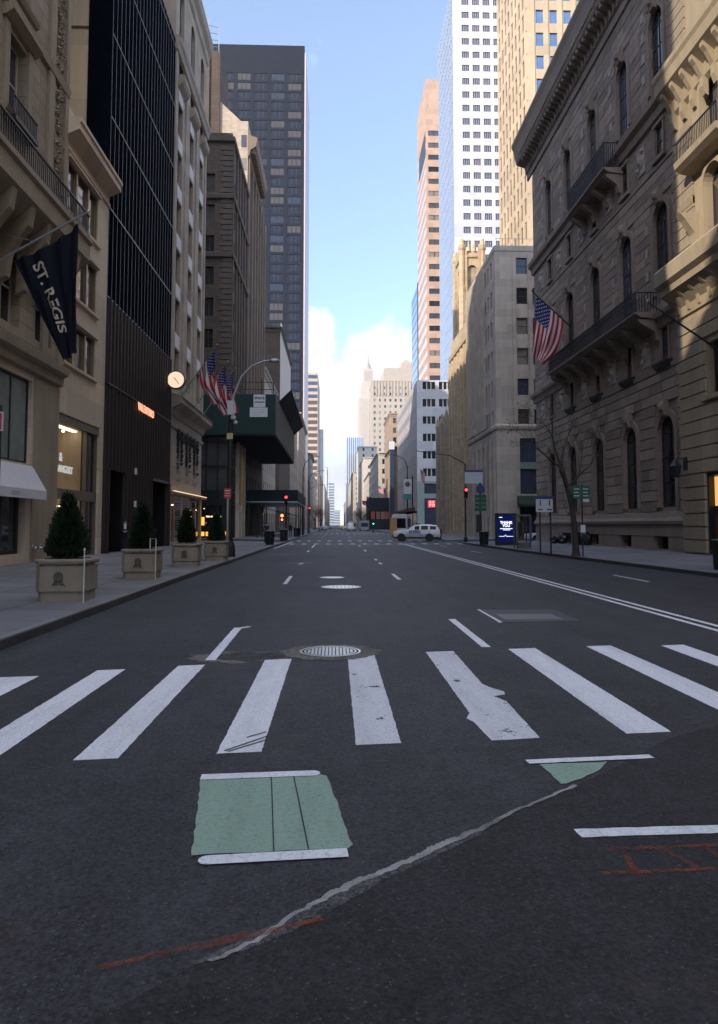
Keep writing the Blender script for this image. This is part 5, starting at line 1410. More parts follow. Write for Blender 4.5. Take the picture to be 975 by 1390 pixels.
# ---- white low office block with red square logos
wl = thing('white_office_block', 'white panelled office block with a grey long side and red square logos', 'building', (XR, 163, .2))
Fc, Fs = Fac(XR, 163, 0), Fac(XR, 214, -90)
hc = []
for z in [12.9+4.0*k+.0 for k in range(6)]:
    for u in (1.35, 5.1, 8.9): hc.append((u, u+2.9, z, z+1.75))
mb = MB(); Fc.wall(mb, 0, 30, 11.7, 35, hc, .3); mb.build('wall', M['white_low'], wl)
mb = MB(); Fs.wall(mb, 0, 51, 5, 35, [], .3); shell(mb, XR, 48, 163.3, 214, 5, 35, 'NET'); mb.build('long_side', M['grey_panel'], wl)
mb = MB()
for z in [12.3+3.9*k for k in range(6)]:
    for k in range(24): Fs.band(mb, 1.2+k*2.05, 2.3+k*2.05, z, z+1.7, -.02, .03)
o = mb.build('window_rows', plain('grey_side_pane', (.22, .215, .22), .4, 0., .3), wl); o['kind'] = 'stuff'
far_windows(wl, Fc, hc, .25, [M['white_frame'], M['glass']], fw=.22, nx=3)
mb = MB(); Fc.wall(mb, 0, 30, 0, 11.7, [(1.6, 11.5, .3, 7.8), (1.6, 11.5, 8.9, 11.2)], .3, d=.02); shell(mb, XR, 48, 163.2, 214, 0, 5, 'NE'); mb.build('corner_frame', plain('pale_green_frame', (.30, .38, .37), .4), wl)
mb = MB(); Fc.band(mb, 1.6, 11.5, .3, 7.8, -.28, -.2); Fc.band(mb, 1.6, 11.5, 8.9, 11.2, -.28, -.2); Fs.band(mb, 1, 50, .3, 4.6, -.1, .01); mb.build('shop_window', M['glass_b'], wl)
mb = MB(); Fs.sweep(mb, 2, 46, [(.02, 5.2), (2.6, 4.9), (2.6, 5.4), (.02, 6.0)]); mb.build('canopy', plain('dark_red_canopy', (.10, .045, .04), .6), wl)
lg = thing('red_logo_sign', 'two lit red square logos with white characters at the white block corner', 'sign', Fc.p(3, 6.5, -.2))
for i, (u, s_) in enumerate(((2.4, ('ユニ', 'クロ')), (4.5, ('UNI', 'QLO')))):
    mb = MB(); Fc.band(mb, u, u+1.75, 5.7, 7.4, -.19, -.1); o = mb.build('logo_square', M['logo_red'], lg)
    for j, q in enumerate(s_): text('lettering', q, .72, M['screen_white'], o, Fc.p(u+.88, 6.92-j*.72, -.09), ext=.004, bold=.012)
# ---- towers behind
wt = thing('white_tower', 'tall white panel tower with neat dark window groups and a blue glass side', 'tower', (34, 200, .2))
Fc, Fs = Fac(34., 200, 0), Fac(34., 229, -90); HT = 160.
hs = []
for k in range(38):
    z = 4.6+4.03*k
    for j in range(6): hs.append((2.65+j*3.1, 4.75+j*3.1, z, z+1.95))
mb = MB(); Fc.wall(mb, 0, 26, 0, HT, hs, .3); shell(mb, 34., 60, 200, 229, 0, HT, 'NET'); mb.build('wall', M['white_tower'], wt)
mb = MB(); mb.face([Fs.p(0, 0), Fs.p(29, 0), Fs.p(29, HT), Fs.p(0, HT)]); mb.build('glass_side', M['glass_sky'], wt)
mb = MB()
for k in range(40): Fs.band(mb, 0, 29, k*4.03, k*4.03+.25, 0, .05)
for k in range(15): Fs.band(mb, k*2.05, k*2.05+.16, 0, HT, 0, .08)
mb.build('side_mullion', plain('pale_blue_mullion', (.5, .55, .62), .4, .3), wt)
far_windows(wt, Fc, hs, .22, [plain('grey_window_frame', (.34, .34, .38), .5), M['glass_b'], M['glass_b'], M['glass_b'], plain('violet_pane', (.10, .09, .13), .1)], fw=.12, nx=4, ref=lambda h: abs(h[2]-105)+(200 if h[0] > 14 else 0))
tt = thing('orange_tower', 'slim tower banded orange granite and dark windows left of the white tower', 'tower', (33.8, 260, .2))
Fc, Fs = Fac(33.8, 260, 0), Fac(33.8, 288, -90); HT = 169.8
zs_ = [36+4.65*k for k in range(25)]
hc = [(.8, 9.0, z, z+2.0) for z in zs_]
mb = MB(); Fc.wall(mb, 0, 12, 0, HT, hc, .25); shell(mb, 33.8, 45.8, 260, 288, 0, HT, 'NET'); Fs.wall(mb, 0, 28, 0, HT, [], .2); mb.build('wall', M['tan_tower'], tt)
far_windows(tt, Fc, hc, .2, [M['dark_frame'], M['glass'], M['blind'], M['glass_b'], M['blind_d']], fw=.3, nx=4, name='window_strip')
mb = MB()
for z in zs_: Fs.band(mb, .4, 27.6, z, z+2.1, 0, .06)
mb.build('side_strip', plain('pale_side_strip', (.66, .60, .60), .3, .3), tt)
mb = MB(); Fs.band(mb, 6, 27, 140, 150, .0, .08); mb.build('plant_louvre', M['dark_frame'], tt)
gt = thing('narrow_glass_tower', 'narrow blue-grey glass tower on the left edge of the right-hand group', 'tower', (35.2, 300, .2))
mb = MB(); mb.box(35.2, 40, 300, 326, 0, 105.); mb.build('wall', M['glass_sky'], gt)
Fs = Fac(35.2, 326, -90); mb = MB()
for k in range(26): Fs.band(mb, 0, 26, k*4.1, k*4.1+.3, 0, .06)
Fs.band(mb, 25.0, 26.05, 0, 105.1, 0, .3); mb.build('mullion', M['dark_frame'], gt)
yt = thing('buff_tower', 'tall buff stone tower with close vertical fins, sunlit, above the grey corner building', 'tower', (28, 102, .2))
Fc, Fs = Fac(28.5, 102, 0), Fac(28.5, 120.5, -90); HT = 118.
hc = rows([1.9, 4.0, 6.1, 8.2, 10.3, 12.4], 1.15, [37.4+3.57*k for k in range(22)], 2.1)
mb = MB(); Fc.wall(mb, 0, 20, 0, HT, hc, .25); shell(mb, 28.5, 48.5, 102, 120.5, 0, HT, 'NET'); Fs.wall(mb, 0, 18.5, 0, HT, [], .2); mb.build('wall', M['yellow_tower'], yt)
mb = MB()
for k in range(9): Fs.band(mb, .05+k*2.16, .95+k*2.16, 20, HT-6, 0, .16)
for k in range(11): Fc.band(mb, .85+k*2.1, 1.1+k*2.1, 36, HT, 0, .14) if k < 8 else None
for j in range(23): Fs.band(mb, 0, 18.5, 36.2+j*3.57, 37.2+j*3.57, 0, .10)
mb.build('fin', M['yellow_tower'], yt)
mb = MB()
for j in range(22):
    for k in range(8): Fs.band(mb, 1.05+k*2.16, 2.12+k*2.16, 37.25+j*3.57, 39.7+j*3.57, 0, .03)
mb.build('window_rows', plain('buff_tower_side_pane', (.13, .095, .07), .25), yt)['kind'] = 'stuff'
far_windows(yt, Fc, hc, .2, [M['white_frame'], glass('blue_sky_pane', (.12, .22, .42), .08, .5)], nx=1)

# ---- down the right side beyond the white block
block_building('dark_gabled_block', 'dark brown stone block with a white attic just past the white office block', 'building', XR, 1, 231, 262, 14, 27, M['brick_far'], pitch=3.4, cor=.8)
mb = MB(); sl_ = thing('blue_banner_slab', 'tall narrow dark blue slab sign beside the grey long wall', 'sign', (18.2, 226, .2)); mb.box(17.6, 18.9, 229.3, 230.6, .2, 26); mb.build('panel', plain('dark_blue_slab', (.02, .04, .08), .4), sl_); mb = MB(); mb.box(17.4, 19.0, 229.1, 230.8, 26, 28.6); mb.build('cap', M['white_panel'], sl_)
block_building('brown_mid_block', 'brown mid-rise block standing in front of the big tan slab', 'building', XR+2, 1, 270, 300, 18, 44, M['brick_far'], pitch=3.2)
ss2 = thing('black_shed', 'black boxed-in sidewalk shed with posters on the far right pavement', 'sidewalk shed', (15, 248, .2))
mb = MB(); mb.box(11.9, 18.6, 248, 248.3, 6.6, 11.2); mb.box(11.9, 12.1, 248.3, 275, 6.6, 11.2); mb.build('fascia', M['shed_blue'], ss2)
mb = MB(); mb.box(11.9, 18.6, 248.05, 275, .2, 3.6); mb.build('hoarding', M['black_metal'], ss2)
for i, (c_, x) in enumerate((((.35, .12, .08), 12.4), ((.30, .16, .12), 14.2), ((.25, .20, .16), 15.8), ((.35, .1, .07), 17.2))):
    mb = MB(); mb.box(x, x+1.3, 247.98, 248.05, 3.8, 6.4); mb.build('poster', plain('poster_print_%s' % 'abcd'[i], c_, .6, var=.5, scale=2), ss2)
mb = MB(); mb.box(11.9, 18.6, 248.06, 275, 3.6, 6.6); mb.build('recess', M['dark'], ss2)
slab, Fs, Fc = block_building('big_tan_slab', 'broad tan stone skyscraper slab with rows of small windows, right of centre', 'tower', 33, 1, 640, 690, 52, 132, M['tan_mid'], street=True, pitch=4.6, ww=1.8, wh=2.5, z0=12, dz=5.6, nx=1, cor=.3, gl=[M['glass'], M['blind'], M['blind_d'], M['glass']])
mb = MB(); mb.box(44, 85, 642, 690, 132, 144); mb.box(60, 71, 645, 680, 144, 150); mb.box(63, 68, 650, 670, 150, 153); mb.build('penthouse', M['tan_mid'], slab)
mb = MB()
for k in range(19): Fc.band(mb, .6+k*2.8, 1.6+k*2.8, 118, 131.5, 0, .6)
mb.build('crown_fin', M['tan_mid'], slab)
es = thing('spire_skyscraper', 'distant stepped cream skyscraper with a needle spire behind the tan slab', 'tower', (70, 1500, .2))
mb = MB()
for x0, x1, h in ((49, 91, 270), (54, 86, 305), (60, 80, 335)): mb.box(x0, x1, 1500+(x0-49), 1560-(x0-49), 0, h)
mb.build('shaft', M['cream'], es)
mb = MB(); mb.lathe((70, 1530, 335), [(9, 0), (8.4, 5), (6.4, 6), (6, 11), (4.2, 12), (3.8, 16), (2.6, 18), (1.9, 21), (1.5, 30), (1.1, 44)], 10); mb.build('spire', plain('spire_metal', (.34, .34, .35), .5), es)
mb = MB()
for k in range(7):
    for (x0, x1, y, h) in ((49, 91, 1500, 268), (60, 80, 1500, 330)):
        st_ = (x1-x0)/8
        if k < 7: mb.box(x0+st_*(k+.75), x0+st_*(k+1.25), y-.6 if x0 == 49 else 1510.4, y+.1 if x0 == 49 else 1511.1, 20 if x0 == 49 else 306, h)
mb.build('window_strip', M['stripe_stone'], es)
rr = [('cream_mid_block', 'cream stone block below the tan slab, far right pavement', 309, 380, 33, M['cream']), ('tan_store_block', 'tan shop block far down the right side beyond the cream block', 389, 460, 30, M['tan_mid']), ('yellow_stone_block', 'sunlit yellow stone block far down the right side', 469, 540, 46, M['cream']), ('pale_stone_tower', 'pale narrow stone tower in front of the spire skyscraper', 549, 600, 62, M['pale']), ('far_tan_block', 'far tan block near the vanishing point on the right', 720, 1000, 55, M['tan_mid']), ('far_dark_block', 'far dark block nearest the vanishing point on the right', 1010, 1500, 42, M['brick_far'])]
for nm, lb, y0, y1, h, m_ in rr: block_building(nm, lb, 'building', XR if y0 < 500 else XR-.5, 1, y0, y1, 14, h, m_, pitch=3.6+(y0-300)*.006, dz=4.2+(y0-300)*.002, ww=1.5, wh=2.2, cor=.8)
bt2, Fs, Fc = block_building('blue_crown_tower', 'pale blue glass tower near the centre with vertical ribs at its top', 'tower', 15.4, 1, 1005, 1060, 24, 125, M['glass_sky'], street=False, camf=False, cor=0, base=1)
mb = MB()
for k in range(9): Fc.band(mb, .2+k*2.7, 1.0+k*2.7, 60, 127, 0, .8)
mb.build('rib', M['pale'], bt2)
# left block added unseen behind the camera, height set to cut the low sun
nb_ = thing('north_shade_block', 'unseen block added behind the viewer on the left to cut the sun', 'building', (XL, -36, .2))
mb = MB(); mb.box(-70, XL, -60, -8.6, 0, NORTH_H); mb.build('wall', M['stone_hotel'], nb_)
mb = MB(); Fz = Fac(XL, -60, 90); Fz.sweep(mb, 0, 51, [(0, NORTH_H-1.5), (.4, NORTH_H-1.2), (1.2, NORTH_H-.4), (1.2, NORTH_H), (0, NORTH_H+.3)]); mb.build('cornice', M['stone_plain'], nb_)
ng_ = thing('north_tower_block', 'limestone block on the near right corner, behind the viewer', 'building', (XR, -36, .2))
mb = MB(); mb.box(XR, 70, -60, -8.6, 0, 60); mb.build('wall', M['stone_pen'], ng_)
mb = MB(); Fz = Fac(XR, -8.6, -90); Fz.sweep(mb, 0, 51, [(0, 58.5), (.4, 58.8), (1.2, 59.6), (1.2, 60), (0, 60.3)]); mb.build('cornice', M['stone_plain'], ng_)
# ================================================================== STREET THINGS
# ---- planters with clipped evergreens
def planter(name, label, x, y, w_, h_, pipe):
    r = thing(name, label, 'planter', (x, y, .155), 'stone planters along the left kerb')
    a = w_/2; z = .155
    def bx(mb, e, z0, z1, ch=.05, tap=0.):
        q = [(-e+ch, -e), (e-ch, -e), (e, -e+ch), (e, e-ch), (e-ch, e), (-e+ch, e), (-e, e-ch), (-e, -e+ch)]
        t_ = (e+tap)/e; b = len(mb.v)
        mb.v += [(x+u, y+v, z+z0) for u, v in q]+[(x+u*t_, y+v*t_, z+z1) for u, v in q]
        mb.f.append(tuple(range(b+7, b-1, -1))); mb.mi.append(0); mb.f.append(tuple(range(b+8, b+16))); mb.mi.append(0)
        for i in range(8): j = (i+1) % 8; mb.f.append((b+i, b+j, b+8+j, b+8+i)); mb.mi.append(0)
    mb = MB(); bx(mb, a-.035, 0, h_*.22, .10); bx(mb, a-.02, h_*.225, h_*.25, .1); bx(mb, a, h_*.255, h_*.84, .11); bx(mb, a-.05, h_*.84, h_*.885, .1); mb.build('tub', M['planter'], r)
    mb = MB(); bx(mb, a+.01, h_*.885, h_*.93, .12, .02); bx(mb, a+.03, h_*.93, h_*.975, .12, 0); bx(mb, a+.03, h_*.975, h_, .12, -.03); mb.build('rim', M['planter'], r)
    mb = MB(); bx(mb, a-.12, h_-.001, h_+.012, .05); mb.build('soil', M['soil'], r)
    mb = MB(); zc = z+h_*.56; f = y-a
    mb.box(x-.085, x+.085, f-.012, f, zc-.09, zc+.06); mb.lathe((x, f-.006, zc+.03), [(.10, -.012), (.085, -.018), (.06, -.01)], 16, 'y')
    for s_ in (-1, 1): mb.tube([(x+s_*.06, f-.012, zc-.06), (x+s_*.12, f-.012, zc-.13), (x+s_*.02, f-.012, zc-.11)], .016, 6)
    mb.build('crest', M['planter_dark'], r)
    if pipe:
        mb = MB(); px = x+a+.0
        if pipe == 1: mb.tube([(px+.03, y-a-.05, z), (px+.03, y-a-.05, z+h_+.18)], .012, 7); mb.lathe((px+.03, y-a-.05, z+h_+.18), [(.02, 0), (.022, .03), (.005, .05)], 8)
        else: mb.tube([(px+.02, y-a-.04, z), (px+.02, y-a-.04, z+h_+.30), (px-.18, y-a+.1, z+h_+.30), (px-.18, y-a+.1, z+h_-.02)], .014, 7)
        mb.build('pipe', plain('white_pipe', (.7, .68, .66), .5), r)
    return r, z+h_
def evergreen(label, x, y, zb, h, rad):
    r = thing('evergreen_tree', label, 'tree', (x, y, zb), 'clipped evergreens in the planters')
    mb = MB(); mb.tube([(x, y, zb), (x, y, zb+h*.9)], [.05, .012], 8); mb.build('trunk', M['bark'], r)
    mb = MB(); rg = random.Random(int(y*10))
    for k in range(5200):
        t_ = 1-math.sqrt(rg.random()); z = zb+.03+t_*(h-.05); a = rg.uniform(0, 2*PI)
        lump = 1+.15*math.sin(2*a+z*3.3+x*7+y)+.12*math.sin(5*a-z*6+y*3)+.07*math.sin(9*a+z*11)
        R_ = rad*(1-t_)**.82*(1 if t_ > .06 else .8)*lump+.02
        rr_ = R_*math.sqrt(rg.uniform(.25, 1.0)); c = Vector((x+rr_*math.cos(a), y+rr_*math.sin(a), z))
        d_ = Vector((math.cos(a)*.7, math.sin(a)*.7, rg.uniform(.2, 1.3))).normalized(); s_ = d_.cross(Vector((rg.uniform(-1, 1), rg.uniform(-1, 1), rg.uniform(-1, 1)))).normalized()
        L = rg.uniform(.05, .12); w_ = rg.uniform(.012, .028)
        mb.face([c-s_*w_, c+s_*w_, c+d_*L+s_*w_*.3, c+d_*L-s_*w_*.3])
    mb.build('crown', M['needles'], r)
pl = [(-5.54, 15.2, .98, .86, 1, 'nearest cast stone planter by the kerb, with a white rod on its front corner', 'tallest evergreen cone, in the planter nearest the viewer', 1.40, .40),
      (-5.64, 21.4, .98, .86, 2, 'second cast stone planter from the viewer, with a bent white pipe over its rim', 'evergreen cone in front of the dark fluted boutique, second from the viewer', 1.42, .385),
      (-5.62, 27.6, .98, .86, 0, 'third cast stone planter from the viewer, standing before the stone shop front', 'evergreen cone in front of the gilt shop window, third from the viewer', 1.36, .365),
      (-5.20, 31.9, .96, .86, 0, 'farthest cast stone planter, next to the pole with the red sign', 'smallest evergreen cone, beside the pole with the red sign', 1.27, .36)]
for x, y, w_, h_, pp, lb, lb2, hh, rd in pl:
    r, zt_ = planter('stone_planter', lb, x, y, w_, h_, pp); evergreen(lb2, x-.02, y, zt_, hh, rd)

# ---- manholes and covers in the road
def manhole(label, x, y, r_, grated, apron):
    o = thing('manhole_cover', label, 'manhole cover', (x, y, 0), 'manhole covers in the road')
    if apron:
        mb = MB(); pts = [(x+(r_+.20+.05*math.sin(k*1.7))*math.cos(2*PI*k/40)*1.08, y+(r_+.20+.05*math.cos(k*2.3))*math.sin(2*PI*k/40)) for k in range(40)]
        mb.face([(a, b, .006) for a, b in pts]); mb.build('apron', M['asphalt_old'], o)
    mb = MB(); N = 40
    for k in range(N):
        a0, a1 = 2*PI*k/N, 2*PI*(k+1)/N
        for ri, ro in ((r_*.93, r_), (r_*.80, r_*.86)) if grated else ((r_*.93, r_),):
            mb.face([(x+ri*math.cos(a0), y+ri*math.sin(a0), .014), (x+ro*math.cos(a0), y+ro*math.sin(a0), .014), (x+ro*math.cos(a1), y+ro*math.sin(a1), .014), (x+ri*math.cos(a1), y+ri*math.sin(a1), .014)])
    if grated:
        g_ = r_*.115
        for i in range(-8, 9):
            for j in range(-8, 9):
                cx_, cy_ = i*g_, j*g_
                if math.hypot(cx_, cy_) < r_*.76: 
                    e = g_*.36
                    mb.box(x+cx_-e, x+cx_+e, y+cy_-e, y+cy_+e, .010, .0145)
    else:
        mb.lathe((x, y, .008), [(r_*.90, 0), (r_*.90, .005)], 40)
        for i in range(-4, 5):
            for j in range(-4, 5):
                if math.hypot(i, j) < 4.2: mb.box(x+i*r_*.19-.02, x+i*r_*.19+.02, y+j*r_*.19-.02, y+j*r_*.19+.02, .013, .018)
    mb.build('cover', M['mh_metal'], o)
    mb = MB(); mb.lathe((x, y, .007), [(r_*.99, 0), (r_*.99, .001)], 40); mb.build('frame', M['mh_dark'], o)
manhole('round grated manhole cover with a worn apron, touching the crosswalk', -.06, 9.80, .41, True, True)
manhole('large bright smooth manhole cover, middle one of the three', .17, 19.9, .55, False, False)
manhole('bright smooth manhole cover farthest up the road', -.10, 23.5, .40, False, False)
mb = MB(); pts = [(-1.25+(.62+.08*math.sin(k*1.9))*math.cos(2*PI*k/32), 9.45+(.40+.06*math.cos(k*1.3))*math.sin(2*PI*k/32)) for k in range(32)]; mb.face([(a, b, .0042) for a, b in pts]); S(mb.build('asphalt_patch', M['asphalt_old']))
mb = MB(); pts = [(-1.1+(.44+.06*math.sin(k*1.9))*math.cos(2*PI*k/32), 9.47+(.30+.05*math.cos(k*1.3))*math.sin(2*PI*k/32)) for k in range(32)]; mb.face([(a, b, .0084) for a, b in pts]); S(mb.build('asphalt_patch', asphalt('asphalt_crumbled', (.05, .048, .05), .9)))
vt = thing('utility_vault_cover', 'flat rectangular utility cover set in the road to the right of the lane line', 'utility cover', (3.6, 13.6, 0))
mb = MB(); mb.poly([(2.92, 14.5), (2.90, 12.62), (4.35, 12.75), (4.42, 14.5)][::-1], 0., .008); mb.build('frame', M['vault'], vt)
mb = MB(); mb.box(3.06, 4.12, 12.95, 13.75, .009, .013); mb.build('lid', M['vault_mid'], vt)
mb = MB(); mb.poly([(2.90, 14.5), (2.86, 14.5), (2.86, 12.60), (2.92, 12.60)], .001, .016); mb.build('edge', M['white_paint'], vt)

# ---- flags
def us_flag(label, base, tip, drop, group, sway=(0, 0), wid=1.):
    r = thing('flag', label, 'flag', base, group)
    b, t_ = Vector(base), Vector(tip)
    mb = MB(); mb.tube([b, t_], [.045, .03], 8); mb.lathe(tuple(t_), [(.02, -.03), (.06, .0), (.06, .05), (.02, .09)], 8); mb.build('pole', M['steel'] if group != 'x' else M['black_metal'], r)
    ax = (b-t_).normalized(); hoist = (b-t_).length*wid
    def fn(u, v):
        p = t_+ax*(.15+(1-v)*hoist)             # v=1 at the tip: the canton hangs from there
        s_ = u*drop
        gather = u*u*.62
        p = p+(t_+ax*(.15+.42*hoist)-p)*gather
        f = (math.sin(v*10+u*3)*.16+math.sin(v*19-u*5)*.07+math.sin(v*27+u*14+base[1])*.035+math.sin(v*6-u*9+base[1])*.07)*min(1, u*1.6)
        return (p.x+f*.6+sway[0]*u*u, p.y+f+sway[1]*u*u, p.z-s_)
    grid_obj('cloth', fn, 40, 39, M['us_flag'], r)
    return r
G3 = 'US flags on angled poles over the left pavement'
us_flag('nearest and largest of the three US flags hanging over the left pavement', (-11.75, 51.6, 9.9), (-8.3, 50.0, 14.3), 3.15, G3, (.75, 0), .36)
us_flag('middle one of the three US flags over the left pavement', (-11.75, 56.3, 9.9), (-8.25, 54.7, 14.2), 3.1, G3, (.7, 0), .36)
us_flag('farthest of the three US flags over the left pavement, by the street lamp arm', (-11.75, 60.3, 9.9), (-8.25, 58.7, 14.6), 3.1, G3, (.6, 0), .36)
# right-hand flag on the club's long balcony
r = thing('flag', 'US flag hanging from the long iron balcony of the club', 'flag', (17.2, 55., 15.3))
b, t_ = Vector((17.3, 55.2, 16.1)), Vector((15.45, 55., 20.05))
b = Vector((18.6, 55.1, 17.2))
mb = MB(); mb.tube([b, t_], [.06, .04], 8); mb.lathe(tuple(t_), [(.02, -.02), (.08, .02), (.08, .07), (.02, .1)], 8); mb.build('pole', M['black_metal'], r)
ax = (b-t_).normalized()
def rf(u, v):
    p = t_+ax*(.40+(1-v)*2.95); s_ = u*4.6; g_ = u*u*.60
    p = p+(t_+ax*.75-p)*g_
    f = (math.sin(v*9+u*3)*.16+math.sin(v*17-u*4)*.08+math.sin(v*26+u*13)*.04+math.sin(v*5-u*8)*.08)*min(1, u*1.6)
    return (p.x+f*.5-.25*u-.25*u*u, p.y+f, p.z-s_)
grid_obj('cloth', rf, 40, 39, M['us_flag'], r)
bp = thing('bare_flagpole', 'bare black flagpole with a pale knob slanting from the buff hotel', 'flagpole', (18.1, 33., 10.0))
mb = MB(); mb.tube([(18.1, 33., 10.0), (14.8, 33., 12.25)], [.06, .035], 8); mb.build('pole', M['black_metal'], bp)
mb = MB(); mb.lathe((14.78, 33, 12.2), [(.02, 0), (.09, .06), (.09, .12), (.02, .18)], 10); mb.build('knob', M['chrome'], bp)
# hotel banner
hb = thing('hotel_flag', 'navy hotel flag with cream lettering ST. REGIS hanging from a slanted pole', 'flag', (-11.8, 24., 10.2))
mb = MB(); mb.tube([(-11.75, 24., 10.3), (-8.40, 24., 12.28)], [.05, .035], 8); mb.tube([(-11.7, 24.0, 11.6), (-10.2, 24.0, 11.25)], .012, 5); mb.build('pole', M['steel'], hb)
mb = MB(); mb.lathe((-8.37, 24, 12.25), [(.02, 0), (.06, .04), (.06, .09), (.02, .12)], 8); mb.build('knob', M['chrome'], hb)
A, B_ = Vector((-10.80, 24, 10.60)), Vector((-8.66, 24, 11.86)); C_, D_ = Vector((-8.67, 24, 7.45)), Vector((-9.10, 24, 7.12))
def ff(u, v):
    top = A.lerp(B_, u); bot = D_.lerp(C_, u)
    p = top.lerp(bot, v)
    sag = -.16*math.sin(PI*u)*(1-v)
    return (p.x, p.y+.12*math.sin(u*11+v*2)*(.2+v)+.06*math.sin(u*23+1)+.05*math.sin(u*7-v*6)*v+.03*math.sin(u*31+v*9), p.z+sag)
cl = grid_obj('cloth', ff, 36, 36, M['navy'], hb)
def fwarp(q):
    # flat text laid on the cloth: x along the slanted hem, z across
    s_, h_ = q.x, q.z
    v = .10+s_*.80/3.0
    u = .30+h_*.42+s_*.07
    p = ff(min(max(u, 0), 1), min(max(v, 0), 1))
    return (p[0], p[1]-.05+q.y, p[2])
me = text('lettering', 'ST. REGIS', .62, M['cream_print'], None, (0, 0, 0), ext=.004, bold=.012, sx=1.0, align='LEFT', rot=Matrix.Rotation(PI/2, 4, 'X'))
ov = wloc(hb)
for vtx in me.data.vertices: vtx.co = Vector(fwarp(vtx.co))-ov
me.parent = hb

# ---- street lamp, signs, signals
lp = thing('street_lamp', 'tall street lamp with a curved arm, white boxes strapped to its dark pole', 'street lamp', (-5.2, 35.7, .15))
mb = MB(); mb.tube([(-5.2, 35.7, .15), (-5.2, 35.7, .9), (-5.2, 35.7, 7.6)], [.19, .17, .11], 12); mb.lathe((-5.2, 35.7, .15), [(.30, 0), (.28, .5), (.20, .75)], 8); mb.build('pole', M['bin'], lp)
mb = MB(); mb.tube([(-5.2, 35.7, 7.4), (-5.05, 35.7, 8.2), (-4.7, 35.7, 9.1), (-4.2, 35.7, 9.65), (-3.6, 35.7, 9.9), (-3.2, 35.7, 9.95)], [.07, .06, .055, .05, .045, .045], 9); mb.build('arm', M['steel'], lp)
mb = MB(); mb.lathe((-3.3, 35.7, 9.93), [(.05, 0), (.11, .12), (.12, .35), (.04, .5)], 10, 'x'); mb.build('lamp_head', M['steel'], lp)
mb = MB(); mb.box(-5.32, -5.02, 35.35, 35.6, 7.15, 7.85); mb.build('signal_box', M['sign_white'], lp)
mb = MB(); mb.lathe((-5.05, 35.5, 6.9), [(.02, 0), (.13, .05), (.13, .2), (.02, .25)], 10); mb.lathe((-4.93, 35.5, 6.68), [(.02, 0), (.1, .05), (.1, .15), (.02, .2)], 10); mb.build('camera', M['sign_white'], lp)
mb = MB(); mb.box(-5.36, -5.06, 35.5, 35.56, 5.95, 6.25); mb.build('plate', plain('yellow_plate', (.50, .44, .22), .6), lp)
sp_ = thing('parking_sign', 'small red no-parking sign on a grey steel pole behind the farthest planter', 'sign', (-4.98, 33.6, .15))
mb = MB(); mb.tube([(-4.98, 33.6, .15), (-4.98, 33.6, 3.2)], .055, 9); mb.build('pole', M['steel'], sp_)
mb = MB(); mb.box(-5.16, -4.83, 33.53, 33.55, 2.95, 3.42); o = mb.build('sign_plate', M['red_sign'], sp_)
mb = MB(); mb.box(-5.12, -4.87, 33.522, 33.529, 3.28, 3.33); mb.box(-5.10, -4.89, 33.522, 33.529, 3.16, 3.2); mb.box(-5.12, -4.9, 33.522, 33.529, 3.04, 3.08); mb.build('print_line', M['sign_white'], o)
le = thing('left_sign_post', 'dark green post with a white-edged red sign at the far left edge', 'sign', (-6.2, 13., .15)); le.name = 'street_sign_post'
mb = MB(); mb.tube([(-6.03, 13, .15), (-6.03, 13, 3.85)], .055, 9); mb.build('pole', plain('dark_green_post', (.012, .03, .025), .5), le)
mb = MB(); mb.box(-6.29, -5.925, 12.93, 12.96, 3.38, 3.72); mb.build('sign_border', M['sign_white'], le); mb = MB(); mb.box(-6.27, -5.945, 12.92, 12.929, 3.40, 3.70); mb.build('sign_plate', M['red_sign'], le)

def signal(label, x, y, zr, group, top=None, arm=None, glow='red_glow', lean=.0, ped=False):
    r = thing('traffic_light', label, 'traffic light', (x, y, .15), group)
    mb = MB(); mb.tube([(x, y, .15), (x, y, .8), (x, y, zr+.5 if top is None else top)], [.14, .09, .075], 10); mb.lathe((x, y, .15), [(.2, 0), (.18, .35), (.1, .5)], 8); mb.build('pole', M['black_metal'], r)
    mb = MB(); mb.box(x-.17, x+.17, y-.40, y-.12, zr-.75, zr+.22); 
    for k in range(3): mb.lathe((x, y-.41, zr-k*.28), [(.125, 0), (.125, -.14), (.115, -.14), (.115, 0)], 14, 'y')
    h_ = mb.build('signal_head', plain('signal_housing', (.02, .022, .02), .5), r)
    k = {'red_glow': 0, 'green_glow': 2}[glow]
    mb = MB(); mb.lathe((x, y-.44, zr-k*.28), [(.02, -.05), (.08, -.035), (.115, 0)], 16, 'y'); mb.build('lens', M[glow], h_)
    if arm:
        mb = MB(); mb.tube([(x, y, arm[1]-1.2), (x+arm[0]*.3, y, arm[1]-.45), (x+arm[0], y, arm[1])], [.05, .045, .035], 8); mb.build('mast_arm', M['black_metal'], r)
    if ped:
        mb = MB(); mb.box(x-.62, x-.22, y-.30, y-.05, 2.0, 2.95); p_ = mb.build('pedestrian_signal', M['black_metal'], r)
        mb = MB(); mb.lathe((x-.42, y-.32, 2.72), [(.02, -.02), (.15, 0)], 12, 'y'); mb.lathe((x-.42, y-.32, 2.28), [(.02, -.02), (.10, 0)], 12, 'y'); mb.build('lens', M['orange_glow'], p_)
    return r
GS = 'traffic signals along the avenue'
signal('red traffic light with a red hand signal, left corner of the first crossing', -5.18, 76.6, 4.65, GS, ped=True)
signal('red traffic light at the second crossing, under the grey mast arms on the left', -5.4, 152.5, 5.3, GS, top=11., arm=(4.6, 10.5))
rs = signal('red traffic light on the right, before the grey corner building', 12.05, 66.2, 4.95, GS, top=7.4, arm=(-4.6, 8.6))
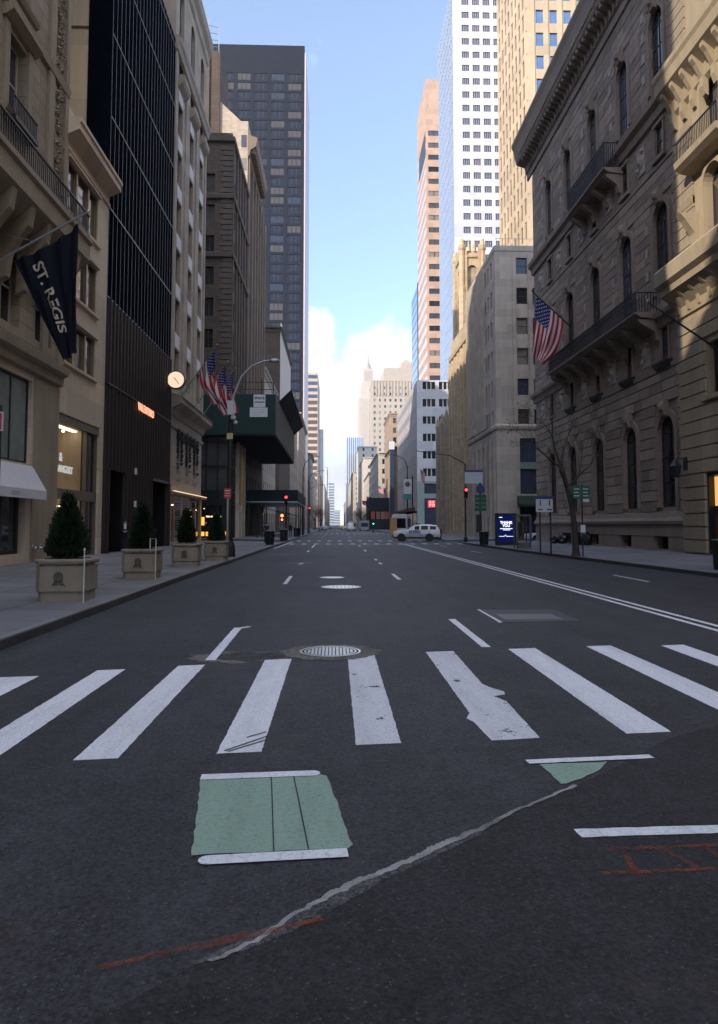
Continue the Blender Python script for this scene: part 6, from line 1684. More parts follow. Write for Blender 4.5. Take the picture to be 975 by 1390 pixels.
signal('green glow near the black shed on the right, built as a traffic light', 8.1, 152.6, 2.6, GS, glow='green_glow')  # signal head stands in for a green glow taken as a shop's
for lb, x, y, h_, a_ in (('black street lamp with a long arm past the low blue shed', -5.0, 112, 12.4, 2.4), ('thin black street lamp with a double bend, farther down the left pavement', -5.05, 135, 12.0, 2.8), ('dark street lamp arching over the white block on the right', 11.9, 118, 13.5, -3.6)):
    r = thing('street_lamp', lb, 'street lamp', (x, y, .15)); mb = MB(); mb.tube([(x, y, .15), (x, y, h_-2)], [.13, .07], 9); mb.build('pole', M['black_metal'], r)
    mb = MB(); mb.tube([(x, y, h_-2.2), (x+a_*.15, y, h_-.9), (x+a_*.5, y, h_-.25), (x+a_, y, h_)], [.06, .055, .05, .04], 8); mb.build('arm', M['black_metal'], r)
    mb = MB(); mb.lathe((x+a_-.25, y, h_), [(.04, 0), (.1, .15), (.1, .4), (.03, .5)], 9, 'x'); mb.build('lamp_head', M['steel'], r)
wb = thing('bus_sign', 'white route board with a blue top edge, high beside the red traffic light', 'sign', (12.5, 63.5, .15))
mb = MB(); mb.tube([(12.55, 63.5, .15), (12.55, 63.5, 6.6)], .05, 8); mb.build('pole', M['steel'], wb)
mb = MB(); mb.box(11.5, 13.1, 63.4, 63.44, 5.4, 6.5); mb.build('board', M['sign_white'], wb); mb = MB(); mb.box(11.48, 13.12, 63.385, 63.455, 6.42, 6.6); mb.build('top_strip', M['blue_sign'], wb)
gs = thing('corner_sign_post', 'dark post with stacked green street signs and a round top at the right corner', 'sign', (12.2, 60.8, .15))
mb = MB(); mb.tube([(12.35, 60.8, .15), (12.35, 60.8, 5.3)], .09, 9); mb.build('pole', M['black_metal'], gs)
mb = MB()
for k in range(4): mb.box(11.85, 12.85, 60.66, 60.70, 2.9+k*.36, 3.2+k*.36)
mb.build('green_plate', M['green_sign'], gs)
mb = MB(); mb.lathe((12.35, 60.66, 4.75), [(.38, 0), (.38, .05)], 16, 'y'); mb.build('round_plate', M['blue_sign'], gs)
mb = MB(); mb.box(11.95, 12.4, 60.5, 60.72, 1.1, 2.6); mb.build('cabinet', M['bin'], gs)
bs_ = thing('bus_stop_sign', 'two-legged bus stop board with a blue top strip before the club', 'sign', (11.35, 38.7, .15))
for x in (11.1, 11.68): mb = MB(); mb.box(x-.035, x+.035, 38.66, 38.74, .15, 2.5); mb.build('leg', M['black_metal'], bs_)
mb = MB(); mb.box(10.88, 11.8, 38.62, 38.66, 2.42, 3.12); mb.build('board', M['sign_white'], bs_)
mb = MB(); mb.box(10.84, 11.84, 38.60, 38.67, 3.12, 3.27); mb.build('top_strip', M['blue_sign'], bs_)
mb = MB()
for x in (11.08, 11.58): mb.box(x, x+.06, 38.605, 38.618, 2.75, 3.05); mb.box(x-.1, x+.16, 38.605, 38.618, 2.52, 2.58);
mb.build('print_line', M['ink'], bs_)
gp_ = thing('parking_sign', 'green parking sign pair on a thin dark pole beside the bare street tree', 'sign', (12.28, 35.4, .15))
mb = MB(); mb.tube([(12.28, 35.4, .15), (12.28, 35.4, 3.75)], .035, 8); mb.build('pole', M['black_metal'], gp_)
mb = MB(); mb.box(11.80, 12.2, 35.33, 35.36, 3.02, 3.68); mb.box(12.25, 12.66, 35.33, 35.36, 3.02, 3.68); o = mb.build('sign_plate', M['green_sign'], gp_)
mb = MB()
for x in (11.86, 12.31):
    for k in range(3): mb.box(x, x+.28-.05*(k % 2), 35.322, 35.329, 3.14+k*.17, 3.18+k*.17)
mb.build('print_line', M['sign_white'], o)
mb = MB(); mb.box(12.32, 12.62, 35.33, 35.36, 2.86, 3.0); mb.box(12.17, 12.40, 35.33, 35.36, 1.35, 1.72); mb.build('small_plate', M['sign_white'], gp_)

# ---- kiosk, phone booth
kk = thing('advertising_kiosk', 'glowing blue advertising kiosk reading THANK YOU on the right pavement', 'kiosk', (13.0, 55, .15))
mb = MB(); mb.box(12.32, 13.88, 54.8, 55.2, .15, 2.55); mb.box(12.28, 13.92, 54.77, 55.23, 2.50, 2.62); mb.build('case', M['bin'], kk)
mb = MB(); mb.box(12.42, 13.78, 54.775, 54.8, .45, 2.45); sc_ = mb.build('screen', M['screen'], kk)
for s_, z, sz in (('THANK', 1.90, .27), ('YOU', 1.66, .27)): text('lettering', s_, sz, M['screen_white'], sc_, (13.1, 54.77, z), ext=.002, bold=.01)
mb = MB()
for x0, x1, z in ((12.62, 13.58, 1.42), (12.85, 13.4, 1.32), (12.55, 12.8, 2.28)): mb.box(x0, x1, 54.768, 54.774, z, z+.05)
mb.box(12.55, 12.95, 54.768, 54.774, .84, .87); mb.box(13.25, 13.65, 54.768, 54.774, .84, .87); mb.tube([(12.95, 54.77, .86), (13.04, 54.77, .98), (13.12, 54.77, .84), (13.25, 54.77, .86)], .02, 5)
mb.build('screen_mark', M['screen_white'], sc_)
pb = thing('phone_booth', 'glass-sided phone booth with a blue edge between the kiosk and the bus stop board', 'phone booth', (12.65, 48, .15))
mb = MB(); 
for x in (12.1, 12.95): 
    for y in (47.6, 48.5): mb.box(x, x+.07, y, y+.07, .15, 2.35)
mb.box(12.08, 13.04, 47.58, 48.6, 2.30, 2.42); mb.box(12.1, 13.02, 47.6, 47.66, .15, .55); mb.box(12.4, 12.75, 48.2, 48.5, .8, 1.9); mb.build('frame', plain('booth_metal', (.14, .14, .13), .4, .4), pb)
mb = MB(); mb.box(12.17, 12.95, 47.63, 47.65, .55, 2.3); mb.build('pane', M['clear'], pb)
mb = MB(); mb.box(12.97, 13.08, 47.55, 47.64, .6, 2.3); mb.build('blue_edge', M['blue_sign'], pb)

# ---- litter bins and bags
def bin_(label, x, y, h_=1.05, r_=.30, zb=.15):
    o = thing('litter_bin', label, 'litter bin', (x, y, zb), 'black litter bins on the pavements')
    mb = MB()
    for k in range(22):
        a = 2*PI*k/22; mb.tube([(x+r_*.86*math.cos(a), y+r_*.86*math.sin(a), zb), (x+r_*math.cos(a), y+r_*math.sin(a), zb+h_)], .022, 4)
    for f in (.05, .5, .97): mb.lathe((x, y, zb+h_*f), [(r_*(.87+.14*f), -.02), (r_*(.90+.14*f), 0), (r_*(.87+.14*f), .02)], 22)
    mb.build('basket', M['bin'], o)
    mb = MB(); mb.lathe((x, y, zb), [(r_*.80, .03), (r_*.93, h_-.03)], 20); mb.build('liner', M['bag'], o)
    mb = MB(); mb.lathe((x, y, zb+h_), [(r_*1.03, 0), (r_*1.03, .04), (r_*.7, .045)], 22); mb.build('rim', M['steel'], o)
bin_('black litter bin on the left kerb, the nearer of the two before the crossing', -5.15, 57.2, 1.1, .36)
bin_('black litter bin on the left, by the red traffic light pole', -5.0, 70.5, 1.15, .40)
bin_('black litter bin at the right kerb under the green street signs', 11.75, 56.6, 1.05, .36)
bin_('black litter bin by the right rear of the police car', 11.2, 78.6, 1.2, .48)
bin_('black litter bin with a pale rim cut by the right edge of the photo', 13.32, 24.4, 1.0, .32, .18)
bin_('small dark litter bin beyond the crossing on the left kerb', -5.2, 98.5, 1.2, .42)
rb = random.Random(5)
def bag(label, x, y, r_, h_):
    mb = MB(); N, K = 14, 9; b0 = len(mb.v); z = .27
    for j in range(K+1):
        t__ = j/K; rr_ = r_*(math.sin(PI*min(t__*.62+.22, 1.))**.7)*(1-.75*max(0, t__-.75)/.25)
        for k in range(N):
            a = 2*PI*k/N; q = rr_*(1+.13*math.sin(3*a+j)+.09*rb.uniform(-1, 1)); mb.v.append((x+q*math.cos(a), y+q*math.sin(a), z+h_*t__))
    for j in range(K):
        for k in range(N): k2 = (k+1) % N; mb.f.append((b0+j*N+k, b0+j*N+k2, b0+(j+1)*N+k2, b0+(j+1)*N+k)); mb.mi.append(0)
    mb.f.append(tuple(b0+K*N+k for k in range(N))); mb.mi.append(0)
    o = mb.build('rubbish_bag', M['bag'], None, True, loc=(x, y, .27)); tag(o, label, 'rubbish bag', 'rubbish bags along the club wall')
bag('black rubbish bag left of the bare street tree, against the club wall', 17.9, 56.2, .42, .85)
bag('small rubbish bag leaning on the one left of the bare street tree', 17.3, 56.6, .32, .6)
bag('black rubbish bag right of the thin green sign pole, against the club wall', 17.9, 52.6, .40, .95)
bag('biggest black rubbish bag, farthest right along the club wall', 18.1, 51.4, .42, 1.0)
for lb, x, y in (('thin short steel post beside the advertising kiosk', 11.95, 56.2), ('thin short steel post between the street sign pole and the bin on the right', 11.95, 59.)):
    mb = MB(); mb.tube([(x, y, .15), (x, y, 1.1)], .04, 8); mb.lathe((x, y, 1.1), [(.045, 0), (.03, .04)], 8); o = mb.build('bollard', M['black_metal'], loc=(x, y, .15)); tag(o, lb, 'bollard')

# ---- trees
def limb(mb, p, d, L, r_, depth, rg, tips, spread=.55):
    pts = [p]; rad = [r_]; q = Vector(p); dd = Vector(d).normalized()
    for k in range(4):
        dd = (dd+Vector((rg.uniform(-.16, .16), rg.uniform(-.16, .16), rg.uniform(-.04, .14)))).normalized()
        q = q+dd*L/4; pts.append(q.copy()); rad.append(r_*(1-.13*(k+1)))
    mb.tube(pts, rad, 7 if r_ > .03 else 4)
    if depth == 0: tips.append((q, dd)); return
    for k in range(3 if depth > 1 else 4):
        a = Vector((rg.gauss(0, 1), rg.gauss(0, 1), rg.gauss(0, .6))); a = (a-dd*a.dot(dd)).normalized()
        st_ = pts[rg.choice([2, 3, 4])] if k else pts[-1]
        limb(mb, st_, (dd+a*rg.uniform(spread*.7, spread*1.4)), L*rg.uniform(.62, .85), rad[-1]*rg.uniform(.55, .8), depth-1, rg, tips, spread)
tr = thing('street_tree', 'leaning bare street tree with budding branches in front of the club', 'tree', (12.1, 35.9, .15))
rg = random.Random(21); mb = MB(); tips = []
trunk = [(12.1, 35.9, .12), (12.08, 35.9, 1.2), (11.95, 35.9, 2.6), (11.72, 35.9, 3.6), (11.45, 35.9, 4.6)]
mb.tube(trunk, [.19, .15, .135, .12, .10], 11)
mb.lathe((12.1, 35.9, .1), [(.27, 0), (.18, .25)], 11)
limb(mb, trunk[-1], (-.25, .1, 1), 1.7, .075, 3, rg, tips); limb(mb, trunk[-2], (.75, -.1, .9), 1.6, .07, 3, rg, tips); limb(mb, trunk[-1], (-.8, -.15, .55), 1.5, .055, 3, rg, tips); limb(mb, trunk[-1], (.35, .6, 1.), 1.5, .07, 2, rg, tips); limb(mb, trunk[-2], (-.7, -.5, .7), 1.3, .06, 2, rg, tips)
mb.build('trunk', M['bark'], tr, True)
mb = MB()
for q, d_ in tips:
    for k in range(9):
        c = q-d_*rg.uniform(0, .5)+Vector((rg.gauss(0, .10), rg.gauss(0, .10), rg.gauss(0, .10))); a = Vector((rg.gauss(0, 1), rg.gauss(0, 1), rg.gauss(0, 1))).normalized(); b_ = a.cross(Vector((rg.gauss(0, 1), rg.gauss(0, 1), 1))).normalized(); s_ = rg.uniform(.012, .032)
        mb.face([c-a*s_*1.5, c+b_*s_, c+a*s_*1.5, c-b_*s_])
mb.build('leaves', M['buds'], tr)
def far_tree(seed):
    rg = random.Random(seed); mb = MB(); tips = []
    mb.tube([(0, 0, 0), (0, 0, 2.2)], [.2, .15], 7)
    for a in range(5): limb(mb, (0, 0, 2.0+.25*a), (math.cos(a*1.3)*.7, math.sin(a*1.3)*.7, 1), 1.9, .08, 2, rg, tips, .6)
    for q, d_ in tips:
        for k in range(10):
            c = q+Vector((rg.gauss(0, .4), rg.gauss(0, .4), rg.gauss(0, .4))); a = Vector((rg.gauss(0, 1), rg.gauss(0, 1), rg.gauss(0, 1))).normalized(); b_ = a.cross(Vector((.3, .5, 1))).normalized(); s_ = rg.uniform(.04, .1)
            mb.face([c-a*s_*2, c+b_*s_*.6, c+a*s_*2, c-b_*s_*.6], 1)
    return mb.mesh('crown', [M['bark'], M['bare']])
ftm = [far_tree(1), far_tree(2)]
sd = ['left', 'right']
for i, (x, y) in enumerate([(-7, 240), (-7, 262), (-7, 335), (-7, 352), (-7, 370), (12.6, 285), (12.8, 312), (12.6, 326), (12.8, 342), (12.6, 358), (12.8, 374), (12.6, 395)]):
    o = link(bpy.data.objects.new('bare_tree', ftm[i % 2])); o.location = (x, y, .15); s_ = 1.0+.25*((i*7) % 5)/4; o.scale = (s_, s_, s_*1.15); o.rotation_euler = (0, 0, i*1.1)
    tag(o, 'brown bare street tree far down the %s pavement, %s' % (sd[x > 0], ['nearest of the five', 'second nearest of the five', 'middle one of the five', 'second farthest of the five', 'farthest of the five', 'nearest of the seven there', 'second nearest of the seven', 'third nearest of the seven', 'middle one of the seven', 'third farthest of the seven', 'second farthest of the seven', 'farthest of the seven'][i]), 'tree', 'bare trees far down the avenue')

# ---- vehicles
def vehicle(name, label, cat, L, Wd, st, paint_, glass_=None, wheels=(-.30, .30), wr=.34, group=None, win=(), lamps=True, glow=None, cladding=None):
    """front points to -x; st: (x, z bottom, z belt, z top, half width) along the length"""
    r = thing(name, label, cat, (0, 0, 0), group)
    def sec(s_):
        x, zb, zk, zt, hw = s_
        gh = zt-zk > .12
        return [(x, -hw*.90, zb), (x, -hw, zb+.14), (x, -hw*1.0, zb+(zk-zb)*.62), (x, -hw*.97, zk), (x, -hw*(.80 if gh else .90), zt-(.08 if gh else .015)), (x, -hw*(.62 if gh else .6), zt), (x, 0, zt+.02),
                (x, hw*(.62 if gh else .6), zt), (x, hw*(.80 if gh else .90), zt-(.08 if gh else .015)), (x, hw*.97, zk), (x, hw, zb+(zk-zb)*.62), (x, hw, zb+.14), (x, hw*.90, zb)]
    ss_ = [sec(s_) for s_ in st]; mb = MB(); n_ = 13
    for a, b in zip(ss_, ss_[1:]):
        for k in range(n_-1): mb.face([a[k], a[k+1], b[k+1], b[k]][::-1])
        mb.face([a[n_-1], a[0], b[0], b[n_-1]][::-1])
    mb.face(ss_[0]); mb.face(ss_[-1][::-1])
    me = mb.mesh('body', paint_)
    import bmesh
    bm = bmesh.new(); bm.from_mesh(me); bmesh.ops.remove_doubles(bm, verts=bm.verts, dist=.001); bmesh.ops.recalc_face_normals(bm, faces=bm.faces); bm.to_mesh(me); bm.free()
    for p_ in me.polygons: p_.use_smooth = True
    me.set_sharp_from_angle(angle=R(38))
    body = link(bpy.data.objects.new('body', me), r)
    # windows laid a few millimetres outside the greenhouse
    def patch(q, out, f=(.06, .94, .08, .90)):
        A_, B2, C2, D2 = [Vector(v_) for v_ in q]
        def P_(u, v): return A_.lerp(B2, u).lerp(D2.lerp(C2, u), v)+out
        return [P_(f[0], f[2]), P_(f[1], f[2]), P_(f[1], f[3]), P_(f[0], f[3])]
    g_ = glass_ or M['car_glass']
    for (i0, i1) in win:
        for s_ in (0, 1):
            mb = MB()
            ka, kb = (3, 4) if s_ == 0 else (9, 8)
            q = [ss_[i0][ka], ss_[i1][ka], ss_[i1][kb], ss_[i0][kb]]
            mb.face(patch(q, Vector((0, -.012 if s_ == 0 else .012, 0)))); mb.build('window', g_, r)
    cs = [i for i in range(len(st)-1) if (st[i][3]-st[i][2] > .12) != (st[i+1][3]-st[i+1][2] > .12)]
    for i in cs:
        mb = MB(); a, b = ss_[i], ss_[i+1]; sg_ = -1 if i == cs[0] else 1
        mb.face(patch([a[4], a[8], b[8], b[4]], Vector((sg_*.012, 0, .014)), (.06, .94, .08, .92))); mb.build('windscreen' if i == cs[0] else 'rear_window', g_, r)
    for wx in wheels:
        for s_ in (-1, 1):
            hw = Wd/2; yc_ = s_*(hw-.11)
            mb = MB(); mb.lathe((wx*L, s_*(hw+.004)-s_*.02, wr+.02), [(wr+.07, 0), (wr+.07, .02*s_)] if s_ > 0 else [(wr+.07, -.02), (wr+.07, 0)], 24, 'y')
            mb.build('wheel_arch', M['car_trim'], r)
            mb = MB(); w0 = (s_*(hw-.20), s_*(hw+.022)); y0, y1 = min(w0), max(w0); mb.lathe((wx*L, 0, wr), [(wr*.94, y0), (wr, y0+.03), (wr, y1-.03), (wr*.94, y1)], 24, 'y')
            wh = mb.build('wheel', M['tyre'], r)
            mb = MB(); yo = s_*(hw+.024); mb.lathe((wx*L, 0, wr), [(wr*.62, min(yo, yo+s_*.012)), (wr*.55, max(yo, yo+s_*.012))], 18, 'y'); mb.build('rim', M['car_trim'] if cladding else M['steel'], wh)
    if lamps:
        f = st[1]; e_ = st[-2]
        for s_ in (-1, 1):
            mb = MB(); mb.box(st[0][0]-.015, st[0][0]+.22, s_*(st[0][4]*.55), s_*(st[0][4]*1.0), st[0][2]-.12, st[0][2]+.06); mb.build('headlight', M['chrome'], r)
            mb = MB(); mb.box(st[-1][0]-.10, st[-1][0]+.02, s_*(st[-1][4]*.72), s_*(st[-1][4]*1.05), st[-1][2]-.12, st[-1][2]+.18); mb.build('tail_light', M['red_sign'], r)
    if cladding:
        mb = MB()
        for s_ in (-1, 1): mb.box(-L*.47, L*.48, s_*(Wd/2-.03), s_*(Wd/2+.008), .30, .48)
        mb.box(st[0][0]-.03, st[0][0]+.1, -Wd*.40, Wd*.40, .34, .66); mb.build('lower_trim', M['car_trim'], r)
    return r
suv_st = [(-2.5, .48, .82, .86, .74), (-2.38, .38, 1.0, 1.03, .90), (-1.7, .32, 1.09, 1.13, .97), (-1.02, .30, 1.16, 1.19, 1.0), (-.22, .30, 1.18, 1.70, 1.0), (.35, .30, 1.19, 1.78, 1.0), (.45, .30, 1.19, 1.785, 1.), (1.28, .30, 1.20, 1.77, 1.0), (1.38, .30, 1.21, 1.765, 1.), (2.12, .33, 1.22, 1.70, .98), (2.44, .40, 1.20, 1.25, .95), (2.52, .48, 1.0, 1.05, .86)]
pc = vehicle('police_car', 'white police SUV with blue lettering, crossing the avenue side-on at the junction', 'police car', 5.04, 2.0, suv_st, M['car_white'], wheels=(-.315, .27), wr=.38, win=((4, 5), (6, 7), (8, 9)), cladding=True)
mb = MB(); mb.box(-.1, .35, -.62, .62, 1.80, 1.90); mb.build('light_bar', M['car_trim'], pc)
mb = MB(); mb.box(-1.1, .35, -1.018, -1.004, .83, .86); mb.box(-1.1, 1.9, -1.018, -1.004, .66, .70); mb.build('stripe', M['car_blue'], pc)
text('lettering', 'NYPD', .40, M['car_blue'], pc, (-.22, -1.010, 1.0), ext=.004, bold=.022, sx=1.1)
mb = MB(); mb.box(.40, .44, -1.005, -.985, .5, 1.18); mb.box(1.36, 1.39, -1.005, -.985, .5, 1.2); mb.box(-.62, -.60, -1.005, -.985, .5, 1.15); mb.build('door_seam', M['car_trim'], pc)
pc.location = (8.75, 77.0, 0); pc.rotation_euler = (0, 0, R(-9))
wc = vehicle('parked_car', 'white car parked in the side street, half hidden by the phone booth', 'car', 4.6, 1.8, [(-2.3, .45, .68, .72, .7), (-2.1, .3, .85, .88, .86), (-.95, .26, .93, .96, .9), (-.2, .26, .96, 1.38, .9), (.6, .26, .97, 1.42, .9), (1.45, .28, .98, 1.36, .9), (1.95, .34, .98, 1.04, .86), (2.3, .45, .8, .84, .74)], M['car_white'], win=((3, 4), (4, 5)))
wc.location = (20.6, 69.2, 0)
sed = [(-2.3, .45, .68, .72, .7), (-2.1, .3, .85, .88, .86), (-.95, .26, .93, .96, .9), (-.2, .26, .96, 1.38, .9), (.6, .26, .97, 1.42, .9), (1.45, .28, .98, 1.36, .9), (1.95, .34, .98, 1.04, .86), (2.3, .45, .8, .84, .74)]
for lb, x, y, pm, rz in (('pale car far down the left lane of the avenue', -6.8+1.6, 262, 'car_silver', 90), ('black car far off in the middle of the avenue', -1.6, 300, 'car_black', 90), ('amber taxi far off in the middle of the avenue', 2.6, 330, 'car_yellow', 90), ('black car parked on the left kerb before the old stone block', -3.6, 205, 'car_black', 90), ('pale car parked at the left kerb under the bare trees', -3.6, 240, 'car_silver', 90), ('black car at the right kerb just past the black shed', 10.4, 292, 'car_black', 90), ('black car far off in the right lane ahead of the pale bus', 5.8, 268, 'car_black', 90), ('amber taxi far off behind the white van', 3.4, 252, 'car_yellow', 90)):
    v_ = vehicle('car', lb, 'car', 4.6, 1.8, sed, M[pm], win=((3, 4), (4, 5)), group='cars far down the avenue'); v_.location = (x, y, 0); v_.rotation_euler = (0, 0, R(rz))
van_st = [(-2.9, .5, 1.1, 1.14, .85), (-2.75, .35, 1.3, 1.33, .98), (-2.2, .3, 1.35, 1.40, 1.), (-1.6, .3, 1.4, 2.35, 1.), (2.6, .32, 1.4, 2.45, 1.), (2.85, .4, 1.3, 2.3, .98), (2.9, .45, 1.2, 1.25, .95)]
v_ = vehicle('white_van', 'white van far off facing away in the right lane', 'van', 5.8, 2., van_st, M['car_white'], wheels=(-.3, .3)); v_.location = (4.6, 215, 0); v_.rotation_euler = (0, 0, R(90))
def bus(name, label, x, y, rz, Lb, Hb, body, windc, group=None, cat='bus'):
    r = thing(name, label, cat, (0, 0, 0), group); w_ = 1.27; mb = MB()
    q = [(-w_, .35), (-w_, Hb-.55), (-w_*.93, Hb-.15), (-w_*.72, Hb), (w_*.72, Hb), (w_*.93, Hb-.15), (w_, Hb-.55), (w_, .35)]
    rg_ = [(-Lb/2, .93, .0), (-Lb/2+.25, 1., .0), (Lb/2-.1, 1., .0), (Lb/2, .96, 0)]
    secs = [[(xx, yy*k, zz) for yy, zz in q] for xx, k, _ in rg_]
    for a, b in zip(secs, secs[1:]):
        for i in range(8): j = (i+1) % 8; mb.face([a[i], b[i], b[j], a[j]])
    mb.face(secs[0]); mb.face(secs[-1][::-1]); mb.build('body', body, r)
    mb = MB(); mb.box(-Lb/2-.02, -Lb/2+.03, -w_*.82, w_*.82, 1.25, Hb-.7); mb.build('windscreen', windc, r)
    for s_ in (-1, 1): mb = MB(); mb.box(-Lb/2+.7, Lb/2-.6, s_*w_, s_*(w_+.015), 1.4, Hb-.75); mb.build('window', windc, r)
    mb = MB(); mb.box(Lb/2-.03, Lb/2+.02, -w_*.8, w_*.8, 1.6, Hb-.6); mb.build('rear_window', windc, r)
    for xx in (-Lb*.32, Lb*.28):
        for s_ in (-1, 1): mb = MB(); mb.lathe((xx, 0, .48), [(.48, min(s_*1.0, s_*1.29)), (.48, max(s_*1.0, s_*1.29))], 18, 'y'); mb.build('wheel', M['tyre'], r)
    r.location = (x, y, 0); r.rotation_euler = (0, 0, R(rz)); return r
bus('white_coach', 'white coach with a wide dark windscreen parked behind the police car', 10.9, 118, 80, 8.5, 3.5, M['car_white'], M['car_glass'])
bus('city_bus', 'pale bus far off in the right lane, farther from the kerb', 5.6, 236, 90, 11, 3.1, plain('pale_pink_bus', (.55, .45, .42), .5), M['glass_b'], 'buses far down the right lane')
bus('city_bus', 'grey-blue bus far off at the right kerb beside the black shed', 8.9, 222, 90, 11, 3.1, plain('grey_blue_bus', (.40, .45, .50), .5), M['glass_b'], 'buses far down the right lane')
oc = thing('sun_glint_box', 'orange box standing in for reflected sun by the front of the white coach', 'cabinet', (9.1, 112, 0))  # orange box stands in for sunlight reflected beside the coach
mb = MB(); mb.box(8.6, 9.6, 111.6, 112.2, .1, 2.7); mb.build('case', plain('sun_glint_orange', (.62, .33, .14), .6), oc); mb = MB(); mb.box(8.55, 9.65, 111.55, 112.25, 2.7, 2.85); mb.build('lid', M['tan_mid'], oc)
vb = thing('vertical_banner', 'white vertical banner with a dark round picture and teal foot, on the right', 'banner', (12., 112, .15))
mb = MB(); mb.tube([(12.1, 112, .15), (12.1, 112, 9.4)], .08, 8); mb.build('pole', M['black_metal'], vb)
mb = MB(); mb.box(10.7, 11.95, 111.95, 112.0, 6.6, 8.9); mb.build('panel', M['paper'], vb); mb = MB(); mb.lathe((11.32, 111.94, 8.1), [(.42, 0), (.42, .008)], 18, 'y'); mb.build('picture', plain('banner_picture', (.12, .12, .13), .7), vb); mb = MB(); mb.box(10.7, 11.95, 111.94, 112.01, 5.7, 6.6); mb.build('teal_panel', plain('teal_print', (.06, .30, .30), .7), vb)
def small_flag(label, x, y, z, c_, kx, group='small flags on the far right facades'):
    r = thing('small_flag', label, 'flag', (x, y, z), group); mb = MB(); mb.tube([(x, y, z), (x-kx*1.6, y, z+1.6)], .04, 5); mb.build('pole', M['steel'], r)
    def fn(u, v): return (x-kx*(1.6-.9*(1-v))+.12*math.sin(v*8)*u, y+.12*math.sin(v*9+u*4)*u, z+1.6-.9*(1-v)-u*2.2)
    grid_obj('cloth', fn, 8, 8, c_, r)
small_flag('red and white flag on the church front beside the white block', 18.4, 141., 11.2, M['us_flag'], 1)
for i, (y, z, m_, lb) in enumerate([(252, 14, 'us_flag', 'US flag over the black shed, nearest of the far flags'), (318, 13, 'us_flag', 'US flag on the cream block beyond the black shed'), (345, 14, 'red_sign', 'plain red flag on the cream block far down the right side'), (372, 13, 'us_flag', 'US flag near the far end of the cream block'), (400, 14, 'red_sign', 'plain red flag on the tan shop block farthest down the right')]): small_flag(lb, 18.6, y, z, M[m_], 2.2)

# ---- people
def person(label, x, y, z, face_deg, joints_pose, top, legs, extra=None, hair=True, scale=1.0):
    """one skinned body; clothing by region, hair a child"""
    r = thing('person', label, 'person', (x, y, z))
    J, E_ = joints_pose
    names = list(J); idx = {n_: i for i, n_ in enumerate(names)}
    me = bpy.data.meshes.new('body'); me.from_pydata([J[n_][:3] for n_ in names], [(idx[a], idx[b]) for a, b in E_], [])
    ob = bpy.data.objects.new('body', me); col.objects.link(ob)
    sk = ob.modifiers.new('skin', 'SKIN'); sk.use_smooth_shade = True; sb = ob.modifiers.new('sub', 'SUBSURF'); sb.levels = 1; sb.render_levels = 1
    for n_ in names:
        s_ = me.skin_vertices[0].data[idx[n_]]; rr_ = J[n_][3]; s_.radius = rr_ if isinstance(rr_, tuple) else (rr_, rr_); s_.use_root = (n_ == 'pelvis')
    dg = bpy.context.evaluated_depsgraph_get(); m2 = bpy.data.meshes.new_from_object(ob.evaluated_get(dg)); bpy.data.objects.remove(ob)
    m2.materials.clear()
    for q in (M['skin'], top, legs, M['shirt'], M['car_trim']): m2.materials.append(q)
    def seg(c):     # nearest bone decides the garment
        best = None
        for a, b in E_:
            A_, B2 = Vector(J[a][:3]), Vector(J[b][:3]); d_ = B2-A_; t__ = max(0, min(1, (c-A_).dot(d_)/max(d_.length_squared, 1e-9))); dd = (c-(A_+d_*t__)).length
            if best is None or dd < best[0]: best = (dd, a, b)
        return best[1]+' '+best[2]
    for p_ in m2.polygons:
        p_.use_smooth = True; k = seg(p_.center); mi = 1
        if 'head' in k or 'neck' in k: mi = 0
        elif 'finger' in k or 'thumb' in k or 'palm' in k: mi = 0
        elif 'toe' in k: mi = 4
        elif 'knee' in k or 'ankle' in k or 'hip' in k: mi = 2
        p_.material_index = mi
    m2.name = 'body'; b_ = link(bpy.data.objects.new('body', m2), r)
    h_ = J['head'][:3]; mb = MB()
    if hair:
        mb.lathe((h_[0], h_[1]+.012, h_[2]-.01), [(.093, -.03), (.104, .02), (.098, .07), (.07, .11), (.01, .13)], 14); mb.build('hair', M['hair'], None).parent = r
    mb = MB()
    for s_ in (-1, 1): mb.lathe((h_[0]+s_*.035, h_[1]-.088, h_[2]+.0), [(.003, -.008), (.012, 0), (.003, .008)], 8, 'y')
    mb.box(h_[0]-.028, h_[0]+.028, h_[1]-.094, h_[1]-.085, h_[2]-.062, h_[2]-.054); mb.build('eyes_and_mouth', M['hair'], None).parent = r
    if extra: extra(r)
    r.rotation_euler = (0, 0, R(face_deg)); r.scale = (scale,)*3
    return r
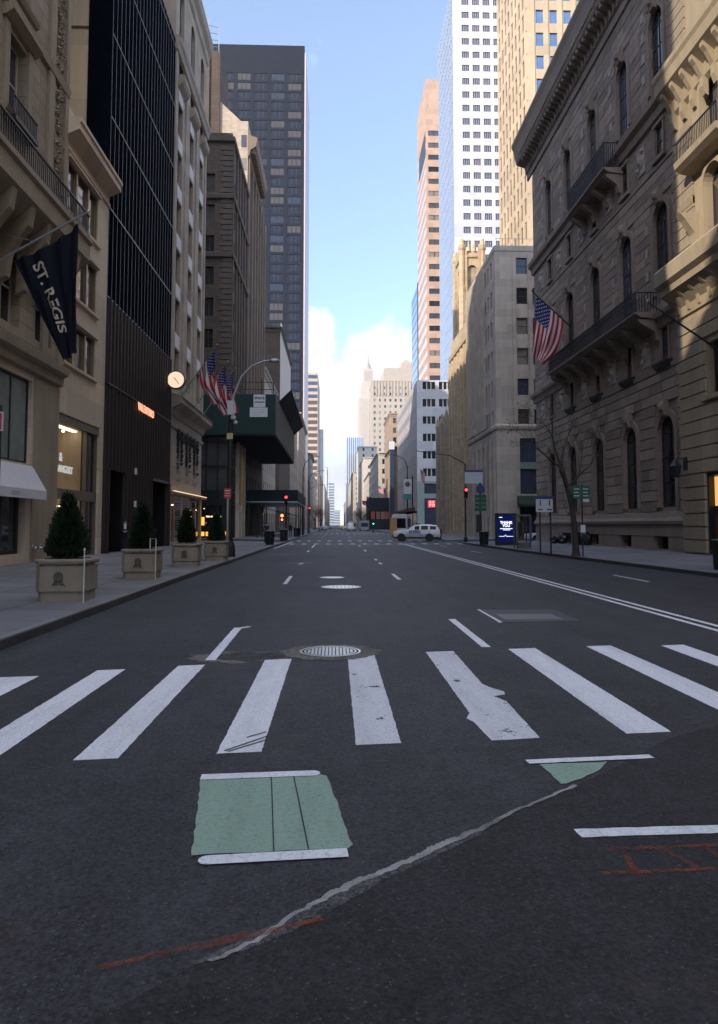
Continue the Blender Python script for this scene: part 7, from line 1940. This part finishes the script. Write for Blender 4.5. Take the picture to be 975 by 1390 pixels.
def pose(sit=False, folded=False):
    J = {'pelvis': (0, 0, .95, (.15, .11)), 'waist': (0, .0, 1.12, (.14, .10)), 'chest': (0, 0, 1.34, (.165, .115)), 'shoulder_mid': (0, .01, 1.46, (.11, .08)), 'neck': (0, 0, 1.53, .055), 'head_low': (0, -.01, 1.60, (.065, .075)), 'head': (0, -.012, 1.68, (.078, .095)), 'head_top': (0, -.005, 1.76, (.055, .065))}
    E_ = [('pelvis', 'waist'), ('waist', 'chest'), ('chest', 'shoulder_mid'), ('shoulder_mid', 'neck'), ('neck', 'head_low'), ('head_low', 'head'), ('head', 'head_top')]
    for s_, n_ in ((-1, 'a'), (1, 'b')):
        J['shoulder'+n_] = (s_*.19, .01, 1.44, .068); J['elbow'+n_] = (s_*.25, .03, 1.16, .05)
        J['wrist'+n_] = (s_*.10, -.16, 1.10, .034) if folded else (s_*.26, -.05, .92, .034)
        w_ = Vector(J['wrist'+n_][:3]); d_ = Vector((-s_*.6, -.3, -.4)).normalized() if folded else Vector((0, -.15, -1)).normalized()
        J['palm'+n_] = (*(w_+d_*.07), (.036, .018)); E_ += [('shoulder_mid', 'shoulder'+n_), ('shoulder'+n_, 'elbow'+n_), ('elbow'+n_, 'wrist'+n_), ('wrist'+n_, 'palm'+n_)]
        for i in range(4):
            o_ = Vector((0, (i-1.5)*.022, 0)); p1 = w_+d_*.12+o_; p2 = w_+d_*(.155+.012*(1.5-abs(i-1.5)))+o_+Vector((-s_*.012, 0, 0))
            J['finger%d%s' % (i, n_)] = (*p1, .010); J['fingertip%d%s' % (i, n_)] = (*p2, .008); E_ += [('palm'+n_, 'finger%d%s' % (i, n_)), ('finger%d%s' % (i, n_), 'fingertip%d%s' % (i, n_))]
        J['thumb'+n_] = (*(w_+d_*.06+Vector((0, -.05, 0))), .010); E_.append(('palm'+n_, 'thumb'+n_))
        J['hip'+n_] = (s_*.10, 0, .90, .095)
        if sit: J['knee'+n_] = (s_*.13, -.44, .92, .062); J['ankle'+n_] = (s_*.13, -.42, .50, .042); J['toe'+n_] = (s_*.14, -.58, .46, .038)
        else: J['knee'+n_] = (s_*.11, -.02, .50, .062); J['ankle'+n_] = (s_*.11, .02, .09, .044); J['toe'+n_] = (s_*.13, -.14, .045, .04)
        E_ += [('pelvis', 'hip'+n_), ('hip'+n_, 'knee'+n_), ('knee'+n_, 'ankle'+n_), ('ankle'+n_, 'toe'+n_)]
    if sit:
        for k in J:
            v_ = J[k]; J[k] = (v_[0], v_[1], v_[2]-.44, v_[3])
    return J, E_
def guard_extra(r):
    mb = MB(); mb.hexa([(-.055, -.135, 1.20), (.055, -.135, 1.20), (.055, -.118, 1.20), (-.055, -.118, 1.20), (-.075, -.128, 1.48), (.075, -.128, 1.48), (.06, -.09, 1.48), (-.06, -.09, 1.48)]); mb.build('shirt_front', M['shirt'], None).parent = r
person('person in navy suit and white shirt standing in the near dark doorway', -11.45, 39.7, .27, 20, pose(folded=True), M['suit'], M['suit'], guard_extra, True, 1.02)
person('person in a dark coat standing behind the nearer litter bin on the left pavement', -5.85, 61.5, .17, 25, pose(), M['coat'], M['coat'])
bn = thing('bench', 'small dark bench against the shop windows on the left pavement', 'bench', (-8.25, 84., .2))
mb = MB(); mb.box(-9.2, -7.3, 83.9, 84.35, .60, .66); mb.build('seat', M['bark'], bn)
for x in (-9.1, -7.45): mb = MB(); mb.box(x, x+.06, 83.95, 84.3, .2, .60); mb.build('leg', M['black_metal'], bn)
person('person in a grey-brown coat sitting on the small bench before the bright shop window', -8.25, 84.15, .205, 0, pose(sit=True), M['tan_coat'], M['coat'])
person('person in dark clothes standing on the far left pavement under the low blue shed', -6.1, 99.5, .17, 0, pose(), M['coat'], M['suit'])

# bright shop interior under the low shed
# ---- air: faint haze towards the far end of the avenue
if HAZE > 0:
    hz = NT('haze'); pv = hz.n('ShaderNodeVolumePrincipled'); pv.inputs['Color'].default_value = (.86, .91, 1., 1); pv.inputs['Density'].default_value = HAZE; pv.inputs['Anisotropy'].default_value = .25
    hz.l(pv.outputs[0], hz.out.inputs['Volume'])
    mb = MB(); mb.box(-2650, 2650, -950, 5250, -1, 460); o = mb.build('haze', hz.m); o['kind'] = 'stuff'; o.visible_shadow = True
